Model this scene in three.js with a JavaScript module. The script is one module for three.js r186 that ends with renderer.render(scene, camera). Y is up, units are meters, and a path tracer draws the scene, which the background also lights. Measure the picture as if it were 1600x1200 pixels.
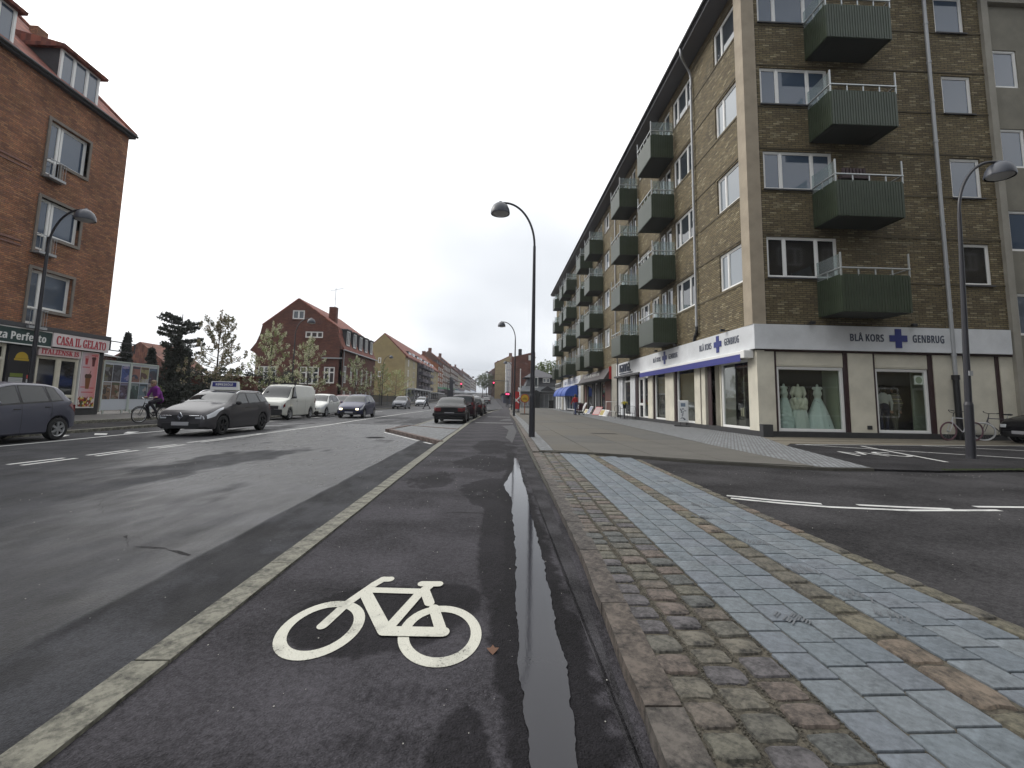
import * as THREE from 'three';
import { mergeGeometries, mergeVertices, toCreasedNormals } from 'three/addons/utils/BufferGeometryUtils.js';
import { RoundedBoxGeometry } from 'three/addons/geometries/RoundedBoxGeometry.js';
import { MarchingCubes } from 'three/addons/objects/MarchingCubes.js';
import { FontLoader } from 'three/addons/loaders/FontLoader.js';
import { TextGeometry } from 'three/addons/geometries/TextGeometry.js';

/* ------------------------------------------------------------------ camera, sky, sun, exposure */
// world: x right, y up, the street runs along -z; the cycle track under the camera is y = 0
const scene = new THREE.Scene();
const camera = new THREE.PerspectiveCamera(78.08, 4 / 3, 0.05, 1500);
camera.position.set(0, 1.22, 0);
camera.rotation.set(6.4 * Math.PI / 180, -1.9 * Math.PI / 180, 1.1 * Math.PI / 180, 'YXZ');
camera.setViewOffset(1600, 1200, -1.3, 56.5, 1600, 1200);
camera.updateProjectionMatrix();
const renderer = new THREE.WebGLRenderer({ antialias: true });
renderer.setSize(1024, 768);
renderer.toneMapping = THREE.LinearToneMapping;
renderer.toneMappingExposure = 1.52;
renderer.shadowMap.enabled = true;

function rng(seed) { let s = seed >>> 0; return () => { s = (s + 0x6d2b79f5) | 0; let t = Math.imul(s ^ (s >>> 15), 1 | s); t = (t + Math.imul(t ^ (t >>> 7), 61 | t)) ^ t; return ((t ^ (t >>> 14)) >>> 0) / 4294967296; }; }
const { clamp, lerp, smoothstep } = THREE.MathUtils;
const hash = (x, y, s) => { let h = Math.imul(x, 374761393) + Math.imul(y, 668265263) + Math.imul(s, 2147483629) | 0; h = Math.imul(h ^ (h >>> 13), 1274126177); return ((h ^ (h >>> 16)) >>> 0) / 4294967296; };
function vnoise(x, y, p = 0, s = 1) {                    // value noise, periodic with p cells when p > 0
  const ix = Math.floor(x), iy = Math.floor(y), fx = x - ix, fy = y - iy, w = (a) => (p ? ((a % p) + p) % p : a);
  const u = fx * fx * (3 - 2 * fx), v = fy * fy * (3 - 2 * fy), X0 = w(ix), X1 = w(ix + 1), Y0 = w(iy), Y1 = w(iy + 1);
  return lerp(lerp(hash(X0, Y0, s), hash(X1, Y0, s), u), lerp(hash(X0, Y1, s), hash(X1, Y1, s), u), v);
}
function fbm(x, y, p = 0, oct = 4, s = 1) { let a = 0, w = 0.5, t = 0; for (let i = 0; i < oct; i++) { a += w * vnoise(x, y, p, s + i); t += w; x *= 2; y *= 2; p *= 2; w *= 0.5; } return a / t; }

const PI = Math.PI, SUN = new THREE.Vector3(-0.74, 0.6, -0.3).normalize();
{
  const W = 1024, H = 512, d = new Float32Array(W * H * 4);
  for (let r = 0; r < H; r++) for (let c = 0; c < W; c++) {
    const up = ((r + 0.5) / H - 0.5) * Math.PI, az = ((c + 0.5) / W - 0.5) * 2 * Math.PI;
    const y = Math.sin(up), x = Math.cos(az) * Math.cos(up), z = Math.sin(az) * Math.cos(up);
    const cs = x * SUN.x + y * SUN.y + z * SUN.z, k = 1 / (Math.max(y, 0) + 0.22);
    const n = fbm(x * k * 1.5 + 7.3, z * k * 1.5 + 2.1, 0, 5, 11), m = fbm(x * k * 0.5 + 3.1, z * k * 0.5 + 9.4, 0, 3, 5);
    const glow = 0.24 * smoothstep(cs, -0.5, 1) + 0.75 * Math.pow(Math.max(cs, 0), 3);
    let L = (0.48 + glow + 0.6 * (n - 0.5) + 0.7 * (m - 0.5)) * (0.68 + 0.92 * Math.max(y, 0));
    const bank = (a, e, wa, we) => Math.exp(-(((az - a) / wa) ** 2) - ((up - e) / we) ** 2) * (0.5 + n + 0.3 * (m - 0.5));   // two thin grey cloud banks over the street
    L *= 1 - 0.24 * bank(-PI / 2 + 0.06, 0.27, 0.42, 0.17) - 0.16 * bank(-PI / 2 - 0.25, 0.72, 0.3, 0.12);
    const t = clamp((1.0 - L) * 1.5, 0, 1);
    const i = (r * W + c) * 4; d[i] = L * (1 - 0.12 * t); d[i + 1] = L * (1 - 0.05 * t); d[i + 2] = L * (1 + 0.05 * t); d[i + 3] = 1;
  }
  const sky = new THREE.DataTexture(d, W, H, THREE.RGBAFormat, THREE.FloatType);
  sky.mapping = THREE.EquirectangularReflectionMapping; sky.magFilter = THREE.LinearFilter; sky.needsUpdate = true;
  scene.background = sky; scene.environment = sky;
}
const sun = new THREE.DirectionalLight(new THREE.Color(1, 0.96, 0.9), 0.8);
sun.position.copy(SUN).multiplyScalar(120).add(new THREE.Vector3(0, 0, -30)); sun.target.position.set(0, 0, -30);
sun.castShadow = true; sun.shadow.radius = 34; sun.shadow.mapSize.set(2048, 2048);
Object.assign(sun.shadow.camera, { left: -90, right: 90, top: 90, bottom: -90, near: 1, far: 300 });
scene.add(sun, sun.target);
scene.fog = new THREE.FogExp2(new THREE.Color(0.80, 0.82, 0.86), 0.00035);

/* ------------------------------------------------------------------ helpers */
const V = (x, y, z) => new THREE.Vector3(x, y, z), C = (r, g, b) => new THREE.Color().setRGB(r, g, b);
const used = {};
function numbered(n) { const k = used[n] = (used[n] ?? -1) + 1; return k ? n + '_' + String(k).padStart(3, '0') : n; }
function shade(o) { o.traverse((m) => { if (m.isMesh) { m.castShadow = true; m.receiveShadow = true; } }); return o; }
function tag(o, label, category, group, kind) { Object.assign(o.userData, { label, category }); if (group) o.userData.group = group; if (kind) o.userData.kind = kind; return o; }
function thing(name, label, category, pos = [0, 0, 0], turn = 0, group) {
  const o = new THREE.Group(); o.name = numbered(name); o.position.set(...pos); o.rotation.y = turn; scene.add(o); o.org = turn ? null : o.position.clone();
  return tag(o, label, category, group);
}
function copy(src, pos, turn, label, scale) {
  const o = src.clone(); o.name = numbered(src.name.replace(/_\d{3}$/, '')); o.position.set(...pos); o.rotation.y = turn; if (scale) o.scale.setScalar(scale);
  o.userData = { ...src.userData }; if (label) o.userData.label = label; scene.add(o); return o;
}
function uvMetres(g) {
  const p = g.attributes.position, n = g.attributes.normal, uv = new Float32Array(p.count * 2), a = V(), b = V(), c = V(), N = V();
  for (let i = 0; i < p.count; i += 3) {
    a.fromBufferAttribute(p, i); b.fromBufferAttribute(p, i + 1); c.fromBufferAttribute(p, i + 2); N.copy(b).sub(a).cross(c.sub(a));
    const ax = Math.abs(N.x), ay = Math.abs(N.y), az = Math.abs(N.z);
    for (let k = 0; k < 3; k++) { const j = i + k, X = p.getX(j), Y = p.getY(j), Z = p.getZ(j); if (ay >= ax && ay >= az) { uv[2 * j] = X; uv[2 * j + 1] = -Z; } else if (ax > az) { uv[2 * j] = Z; uv[2 * j + 1] = Y; } else { uv[2 * j] = X; uv[2 * j + 1] = Y; } }
  }
  g.setAttribute('uv', new THREE.BufferAttribute(uv, 2)); return g;
}
function clean(g, keepUV) { g = g.index ? g.toNonIndexed() : g; for (const k of Object.keys(g.attributes)) if (!['position', 'normal'].concat(keepUV ? ['uv'] : []).includes(k)) g.deleteAttribute(k); if (!g.attributes.normal) g.computeVertexNormals(); return g; }
class MB {                                               // collects shapes and merges them into one named mesh
  constructor() { this.g = []; }
  add(g, m) { g = clean(g.clone()); if (m) g.applyMatrix4(m); this.g.push(g); return this; }
  box(x0, x1, y0, y1, z0, z1) { const g = new THREE.BoxGeometry(Math.abs(x1 - x0), Math.abs(y1 - y0), Math.abs(z1 - z0)); g.translate((x0 + x1) / 2, (y0 + y1) / 2, (z0 + z1) / 2); return this.add(g); }
  rbox(x0, x1, y0, y1, z0, z1, r = 0.01, s = 1) { const g = new RoundedBoxGeometry(Math.abs(x1 - x0), Math.abs(y1 - y0), Math.abs(z1 - z0), s, r); g.translate((x0 + x1) / 2, (y0 + y1) / 2, (z0 + z1) / 2); return this.add(g); }
  bar(a, b, r0, r1 = r0, seg = 8, cap = true) { a = a.isVector3 ? a : V(...a); b = b.isVector3 ? b : V(...b); const d = b.clone().sub(a), L = d.length(), g = new THREE.CylinderGeometry(r1, r0, L, seg, 1, !cap); g.translate(0, L / 2, 0); g.applyQuaternion(new THREE.Quaternion().setFromUnitVectors(V(0, 1, 0), d.normalize())); g.translate(a.x, a.y, a.z); return this.add(g); }
  tube(pts, r, seg = 24, rad = 8, closed = false) { return this.add(new THREE.TubeGeometry(new THREE.CatmullRomCurve3(pts.map((p) => (p.isVector3 ? p : V(...p))), closed), seg, r, rad, closed)); }
  lathe(pts, x = 0, y = 0, z = 0, seg = 24) { const g = new THREE.LatheGeometry(pts.map((p) => new THREE.Vector2(...p)), seg); g.translate(x, y, z); return this.add(g); }
  ball(x, y, z, rx, ry = rx, rz = rx, s = 12) { const g = new THREE.SphereGeometry(1, s, Math.round(s * 0.7)); g.scale(rx, ry, rz); g.translate(x, y, z); return this.add(g); }
  prism(pts, x0, x1, axis = 'x') {                       // outline in the other two axes, pushed along axis
    const g = new THREE.ExtrudeGeometry(new THREE.Shape(pts.map((p) => new THREE.Vector2(...p))), { depth: x1 - x0, bevelEnabled: false });
    if (axis === 'x') { g.rotateY(Math.PI / 2); g.scale(1, 1, -1); const i = g.index; g.translate(x0, 0, 0); flip(g); }   // pts = (z, y)
    else g.translate(0, 0, x0);                          // pts = (x, y)
    return this.add(g);
  }
  geo() { return uvMetres(mergeGeometries(this.g)); }
  build(name, mat, parent, label) {
    const g = this.geo(); if (parent?.org) g.translate(-parent.org.x, -parent.org.y, -parent.org.z);
    const m = new THREE.Mesh(g, mat); m.name = parent ? name : numbered(name); m.org = parent?.org; (parent ?? scene).add(m); if (label) m.userData.label = label; return m;
  }
}
function flip(g) { const n = g.index ? null : g.attributes; if (n) for (const k of Object.keys(n)) { const a = n[k], s = a.itemSize; for (let i = 0; i < a.count; i += 3) for (let c = 0; c < s; c++) { const u = a.array[(i + 1) * s + c]; a.array[(i + 1) * s + c] = a.array[(i + 2) * s + c]; a.array[(i + 2) * s + c] = u; } } g.computeVertexNormals(); return g; }
function put(parent, geo, name, mat, pos = [0, 0, 0], turn = 0, label) { const m = new THREE.Mesh(geo, mat); m.name = name; m.position.set(...pos); m.rotation.y = turn; parent.add(m); if (label) m.userData.label = label; return m; }

/* ------------------------------------------------------------------ textures and materials */
const enc = (l) => Math.round(255 * (l <= 0.0031308 ? 12.92 * l : 1.055 * Math.pow(Math.max(l, 0), 1 / 2.4) - 0.055));
function tex(n, fn, srgb = true, h = n) {
  const d = new Uint8Array(n * h * 4);
  for (let y = 0; y < h; y++) for (let x = 0; x < n; x++) { const v = fn((x + 0.5) / n, (y + 0.5) / h, x, y), i = (y * n + x) * 4; for (let c = 0; c < 3; c++) { const q = Array.isArray(v) ? v[c] : v; d[i + c] = srgb ? clamp(enc(q), 0, 255) : clamp(Math.round(q * 255), 0, 255); } d[i + 3] = 255; }
  const t = new THREE.DataTexture(d, n, h); t.wrapS = t.wrapT = THREE.RepeatWrapping; t.magFilter = THREE.LinearFilter; t.colorSpace = srgb ? THREE.SRGBColorSpace : THREE.NoColorSpace; t.needsUpdate = true; return t;
}
const rep = (t, w, h = w) => { const c = t.clone(); c.repeat.set(1 / w, 1 / h); c.needsUpdate = true; return c; };
const GRAIN = tex(512, (u, v, x, y) => 0.62 + 0.3 * fbm(u * 4, v * 4, 4, 7, 3) + 0.16 * (hash(x, y, 9) - 0.5));
const GRAINB = tex(512, (u, v, x, y) => 0.6 * fbm(u * 16, v * 16, 16, 5, 21) + 0.4 * hash(x, y, 4), false);
const SPECK = tex(512, (u, v, x, y) => { const a = vnoise(u * 90, v * 90, 90, 31), b = vnoise(u * 120, v * 120, 120, 33), c = fbm(u * 5, v * 5, 5, 4, 8), m = fbm(u * 24, v * 24, 24, 3, 18); return clamp(0.66 + 1.15 * (c - 0.5) + 0.95 * (m - 0.5) + (a > 0.72 ? 0.9 * (a - 0.72) : 0) - (b < 0.3 ? 0.9 * (0.3 - b) : 0) + 0.2 * (hash(x, y, 2) - 0.5), 0.06, 1); });
const SPECKS = tex(512, (u, v, x, y) => { const c = fbm(u * 5, v * 5, 5, 5, 108), m = fbm(u * 30, v * 30, 30, 3, 118), b = vnoise(u * 120, v * 120, 120, 133), q = vnoise(u * 26, v * 26, 26, 137); return clamp(0.72 + 0.5 * (c - 0.5) + 0.45 * (m - 0.5) - (b < 0.25 ? 0.7 * (0.25 - b) : 0) - (q < 0.1 ? 2.5 * (0.1 - q) : 0) + 0.14 * (hash(x, y, 2) - 0.5), 0.06, 1); });
const ASPH = tex(1024, (u, v, x, y) => { const s = vnoise(u * 260, v * 260, 260, 41), m = vnoise(u * 90, v * 90, 90, 43), q = hash(x >> 1, y >> 1, 77), q2 = hash(x >> 2, y >> 2, 79); return clamp(0.5 + 0.7 * (fbm(u * 3, v * 3, 3, 6, 51) - 0.5) + 0.34 * (s - 0.5) + 0.26 * (m - 0.5) + 0.2 * (hash(x, y, 6) - 0.5) + (q > 0.996 ? 0.5 : 0) + (q2 > 0.9988 ? 0.45 : 0), 0.08, 1); });
const ASPHB = tex(512, (u, v, x, y) => 0.7 * vnoise(u * 150, v * 150, 150, 61) + 0.3 * hash(x, y, 8), false);
const WEAR = tex(512, (u, v, x, y) => { const c = fbm(u * 6, v * 6, 6, 5, 91), k = vnoise(u * 110, v * 110, 110, 93), r = Math.abs(fbm(u * 9, v * 9, 9, 4, 97) - 0.5); return clamp(0.95 - 0.2 * smoothstep(c, 0.55, 0.75) - (k < 0.07 + 0.2 * smoothstep(c, 0.55, 0.85) ? 0.4 : 0) - (r < 0.004 ? 0.3 : 0) - 0.12 * hash(x, y, 3), 0.12, 1); });
function brickTex(cols, mortar, seed, ageing = 0.25) {
  const N = 1024, nx = 10, ny = 36, R = rng(seed), tone = [], px = (u, v) => {
    const row = Math.floor(v * ny), fy = v * ny - row, off = (row % 2) * 0.5, bx = u * nx + off, col = Math.floor(bx) % nx, fx = bx - Math.floor(bx);
    const e = Math.min(fx * 0.29, (1 - fx) * 0.29, fy * 0.08, (1 - fy) * 0.08) + 0.004 * (fbm(u * 200, v * 200, 0, 2, seed) - 0.5);
    return [row, col, smoothstep(e, 0.006, 0.014)];
  };
  for (let i = 0; i < nx * ny; i++) { const c = cols[Math.floor(R() * cols.length)], k = 0.82 + 0.36 * R(); tone.push(c.map((q) => q * k)); }
  const map = tex(N, (u, v, x, y) => { const [r, c, b] = px(u, v), t = tone[(r % ny) * nx + c], n = (0.75 + 0.5 * fbm(u * 60, v * 60, 60, 3, seed + 4)) * (1 - ageing + 2 * ageing * fbm(u * 3, v * 3, 3, 3, seed + 9)); return t.map((q, k) => lerp(mortar[k], q, b) * n); });
  const bump = tex(N, (u, v) => { const b = px(u, v)[2]; return 0.25 + 0.65 * b + 0.1 * fbm(u * 90, v * 90, 90, 2, seed); }, false);
  return { map: rep(map, 2.9, 2.88), bumpMap: rep(bump, 2.9, 2.88), bumpScale: 0.014 };
}
function mat(c, rough = 0.8, o = {}) { return new (o.clearcoat !== undefined || o.specularIntensity !== undefined || o.ior || o.transmission ? THREE.MeshPhysicalMaterial : THREE.MeshStandardMaterial)({ color: Array.isArray(c) ? C(...c) : c, roughness: rough, ...o }); }
const grain = (c, rough, s = 1.5, b = 0.003, o = {}) => mat(c, rough, { map: rep(GRAIN, s), bumpMap: rep(GRAINB, s), bumpScale: b, ...o });
const M = {
  asphalt: mat([0.082, 0.077, 0.087], 0.8, { specularIntensity: 0.3, map: rep(ASPH, 1.6), bumpMap: rep(ASPHB, 0.8), bumpScale: 0.006 }),
  asphaltSide: mat([0.076, 0.073, 0.076], 0.88, { specularIntensity: 0.3, map: rep(ASPH, 2.3), bumpMap: rep(ASPHB, 0.9), bumpScale: 0.008 }),
  asphaltPark: mat([0.05, 0.048, 0.051], 0.8, { specularIntensity: 0.3, map: rep(ASPH, 1.9), bumpMap: rep(ASPHB, 0.8), bumpScale: 0.006 }),
  patch: mat([0.076, 0.073, 0.079], 0.85, { specularIntensity: 0.3, map: rep(ASPH, 1.1), bumpMap: rep(ASPHB, 0.7), bumpScale: 0.006 }),
  damp: mat([0.016, 0.0145, 0.018], 0.6, { map: rep(ASPH, 1.2), bumpMap: rep(ASPHB, 0.8), bumpScale: 0.004 }),
  water: mat([0.026, 0.026, 0.031], 0.05, { ior: 1.34, bumpMap: rep(GRAINB, 2.1), bumpScale: 0.00025 }), film: mat([0.013, 0.0125, 0.015], 0.07, { ior: 1.36, bumpMap: rep(GRAINB, 0.9), bumpScale: 0.0012 }),
  paint: mat([0.58, 0.57, 0.49], 0.7, { map: rep(WEAR, 0.9), bumpMap: rep(ASPHB, 0.8), bumpScale: 0.004 }), paintWhite: mat([0.6, 0.6, 0.58], 0.7, { map: rep(WEAR, 1.1), bumpMap: rep(ASPHB, 0.8), bumpScale: 0.004 }),
  kerbLight: mat([0.215, 0.208, 0.165], 0.75, { map: rep(SPECK, 0.5), bumpMap: rep(GRAINB, 0.4), bumpScale: 0.005 }),
  concrete: grain([0.115, 0.11, 0.096], 0.85, 1.7, 0.004), concreteWarm: grain([0.29, 0.265, 0.215], 0.85, 1.3, 0.004), joint: grain([0.10, 0.095, 0.08], 0.95, 0.4, 0.01),
  tan: grain([0.18, 0.158, 0.118], 0.85, 1.1, 0.004), sidewalkL: grain([0.12, 0.115, 0.108], 0.85, 1.4, 0.004),
  white: mat([0.74, 0.74, 0.72], 0.35), whiteSign: grain([0.77, 0.79, 0.81], 0.45, 2.2, 0.0005), cream: grain([0.74, 0.7, 0.58], 0.8, 1.8, 0.003),
  darkRed: mat([0.035, 0.016, 0.018], 0.5), plinth: grain([0.045, 0.045, 0.047], 0.8, 0.8, 0.003), post: grain([0.42, 0.355, 0.265], 0.8, 1.2, 0.002),
  beige: grain([0.36, 0.34, 0.29], 0.85, 1.5, 0.002), beigeDark: grain([0.25, 0.235, 0.19], 0.85, 1.5, 0.002),
  glass: mat([0.035, 0.042, 0.05], 0.04, { ior: 2.0 }), glassLight: mat([0.17, 0.2, 0.225], 0.06, { ior: 1.9 }), glassBlue: mat([0.06, 0.085, 0.125], 0.05, { ior: 1.9 }), glassDark: mat([0.012, 0.013, 0.015], 0.05, { ior: 1.6 }),
  shopGlass: mat([0.93, 0.96, 0.94], 0.02, { transmission: 1, thickness: 0, ior: 1.5 }), frost: mat([0.72, 0.78, 0.78], 0.18, { transmission: 0.9, thickness: 0, ior: 1.45 }),
  inside: mat([0.06, 0.055, 0.05], 0.9), insideGreen: mat([0.3, 0.34, 0.25], 0.9), insideFloor: mat([0.05, 0.05, 0.05], 0.7),
  balcony: mat([0.055, 0.074, 0.046], 0.33, { map: rep(GRAIN, 0.9) }), balconyDark: mat([0.05, 0.055, 0.05], 0.8), rail: mat([0.5, 0.52, 0.52], 0.35, { metalness: 0.6 }),
  zinc: mat([0.36, 0.37, 0.38], 0.5, { metalness: 0.3 }), eave: mat([0.06, 0.06, 0.065], 0.7), soffit: mat([0.14, 0.14, 0.15], 0.8), black: mat([0.012, 0.012, 0.014], 0.5), blackMatte: mat([0.02, 0.02, 0.022], 0.9),
  lamp: mat([0.022, 0.022, 0.028], 0.38), lampDome: mat([0.05, 0.055, 0.07], 0.4), lens: mat([0.5, 0.5, 0.5], 0.3),
  blue: mat([0.03, 0.035, 0.2], 0.6), blueSign: mat([0.02, 0.03, 0.17], 0.5), red: mat([0.45, 0.03, 0.03], 0.5), ink: mat([0.045, 0.055, 0.085], 0.5),
  tyre: mat([0.014, 0.014, 0.015], 0.85), rim: mat([0.42, 0.43, 0.44], 0.35, { metalness: 0.6 }), rimDark: mat([0.03, 0.03, 0.032], 0.4, { metalness: 0.5 }), chrome: mat([0.75, 0.76, 0.78], 0.12, { metalness: 1 }),
  carGlass: mat([0.014, 0.018, 0.02], 0.03, { ior: 1.5 }), lampGlass: mat([0.55, 0.57, 0.6], 0.08, { ior: 1.6 }), tail: mat([0.13, 0.008, 0.01], 0.15, { ior: 1.5 }), plate: mat([0.36, 0.36, 0.38], 0.6), plastic: mat([0.02, 0.02, 0.022], 0.65),
  bark: grain([0.07, 0.055, 0.045], 0.95, 0.5, 0.01), soil: grain([0.07, 0.065, 0.055], 0.95, 3, 0.02),
  yellowBrick: mat(C(0.84, 0.84, 0.84), 0.85, brickTex([[0.175, 0.138, 0.07], [0.16, 0.124, 0.064], [0.19, 0.151, 0.08], [0.134, 0.104, 0.056], [0.28, 0.235, 0.14], [0.17, 0.133, 0.068], [0.18, 0.142, 0.074]], [0.05, 0.041, 0.027], 5, 0.2)),
  redBrick: mat(C(0.93, 0.9, 0.9), 0.88, brickTex([[0.3, 0.135, 0.066], [0.26, 0.112, 0.058], [0.32, 0.16, 0.08], [0.21, 0.095, 0.058]], [0.12, 0.085, 0.06], 15, 0.4)),
  gableBrick: mat(C(0.9, 0.86, 0.86), 0.88, brickTex([[0.15, 0.055, 0.038], [0.125, 0.048, 0.035], [0.17, 0.066, 0.042]], [0.09, 0.05, 0.04], 25)),
};
function tiled(cols, seed) {                              // courses of curved roof tiles, colour and relief
  const map = tex(512, (u, v, x, y) => { const r = Math.floor(v * 8), c = Math.floor(u * 10), k = 0.7 + 0.6 * hash(c, r, seed); return cols[Math.floor(hash(c, r, seed + 1) * cols.length)].map((q) => q * k * (0.75 + 0.5 * fbm(u * 6, v * 6, 6, 4, seed))); });
  const b = tex(512, (u, v) => 0.5 + 0.3 * Math.sin(u * 20 * Math.PI) + 0.2 * (v * 8 - Math.floor(v * 8)), false);
  return mat(C(1, 1, 1), 0.8, { map: rep(map, 2.4, 2.8), bumpMap: rep(b, 2.4, 2.8), bumpScale: 0.05 });
}
M.redTile = tiled([[0.2, 0.062, 0.042], [0.16, 0.05, 0.038], [0.24, 0.08, 0.05]], 7); M.slate = grain([0.06, 0.062, 0.07], 0.7, 0.8, 0.01);
const SETT = (() => { const N = 16, cell = (u, v) => { const row = Math.floor(v * N), o = (row % 2) * 0.5, c = Math.floor(u * N + o) % N, fx = u * N + o - Math.floor(u * N + o), fy = v * N - row, w = 0.07 * (vnoise(u * 64, v * 64, 64, 3) - 0.5); return [row, c, smoothstep(Math.min(fx, 1 - fx, fy, 1 - fy) + w, 0.05, 0.17)]; };
  const map = tex(1024, (u, v, x, y) => { const [r, c, b] = cell(u, v), k = 0.72 + 0.5 * hash(c, r, 3), n = 0.8 + 0.4 * fbm(u * 90, v * 90, 90, 3, 4); return [0.215, 0.228, 0.24].map((q, i) => lerp([0.075, 0.07, 0.062][i], q * k, b) * n); });
  return mat(C(1, 1, 1), 0.75, { map: rep(map, 1.6), bumpMap: rep(tex(1024, (u, v) => cell(u, v)[2] * 0.8 + 0.2 * fbm(u * 60, v * 60, 60, 2, 6), false), 1.6), bumpScale: 0.02 }); })();
const FB = await new FontLoader().loadAsync('fonts/droid/droid_sans_bold.typeface.json'), FS = await new FontLoader().loadAsync('fonts/droid/droid_serif_bold.typeface.json'), FR = await new FontLoader().loadAsync('fonts/droid/droid_sans_regular.typeface.json');
function letters(text, w, h, font = FB, depth = 0.012) {  // lettering that fills w x h, standing on y = 0, centred in x
  const g = new TextGeometry(text, { font, size: 1, depth: 1, curveSegments: 3, bevelEnabled: false }); g.computeBoundingBox(); const b = g.boundingBox;
  g.translate(-(b.min.x + b.max.x) / 2, -b.min.y, 0); g.scale(w / (b.max.x - b.min.x), h / (b.max.y - b.min.y), depth); return uvMetres(clean(g));
}
function canvasMat(w, h, draw, rough = 0.6) { const c = document.createElement('canvas'); c.width = w; c.height = h; const x = c.getContext('2d'); draw(x, w, h); const t = new THREE.CanvasTexture(c); t.colorSpace = THREE.SRGBColorSpace; return mat(C(0.8, 0.8, 0.8), rough, { map: t }); }
function sheetPrint(w, h, d = 0.012) { const g = new THREE.BoxGeometry(w, h, d); return g; }   // box whose faces carry the print in 0..1 uv
// the street bends a little to the left and climbs beyond z = -60
const bend = (z) => { const d = Math.max(0, -z - 60), e = d * d / (d + 25); return [-0.024 * e, 0.0195 * e]; };
/* ------------------------------------------------------------------ ground, road, tracks, pavements */
function struct(o) { o.userData.kind = 'structure'; return o; }
function ribbon(rows, y, m, name, hang = 0) {             // rows [z, xLeft, xRight]: a sheet that follows the street; hang > 0 gives it sides
  const pos = [], idx = [], cols = 6, R = [];
  for (let i = 0; i < rows.length - 1; i++) { const [a, b] = [rows[i], rows[i + 1]], n = Math.max(1, Math.ceil(Math.abs(b[0] - a[0]) / 8)); for (let k = 0; k < n; k++) R.push(a.map((q, j) => lerp(q, b[j], k / n))); }
  R.push(rows[rows.length - 1]);
  for (const [z, l, r] of R) { const [dx, dy] = bend(z); if (hang) pos.push(l + dx, y + dy - hang, z); for (let c = 0; c <= cols; c++) pos.push(lerp(l, r, c / cols) + dx, y + dy, z); if (hang) pos.push(r + dx, y + dy - hang, z); }
  const w = cols + 1 + (hang ? 2 : 0);
  for (let i = 0; i < R.length - 1; i++) for (let c = 0; c < w - 1; c++) { const a = i * w + c; idx.push(a, a + 1, a + w, a + 1, a + w + 1, a + w); }
  const g = new THREE.BufferGeometry(); g.setAttribute('position', new THREE.Float32BufferAttribute(pos, 3)); g.setIndex(idx);
  const q = g.toNonIndexed(); q.computeVertexNormals(); if (q.attributes.normal.getY(6) < 0 && !hang) flip(q); uvMetres(q);
  const o = new THREE.Mesh(q, m); o.name = numbered(name); scene.add(o); return struct(o);
}
function slabGeo(pts, top, th) { const g = new THREE.ExtrudeGeometry(new THREE.Shape(pts.map(([x, z]) => new THREE.Vector2(x, -z))), { depth: th, bevelEnabled: false }); g.rotateX(-Math.PI / 2); g.translate(0, top - th, 0); return uvMetres(clean(g)); }
function slab(pts, top, th, m, name, parent) { const o = new THREE.Mesh(slabGeo(pts, top, th), m); o.name = parent ? name : numbered(name); (parent ?? scene).add(o); return parent ? o : struct(o); }
function sheet(pts, y, m, name, parent) { const g = new THREE.ShapeGeometry(new THREE.Shape(pts.map(([x, z]) => new THREE.Vector2(x, -z)))); g.rotateX(-Math.PI / 2); g.translate(0, y, 0); const o = new THREE.Mesh(uvMetres(clean(g)), m); o.name = parent ? name : numbered(name); (parent ?? scene).add(o); return parent ? o : struct(o); }
const along = (pts) => (z) => { for (let i = 0; i < pts.length - 1; i++) if (z <= pts[i][0] && z >= pts[i + 1][0]) return lerp(pts[i][1], pts[i + 1][1], (z - pts[i][0]) / (pts[i + 1][0] - pts[i][0])); return z > pts[0][0] ? pts[0][1] : pts[pts.length - 1][1]; };
const kerbR = along([[6, 0.45], [-1.63, 0.575], [-3.83, 0.68], [-6, 0.735], [-8.6, 0.8], [-12.6, 0.89], [-20.3, 1.03], [-31, 1.18], [-42.5, 1.24], [-55, 1.66], [-75, 2.0], [-90, 3.2]]);   // outer edge of the pavement kerb
const kerbL = along([[6, -1.47], [-14, -1.44], [-27, -1.36], [-41, -0.95], [-55, -0.27], [-62, 0.3], [-72, 1.2]]);                       // track side of the light granite kerb
{ // land, one sheet to the horizon
  const g = new THREE.PlaneGeometry(1400, 1100, 56, 88); g.rotateX(-Math.PI / 2); g.translate(0, 0, -430); const p = g.attributes.position;
  for (let i = 0; i < p.count; i++) p.setY(i, -0.2 + bend(p.getZ(i))[1] * 0.96); g.computeVertexNormals();
  const o = new THREE.Mesh(uvMetres(clean(g)), M.soil); o.name = 'ground'; scene.add(struct(o));
}
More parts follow.
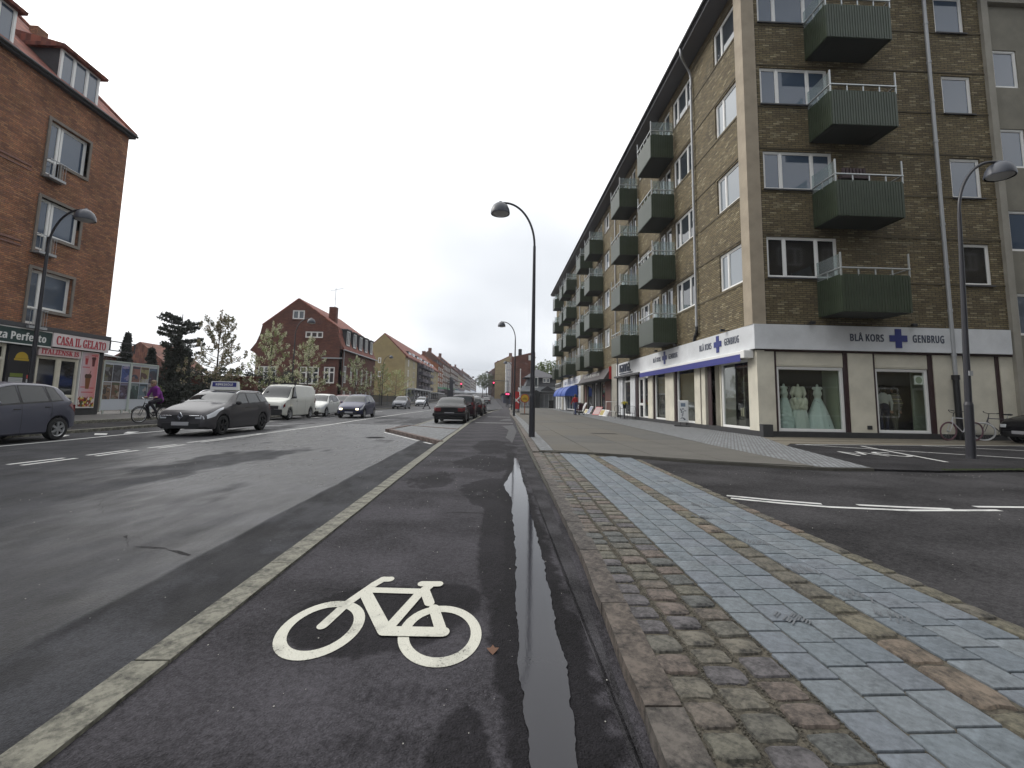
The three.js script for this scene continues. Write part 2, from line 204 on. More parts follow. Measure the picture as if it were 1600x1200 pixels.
{ // carriageway: wet in a broad band beside the kerb, which shows as gloss
  const o = ribbon([[6, -13.5, -1.5], [-60, -13.5, -1.3], [-75, -13.5, 1.5], [-90, -13.5, 1.5], [-200, -12, 2], [-700, -12, 2]], -0.07, null, 'road');
  const p = o.geometry.attributes.position, uv = new Float32Array(p.count * 2); for (let i = 0; i < p.count; i++) { uv[2 * i] = (p.getX(i) + 13.5) / 12; uv[2 * i + 1] = (6 - p.getZ(i)) / 48; } o.geometry.setAttribute('uv1', new THREE.BufferAttribute(uv, 2));
  const wet = (u, v) => { const x = u * 12 - 13.5, z = 6 - v * 48, n = fbm(x * 0.55 + 3, z * 0.22, 0, 5, 71), f = fbm(x * 2.2, z * 0.8, 0, 4, 88), edge = -2.36 + 0.05 * (fbm(0, z * 1.7, 0, 3, 13) - 0.5);
    const right = smoothstep(edge + 0.025 - x, 0, 0.05), a = 3.0 + 0.45 * Math.max(0, -z - 3.5) + 2.2 * (n - 0.5), left = 1 - smoothstep(-x, a, a + 2.2 + 0.1 * Math.max(0, -z - 6)), isle = smoothstep(-z, 4, 8), holes = smoothstep(n + 0.45 * f, 0.56, 0.72), streak = 0.9 * (1 - smoothstep(Math.abs(x + 2.42), 0.06, 0.75 + 0.5 * (n - 0.5)));
    const dry = smoothstep(z, -5, -1); let w = right * (1 - dry) * Math.max(left * lerp(0.55 + 0.3 * (f - 0.5), 0.15 + 0.85 * holes, isle), streak); if (z < -24) w *= 0.5; return clamp(w, 0, 1); };
  const rough = tex(1024, (u, v) => { const w = wet(u, v); return [1, clamp(lerp(0.93, 0.34, w) + 0.3 * (fbm(u * 90, v * 130, 0, 4, 4) - 0.5), 0.2, 1), 0]; }, false, 1024); rough.channel = 1; rough.wrapS = rough.wrapT = THREE.ClampToEdgeWrapping;
  { // the near road on a fine grid: darker where rain still stands in the surface
    const nx = 210, nz = 420, pos = [], col = [], uv0 = [], uv1 = [], idx = [];
    for (let j = 0; j <= nz; j++) { const z = lerp(1, -27, Math.pow(j / nz, 1.5)); for (let i = 0; i <= nx; i++) { const x = lerp(-11.4, kerbL(z) - 0.15, Math.pow(i / nx, 0.7)), n = fbm(x * 0.6 + 9, z * 0.3, 0, 5, 171), f = fbm(x * 5, z * 2.5, 0, 4, 173), q = fbm(x * 1.6, z * 0.9 + 4, 0, 4, 175); const strip = smoothstep(x, -2.4, -2.34), d = lerp(smoothstep(n * 0.65 + f * 0.35, 0.53, 0.6), smoothstep(q * 0.6 + f * 0.4, 0.46, 0.54), strip), k = (1 - (0.35 + 0.2 * strip) * d) * (0.84 + 0.32 * n); pos.push(x, -0.0685, z); col.push(k, k, k * (1 + 0.03 * d)); uv0.push(x, -z); uv1.push((x + 13.5) / 12, (6 - z) / 48); } }
    for (let j = 0; j < nz; j++) for (let i = 0; i < nx; i++) { const a = j * (nx + 1) + i; idx.push(a, a + 1, a + nx + 1, a + 1, a + nx + 2, a + nx + 1); }
    const g = new THREE.BufferGeometry(); g.setAttribute('position', new THREE.Float32BufferAttribute(pos, 3)); g.setAttribute('color', new THREE.Float32BufferAttribute(col, 3)); g.setAttribute('uv', new THREE.Float32BufferAttribute(uv0, 2)); g.setAttribute('uv1', new THREE.Float32BufferAttribute(uv1, 2)); g.setIndex(idx); g.computeVertexNormals();
    const w = new THREE.Mesh(g, mat([0.052, 0.053, 0.061], 1, { map: rep(ASPH, 1.6), bumpMap: rep(ASPHB, 0.8), bumpScale: 0.006, roughnessMap: rough, vertexColors: true })); w.name = numbered('road'); scene.add(struct(w));
  }
  o.material = mat([0.047, 0.048, 0.056], 1, { map: rep(ASPH, 1.6), bumpMap: rep(ASPHB, 0.8), bumpScale: 0.006, roughnessMap: rough });
}
ribbon([[6, -1.6, 0.6], [-1.6, -1.6, 0.62], [-12, -1.6, 0.95], [-27, -1.5, 1.2], [-41, -1.1, 1.35], [-55, -0.4, 1.75], [-66, 0.6, 1.95], [-74, 1.3, 2.0], [-90, 1.4, 3.3], [-200, 2, 3.9], [-700, 2, 3.9]], 0, M.asphalt, 'cycle_track', 0.3);
{ // near part of the cycle track on a fine grid, with the damp stains the rain left
  const nx = 96, z0 = 1.5, z1 = -17, nz = 620, pos = [], col = [], idx = [];
  const el = (x, z, cx, cz, rx, rz) => 1 - smoothstep(Math.hypot((x - cx) / rx, (z - cz) / rz), 0.55, 1.1);
  for (let j = 0; j <= nz; j++) { const q = Math.pow(j / nz, 1.7), z = lerp(z0, z1, q), a = kerbL(z) - 0.005, b = kerbR(z) + 0.005; for (let i = 0; i <= nx; i++) { const x = lerp(a, b, i / nx), n = fbm(x * 2.6, z * 1.1, 0, 5, 33), f = fbm(x * 16, z * 11, 0, 4, 35), e = n * 0.7 + f * 0.3;
    let d = Math.max(el(x, z, -0.62, -2.85, 0.62, 0.5), el(x, z, -0.3, -3.05, 0.3, 0.35), 0.85 * el(x, z, -0.05, -6.6, 0.55, 1.3), 0.8 * el(x, z, 0.05, -4.6, 0.22, 2.4), 0.8 * el(x, z, -0.1, -1.72, 0.12, 0.4), 0.75 * el(x, z, -0.2, -9.6, 0.8, 1.5), 0.7 * el(x, z, 0, -13, 0.8, 2.5), 0.5 * el(x, z, -1.0, -7.6, 0.5, 1.2)); d = smoothstep(d + (e - 0.5) * 1.5, 0.42, 0.58) * 0.95; const pl = [[0.1, -1.6], [0.08, -2.6], [0.12, -3.5], [0.17, -4.6], [0.18, -6], [0.1, -7], [0.28, -8.6], [0.36, -10.4], [0.45, -14]]; let px = 0.1; for (let q = 0; q < 8; q++) if (z <= pl[q][1] && z >= pl[q + 1][1]) px = lerp(pl[q][0], pl[q + 1][0], (pl[q][1] - z) / (pl[q][1] - pl[q + 1][1])); const pw = smoothstep(x, px - 0.1 + 0.24 * (e - 0.5), px - 0.06 + 0.24 * (e - 0.5)) * (1 - smoothstep(x, 0.46 + 0.16 * (f - 0.5), 0.5 + 0.16 * (f - 0.5))) * (1 - smoothstep(-z, 10.5, 13)); d = Math.max(d, 1.1 * pw); const tp = Math.max(el(x, z, -0.34, -2.12, 0.26, 0.09), el(x, z, -0.4, -1.84, 0.22, 0.09)); if (tp > 0.05) d = Math.max(d, 0.5 * smoothstep(tp * (0.55 + 0.45 * Math.sin(x * 190 + 2.5 * fbm(x * 30, z * 30, 0, 2, 3))) + (f - 0.5) * 0.9, 0.3, 0.5)); const k = (1 - 0.68 * d) * (0.8 + 0.4 * n); pos.push(x, 0.0015, z); col.push(k * (1 + 0.02 * d), k, k * (1 + 0.04 * d)); } }
  for (let j = 0; j < nz; j++) for (let i = 0; i < nx; i++) { const a = j * (nx + 1) + i; idx.push(a, a + 1, a + nx + 1, a + 1, a + nx + 2, a + nx + 1); }
  const g = new THREE.BufferGeometry(), uv = []; for (let i = 0; i < pos.length; i += 3) uv.push(pos[i], -pos[i + 2]); g.setAttribute('position', new THREE.Float32BufferAttribute(pos, 3)); g.setAttribute('color', new THREE.Float32BufferAttribute(col, 3)); g.setAttribute('uv', new THREE.Float32BufferAttribute(uv, 2)); g.setIndex(idx); g.computeVertexNormals();
  const m = M.asphalt.clone(); m.vertexColors = true; const o = new THREE.Mesh(g, m); o.name = numbered('cycle_track'); scene.add(struct(o));
}
{ // light granite kerb between road and cycle track: long stones
  const root = sheet([[-1.64, 5], [-1.47, 5], [-1.46, -27], [-1.6, -27]], 0.002, M.joint, 'kerb_line'), R = rng(4); let z = 1.2;
  while (z > -70) { const L = (z > -32 ? 0.75 + 0.75 * R() : 4), z1 = z - L, w = 0.165; const y = 0.014 + 0.006 * R(), a = kerbL(z - 0.006), b = kerbL(z1 + 0.006);
    const o = slab([[a - w + 0.01 * R(), z - 0.006], [a + 0.008 * (R() - 0.5), z - 0.006], [b + 0.008 * (R() - 0.5), z1 + 0.006], [b - w + 0.01 * R(), z1 + 0.006]], y, 0.3, M.kerbLight, 'kerb_stone', root); z = z1; }
}
{ // granite kerb of the pavement, pinkish and worn
  const root = slab([[0.6, 5], [0.74, 5], [0.86, -10], [1.02, -20], [1.2, -31], [1.3, -42], [1.3, -31], [0.99, -18], [0.82, -10]].slice(0, 5).concat([[0.95, -20], [0.78, -10]]), 0.04, 0.2, M.joint, 'pavement_kerb'), R = rng(14); let z = 1.0;
  const tones = [[0.14, 0.118, 0.102], [0.15, 0.132, 0.115], [0.12, 0.106, 0.095], [0.16, 0.132, 0.11]].map((c) => mat(c, 0.8, { map: rep(SPECK, 0.45), bumpMap: rep(GRAINB, 0.3), bumpScale: 0.008 }));
  while (z > -76) { const L = z > -30 ? 0.55 + 0.5 * R() : 3, z1 = z - L, pts = [], n = z > -14 ? 6 : 1; for (let k = 0; k <= n; k++) { const q = lerp(z - 0.006, z1 + 0.006, k / n); pts.push([kerbR(q) + 0.012 * (R() - 0.5), q]); } for (let k = n; k >= 0; k--) { const q = lerp(z - 0.006, z1 + 0.006, k / n); pts.push([kerbR(q) + 0.15 + 0.008 * (R() - 0.5), q]); }
    slab(pts, (z > -10.8 ? 0.072 : 0.104) + 0.006 * R(), 0.3, tones[Math.floor(R() * 4)], 'kerb_stone', root); z = z1; }
}
// strip of setts and slabs across the mouth of the side street
const SK = (x0, s, z) => x0 + s * (-z - 1.6), LINES = [[0.73, 0.02], [0.91, 0.02], [1.1, 0.02], [1.295, 0.0178], [1.485, 0.0185], [1.685, 0.0178], [1.885, 0.0185], [2.085, 0.0155], [2.28, 0.014], [2.48, 0.0165], [2.675, 0.026], [2.83, 0.021]];
{
  const root = slab([[0.6, 3], [2.7, 3], [SK(2.83, 0.021, -1.6), -1.6], [SK(2.83, 0.021, -9.9), -9.9], [2.4, -10.5], [1.4, -10.95], [0.95, -10.95]], 0.061, 0.2, grain([0.125, 0.11, 0.082], 0.95, 0.5, 0.015, { map: rep(SPECK, 0.25) }), 'sett_crossing'), R = rng(77);
  function stone(dome, jag, seed) { const jag0 = jag;                       // unit stone: worn, uneven outline, domed top
    const r = rng(seed), N = 16, pos = [], idx = [], cr = jag > 0.1 ? 0.19 : 0.03, out = [];
    for (const [sx, sz, a0] of [[1, 1, 0], [-1, 1, 1], [-1, -1, 2], [1, -1, 3]]) { for (let k = 0; k < 3; k++) { const t = (a0 + k / 2) * Math.PI / 2; out.push([sx * (0.5 - cr) + cr * Math.cos(t), sz * (0.5 - cr) + cr * Math.sin(t)]); } const m = a0 % 2 ? [-0.5 * sx * -1, 0] : [0, 0.5 * sz]; out.push(a0 === 0 ? [0, 0.5] : a0 === 1 ? [-0.5, 0] : a0 === 2 ? [0, -0.5] : [0.5, 0]); }
    const ring = (k, y, j) => { for (let i = 0; i < N; i++) { const w = k * (1 - jag[i] * j); pos.push(out[i][0] * w, y, out[i][1] * w); } };
    jag = Array.from({ length: N }, () => jag * r()); const fl = jag0 < 0.1; ring(1, -0.06, 1); ring(1, fl ? -0.004 : -0.011, 1); ring(fl ? 0.985 : 0.95, -0.0005, 1); ring(0.6, dome * (0.6 + 0.6 * r()), 0.7); pos.push(0, dome, 0);
    for (let k = 0; k < 3; k++) for (let i = 0; i < N; i++) { const a = k * N + i, b = k * N + (i + 1) % N; idx.push(a, a + N, b, b, a + N, b + N); }
    for (let i = 0; i < N; i++) idx.push(3 * N + i, 4 * N, 3 * N + (i + 1) % N);
    let g = new THREE.BufferGeometry(); g.setAttribute('position', new THREE.Float32BufferAttribute(pos, 3)); g.setIndex(idx); g = toCreasedNormals(g, jag0 < 0.1 ? 0.15 : 0.35);
    const p = g.attributes.position, uv = new Float32Array(p.count * 2), o = r() * 9; for (let i = 0; i < p.count; i++) { uv[2 * i] = p.getX(i) * 0.2 + o; uv[2 * i + 1] = p.getZ(i) * 0.2 + o * 1.7; } g.setAttribute('uv', new THREE.BufferAttribute(uv, 2)); return g;
  }
  const rough = Array.from({ length: 6 }, (_, i) => stone(0.005, 0.15, 100 + i)), flat = Array.from({ length: 4 }, (_, i) => stone(0.0008, 0.02, 200 + i)), kind = (c, s = 0.42) => mat(c, 0.72, { map: rep(SPECK, s), bumpMap: rep(GRAINB, 0.3), bumpScale: 0.006 });
  const brown = [[0.16, 0.152, 0.118], [0.165, 0.14, 0.115], [0.15, 0.143, 0.118], [0.138, 0.128, 0.132], [0.18, 0.165, 0.13], [0.12, 0.124, 0.116], [0.17, 0.137, 0.115]].map((c) => kind(c)), ochre = [[0.155, 0.142, 0.1], [0.165, 0.148, 0.105], [0.19, 0.15, 0.112], [0.14, 0.128, 0.1]].map((c) => kind(c)), bluish = [[0.19, 0.222, 0.245], [0.208, 0.236, 0.256], [0.172, 0.202, 0.228], [0.195, 0.22, 0.248]].map((c) => mat(c, 0.72, { map: rep(SPECKS, 0.55), bumpMap: rep(GRAINB, 0.3), bumpScale: 0.006 }));
  for (let r = 0; r < 11; r++) {
    const cob = r < 3, side = r === 6 || r === 10, far = [-10.95, -10.95, -10.95, -10.85, -10.85, -10.85, -10.6, -10.3, -10.3, -10.25, -9.9][r]; let z = r < 4 ? -0.9 : r < 7 ? -1.1 : -1.3; z -= R() * 0.15;
    while (z > far + 0.1) { const L = cob ? 0.145 + 0.05 * R() : side ? 0.2 + 0.12 * R() : 0.205 + 0.02 * R(), zc = z - L / 2, a = SK(...LINES[r], zc), b = SK(...LINES[r + 1], zc), gap = cob ? 0.014 : side ? 0.009 : 0.012, g = cob || side ? rough[Math.floor(R() * 6)] : flat[Math.floor(R() * 4)];
      const o = new THREE.Mesh(g, (cob ? brown : side ? ochre : bluish)[Math.floor(R() * (cob ? 7 : 4))]); o.name = cob || side ? 'sett' : 'paving_slab'; o.position.set((a + b) / 2 + (cob ? 0.012 * (R() - 0.5) : 0), (cob ? 0.067 : 0.07) + (cob ? 0.007 : 0.004) * R(), zc); o.scale.set(b - a - gap, 1, L - gap); o.rotation.y = cob ? 0.1 * (R() - 0.5) : 0.018 + 0.008 * (R() - 0.5); root.add(o); z -= L; }
  }
  // rubber marks left by tyres on the slabs
  const rub = mat([0.11, 0.118, 0.127], 0.85); const marks = new MB();
  for (const [x, z, w, n, t] of [[2.2, -4.15, 0.2, 9, 0.5], [2.16, -3.5, 0.24, 9, 0.7], [2.19, -3.05, 0.22, 9, 0.5], [2.2, -2.75, 0.18, 8, 0.5], [1.62, -2.72, 0.18, 7, 0.3], [2.36, -5.6, 0.3, 9, 0.6], [2.3, -6.3, 0.3, 9, 0.6], [2.5, -7.2, 0.26, 8, 0.6], [2.1, -5.0, 0.2, 7, 0.4]])
    for (let i = 0; i < n; i++) for (let s = 0; s < 2; s++) if (R() > 0.12) { const g = new THREE.BoxGeometry(w * (0.3 + 0.15 * R()), 0.001, 0.006 + 0.004 * R()); g.rotateY(t + 0.5 + 0.08 * (R() - 0.5)); g.translate(x + (s - 0.5) * w * 0.42 + 0.015 * (R() - 0.5) + i * 0.006, 0.0775, z + i * 0.0165 + s * 0.008); marks.add(g); }
  const o = marks.build('tyre_mark', rub, root); o.userData.kind = 'stuff';
  // loose grit in the joints of the setts
  const grit = new THREE.InstancedMesh(new THREE.IcosahedronGeometry(1, 0), kind([0.24, 0.22, 0.17], 0.1), 5200), m4 = new THREE.Matrix4(), q = new THREE.Quaternion();
  for (let i = 0; i < 5200; i++) { const z = -1.2 - 5 * Math.pow(R(), 1.6), l = Math.floor(R() * 4), s = 0.0015 + 0.0028 * R(); const across = R() > 0.6; const x = across ? SK(0.73 + 0.57 * R(), 0.02, z) : SK(LINES[l][0] + 0.022 * (R() - 0.5), 0.02, z); m4.compose(V(x, 0.0635 + s * 0.4, z), q.setFromEuler(new THREE.Euler(R() * 6, R() * 6, 0)), V(s, s * 0.7, s * 1.3)); grit.setMatrixAt(i, m4); }
  grit.name = 'grit'; grit.userData.kind = 'stuff'; root.add(grit);
}
// side street, parking bays, pavements on the right
sheet([[2.7, 4], [2.86, -1.6], [2.88, -4.5], [2.95, -6.2], [3.0, -9.8], [2.6, -10.6], [2.6, -13], [45, -13], [45, 6], [2.7, 6]], 0.045, M.asphaltSide, 'side_street');
slab([[7.06, -8.82], [8.26, -8.7], [10.27, -9.04], [14, -9.5], [45, -9.5], [45, -16], [20, -16], [7, -14]], 0.085, 0.2, M.asphaltPark, 'parking_area');
{
  const edge = [[3.02, -10.25], [3.4, -9.98], [3.75, -9.75], [4.39, -9.42], [5.05, -9.18], [5.55, -8.93], [6.23, -8.73], [7.06, -8.76]];
  const root = slab([[1.03, -10.97], [2.4, -10.55], ...edge, [8.3, -13.4], [9.7, -17.2], [9.8, -79], [14, -80], [16, -110], [3.4, -110], [3.2, -90], [2.14, -75], [1.82, -55], [1.4, -42.5], [1.34, -31], [1.18, -20.3], [1.04, -12.6]], 0.1, 0.3, M.joint, 'pavement'), R = rng(31), tone = [[0.108, 0.104, 0.092], [0.116, 0.109, 0.094], [0.102, 0.099, 0.089], [0.118, 0.108, 0.088]].map((c) => grain(c, 0.85, 1.7, 0.004));
  // concrete flags laid in two widths, the near ones cut to the curve of the corner
  const nearEnd = along([[-1, 0], [0, 0]]), curve = (x) => { const e = [[1.35, -10.98], [2.4, -10.57], ...edge]; for (let i = 0; i < e.length - 1; i++) if (x >= e[i][0] && x <= e[i + 1][0]) return lerp(e[i][1], e[i + 1][1], (x - e[i][0]) / (e[i + 1][0] - e[i][0])); return -8.8; };
  const cols = [1.37, 2.2, 3.4, 4.6, 5.75];
  for (let c = 0; c < 4; c++) { let z = -99; const x0 = cols[c] + 0.006, x1 = cols[c + 1] - 0.006; let zn = null;
    for (let z1 = -12.6 - 0.7 * c; z1 > -78; z1 -= z1 > -30 ? 2.4 + R() : 9) { const za = zn ?? [curve(x0) - 0.02, curve(x1) - 0.02], lim = (z) => (x) => x - 0; const wide = c === 3 ? along([[-8, 6.0], [-14.6, 6.0], [-25, 6.5], [-80, 8.4]]) : () => x1, nar = c === 0 ? (z) => kerbR(z) + (z < -15 ? 0.5 : 0.5) : () => x0;
      slab([[nar((za[0])), za[0]], [wide(za[1]), za[1]], [wide(z1), z1 + 0.008], [nar(z1), z1 + 0.008]], 0.112 + 0.004 * R(), 0.1, tone[Math.floor(R() * 4)], 'paving_slab', root); zn = [z1 - 0.008, z1 - 0.008]; } }
  sheet([[5.8, -8.97], [6.23, -8.78], [7.03, -8.8], [8.27, -13.4], [9.66, -17.2], [9.7, -37.6], [9.7, -78], [8.5, -78], [6.6, -25], [6.1, -14.6]], 0.108, SETT, 'sett_paving', root);
  sheet([[1.05, -11.1], [1.36, -11.1], [1.46, -15], [1.6, -20.3], [1.75, -31], [1.8, -42], [2.3, -55], [2.2, -55], [1.42, -42.5], [1.34, -31], [1.19, -20.3]], 0.108, SETT, 'sett_paving', root);
  const gr = new MB(); for (let i = 0; i < 12; i++) gr.box(3.5 + i * 0.072, 3.5 + i * 0.072 + 0.035, 0.116, 0.126, -17.35, -17.0); gr.box(3.46, 4.4, 0.112, 0.119, -17.4, -16.95); tag(gr.build('drain_grate', mat([0.05, 0.045, 0.04], 0.6, { metalness: 0.4 })), 'rusty rectangular drain grate in the middle of the right pavement', 'drain grate');
}
slab([[8.35, -13.5], [8.95, -14.3], [12.7, -14.5], [24, -15.9], [45, -16], [45, -18], [9.5, -18]], 0.1, 0.3, M.tan, 'house_path');
{ const o = new MB().box(8.9, 13, 0.1, 0.108, -15.32, -15.27).box(12.5, 24, 0.1, 0.108, -15.35, -15.3).build('path_joint', M.joint); struct(o); }
// left side of the road: cycle track, pavement, kerbs
ribbon([[6, -16.6, -13.62], [-60, -16.6, -13.62], [-200, -15, -12.1], [-700, -15, -12.1]], -0.01, M.asphaltSide, 'far_cycle_track', 0.3);
ribbon([[6, -13.66, -13.46], [-60, -13.66, -13.46], [-200, -12.2, -12]], 0.025, M.kerbLight, 'far_kerb', 0.3);
ribbon([[6, -30, -16.58], [-60, -30, -16.58], [-200, -22, -14.9], [-700, -22, -14.9]], 0.1, M.sidewalkL, 'far_pavement', 0.4);
ribbon([[6, -16.75, -16.55], [-60, -16.75, -16.55]], 0.108, M.kerbLight, 'far_pavement_kerb', 0.4);
// traffic island with the parking bay behind it
{
  const root = slab([[-4.08, -18.75], [-1.62, -14.0], [-1.56, -19.6], [-3.75, -21.6]], 0.03, 0.25, SETT, 'traffic_island'), k = mat([0.2, 0.15, 0.13], 0.8, { map: rep(SPECK, 0.5), bumpMap: rep(GRAINB, 0.4), bumpScale: 0.006 });
  for (const [a, b] of [[[-4.12, -18.75], [-3.3, -17.15]], [[-3.29, -17.13], [-2.45, -15.5]], [[-2.44, -15.48], [-1.63, -13.9]], [[-4.12, -18.77], [-4.0, -20.2]], [[-4.0, -20.22], [-3.85, -21.7]], [[-3.84, -21.7], [-2.75, -20.75]], [[-2.73, -20.74], [-1.6, -19.75]]]) {
    const d = new THREE.Vector2(b[0] - a[0], b[1] - a[1]).normalize(), n = [-d.y * 0.15, d.x * 0.15]; slab([a, b, [b[0] - n[0], b[1] - n[1]], [a[0] - n[0], a[1] - n[1]]], 0.045, 0.3, k, 'kerb_stone', root); }
  sheet([[-3.85, -21.8], [-1.56, -19.8], [-1.4, -42], [-0.95, -58], [-3.2, -58], [-3.9, -45]], -0.063, SETT, 'parking_bay');
  const kb = slab([[-4.0, -21.8], [-3.86, -21.8], [-3.9, -45], [-4.05, -45]], -0.055, 0.1, M.kerbLight, 'bay_edge');
  const mh = new MB(); mh.lathe([[0, 0.004], [0.24, 0.004], [0.24, 0], [0.3, 0], [0.3, 0.006], [0.0, 0.006]].slice(0, 3), -3.95, -0.068, -16.0).lathe([[0.25, 0.006], [0.31, 0.006], [0.31, 0]], -3.95, -0.068, -16); for (let i = -3; i <= 3; i++) mh.box(-3.95 - 0.2, -3.75, -0.064, -0.058, -16 + i * 0.06, -16 + i * 0.06 + 0.025); tag(mh.build('manhole_cover', M.blackMatte), 'round dark manhole cover in the road before the island', 'manhole cover');
}
// painted markings
{
  const line = (pts, w, y, mt = M.paintWhite) => { const L = [], Rr = []; pts.forEach((p, i) => { const a = pts[Math.max(0, i - 1)], b = pts[Math.min(pts.length - 1, i + 1)], d = new THREE.Vector2(b[0] - a[0], b[1] - a[1]).normalize(); L.push([p[0] + d.y * w / 2, p[1] - d.x * w / 2]); Rr.push([p[0] - d.y * w / 2, p[1] + d.x * w / 2]); }); return sheet([...L, ...Rr.reverse()], y, mt, 'road_marking'); };
  const yr = -0.065;
  for (const s of [[[-8.6, -8.85], [-8.49, -9.84]], [[-8.3, -8.79], [-8.24, -9.82]], [[-8.44, -10.3], [-8.4, -11.38]], [[-8.18, -10.2], [-8.17, -11.34]], [[-8.3, -11.84], [-8.25, -12.77]], [[-8.05, -11.81], [-8.05, -12.8]], [[-8.3, -13.3], [-8.22, -14.4], [-8.12, -17]], [[-8.06, -13.5], [-8.0, -14.4], [-7.96, -17]]]) line(s, 0.1, yr);
  line([[-8.04, -16.5], [-7.86, -22], [-8.02, -30], [-8.02, -45], [-7.8, -62]], 0.13, yr);
  line([[-11.6, -4], [-11.62, -13.6], [-11.74, -16.1], [-11.75, -25], [-11.35, -33], [-11.3, -48]], 0.13, yr); line([[-13.3, -26.0], [-11.75, -25.2]], 0.12, yr + 0.002);
  for (const b of [[[-12.84, -15.87], [-12.5, -15.95], [-12.05, -15.33], [-12.36, -15.26]], [[-12.48, -16.75], [-12.14, -16.83], [-11.85, -16.02], [-12.0, -15.94]], [[-13.2, -15.0], [-12.9, -15.05], [-12.6, -14.5], [-12.9, -14.45]]]) sheet(b, yr, M.paintWhite, 'road_marking');
  line([[-4.22, -18.5], [-2.37, -15.03]], 0.1, yr); line([[-2.15, -14.62], [-1.84, -14.04]], 0.1, yr); line([[-4.24, -18.45], [-4.15, -20.2], [-4.0, -21.8]], 0.08, yr);
  for (const s of [[[3.03, -6.24], [3.5, -5.98], [3.98, -5.79]], [[4.4, -5.76], [4.9, -5.66], [5.42, -5.59]], [[5.85, -5.74], [6.5, -5.74], [7.6, -5.85]], [[3.0, -6.07], [3.5, -5.8], [3.97, -5.62], [4.79, -5.49], [5.96, -5.55]]]) line(s, 0.085, 0.05);
  for (const s of [[[10.85, -13.9], [9.76, -10.1]], [[9.22, -14.1], [10.85, -12.6], [12.66, -11.1], [14.5, -9.8]], [[13.16, -14.4], [15.67, -12.9], [18, -11.6]], [[9.0, -14.1], [14, -14.6], [20, -15.3]]]) line(s, 0.09, 0.09);
  for (const [s, y] of [[[[8.62, -11.1], [8.82, -12.1]], 0.09], [[[8.82, -12.1], [9.0, -11.4]], 0.0905], [[[9.0, -11.4], [9.3, -12.1]], 0.091], [[[9.3, -12.1], [9.32, -11.1]], 0.0915]]) line(s, 0.07, y);
  line(Array.from({ length: 11 }, (_, i) => { const a = -0.7 - i * 0.49; return [9.8 + 0.26 * Math.cos(a), -11.6 + 0.46 * Math.sin(a)]; }).map(([x, z]) => [x, z]), 0.11, 0.09);
  line([[-1.1, -26.2], [0.2, -26.3], [0.95, -26.3]], 0.22, 0.004); line([[-0.6, -36], [1.1, -36]], 0.25, 0.004); line([[1.5, -70], [2.0, -70]], 0.3, 0.004);
  line([[-0.3, -56], [0.25, -62], [1.1, -70]], 0.12, 0.006);
  for (let i = 0; i < 7; i++) line([[-9 + i * 1.5, -76], [-8.2 + i * 1.5, -76]], 0.5, yr + bend(-76)[1] + 0.004);
  // bicycle symbol on the track
  const oval = (cx, cz, a, b, t, n = 48) => Array.from({ length: n }, (_, i) => { const k = i / n * Math.PI * 2, u = a * Math.cos(k), v = b * Math.sin(k), c = Math.cos(t), s = Math.sin(t); return new THREE.Vector2(cx + u * c + v * s, -(cz - u * s + v * c)); });
  const parts = [], ring = (cx, cz, a0, b0, a1, b1, t) => { const s = new THREE.Shape(oval(cx, cz, a0, b0, t)); s.holes.push(new THREE.Path(oval(cx, cz, a1, b1, t))); parts.push(new THREE.ShapeGeometry(s)); };
  ring(-0.9, -2.706, 0.213, 0.329, 0.155, 0.244, 0.03); ring(-0.265, -2.648, 0.216, 0.328, 0.16, 0.244, 0.1);
  let lift = 0.0002; const stroke = (pts, wx, wz = wx * 1.5) => { for (let i = 0; i < pts.length - 1; i++) { const [a, b] = [pts[i], pts[i + 1]], dx = b[0] - a[0], dz = (b[1] - a[1]) / 1.53, L = Math.hypot(dx, dz), nx = -dz / L * wx / 2, nz = dx / L * wx / 2 * 1.53; parts.push(new THREE.ShapeGeometry(new THREE.Shape([[a[0] + nx, a[1] + nz], [b[0] + nx, b[1] + nz], [b[0] - nx, b[1] - nz], [a[0] - nx, a[1] - nz]].map(([x, z]) => new THREE.Vector2(x, -z)))).translate(0, 0, lift += 0.0002)); } for (const p of pts) parts.push(new THREE.ShapeGeometry(new THREE.Shape(oval(p[0], p[1], wx / 2, wx / 2 * 1.53, 0, 18))).translate(0, 0, lift += 0.0002)); };
  stroke([[-0.9, -2.72], [-0.86, -2.99], [-0.77, -3.3], [-0.735, -3.385], [-0.69, -3.385]], 0.058); stroke([[-0.79, -3.2], [-0.42, -3.18]], 0.055); stroke([[-0.785, -3.14], [-0.56, -2.67]], 0.072); stroke([[-0.545, -2.68], [-0.455, -3.14], [-0.41, -3.26]], 0.06); stroke([[-0.46, -3.3], [-0.35, -3.3]], 0.058); stroke([[-0.555, -2.655], [-0.25, -2.645]], 0.068); stroke([[-0.42, -3.17], [-0.37, -3.0]], 0.06); stroke([[-0.335, -2.93], [-0.262, -2.66]], 0.06);
  const sy = new MB(); for (const g of parts) { g.rotateX(-Math.PI / 2); sy.add(g); } const o = sy.build('bicycle_symbol', M.paint); o.position.y = 0.005; tag(o, 'cream bicycle symbol painted on the dark cycle track', 'road marking'); o.userData.kind = 'structure';
  // long puddle in the gutter of the track, its damp rim, and the paler repair strip by the kerb
  const rag = (pts, amp, seed, dense = 8) => { const out = []; pts.forEach((p, i) => { const q = pts[(i + 1) % pts.length]; for (let k = 0; k < dense; k++) { const t = k / dense, x = lerp(p[0], q[0], t), z = lerp(p[1], q[1], t); out.push([x + amp * (1.6 * (fbm(x * 9, z * 2.6, 0, 3, seed) - 0.5) + 1.1 * (fbm(x * 30, z * 16, 0, 3, seed + 3) - 0.5)), z]); } }); return out; };
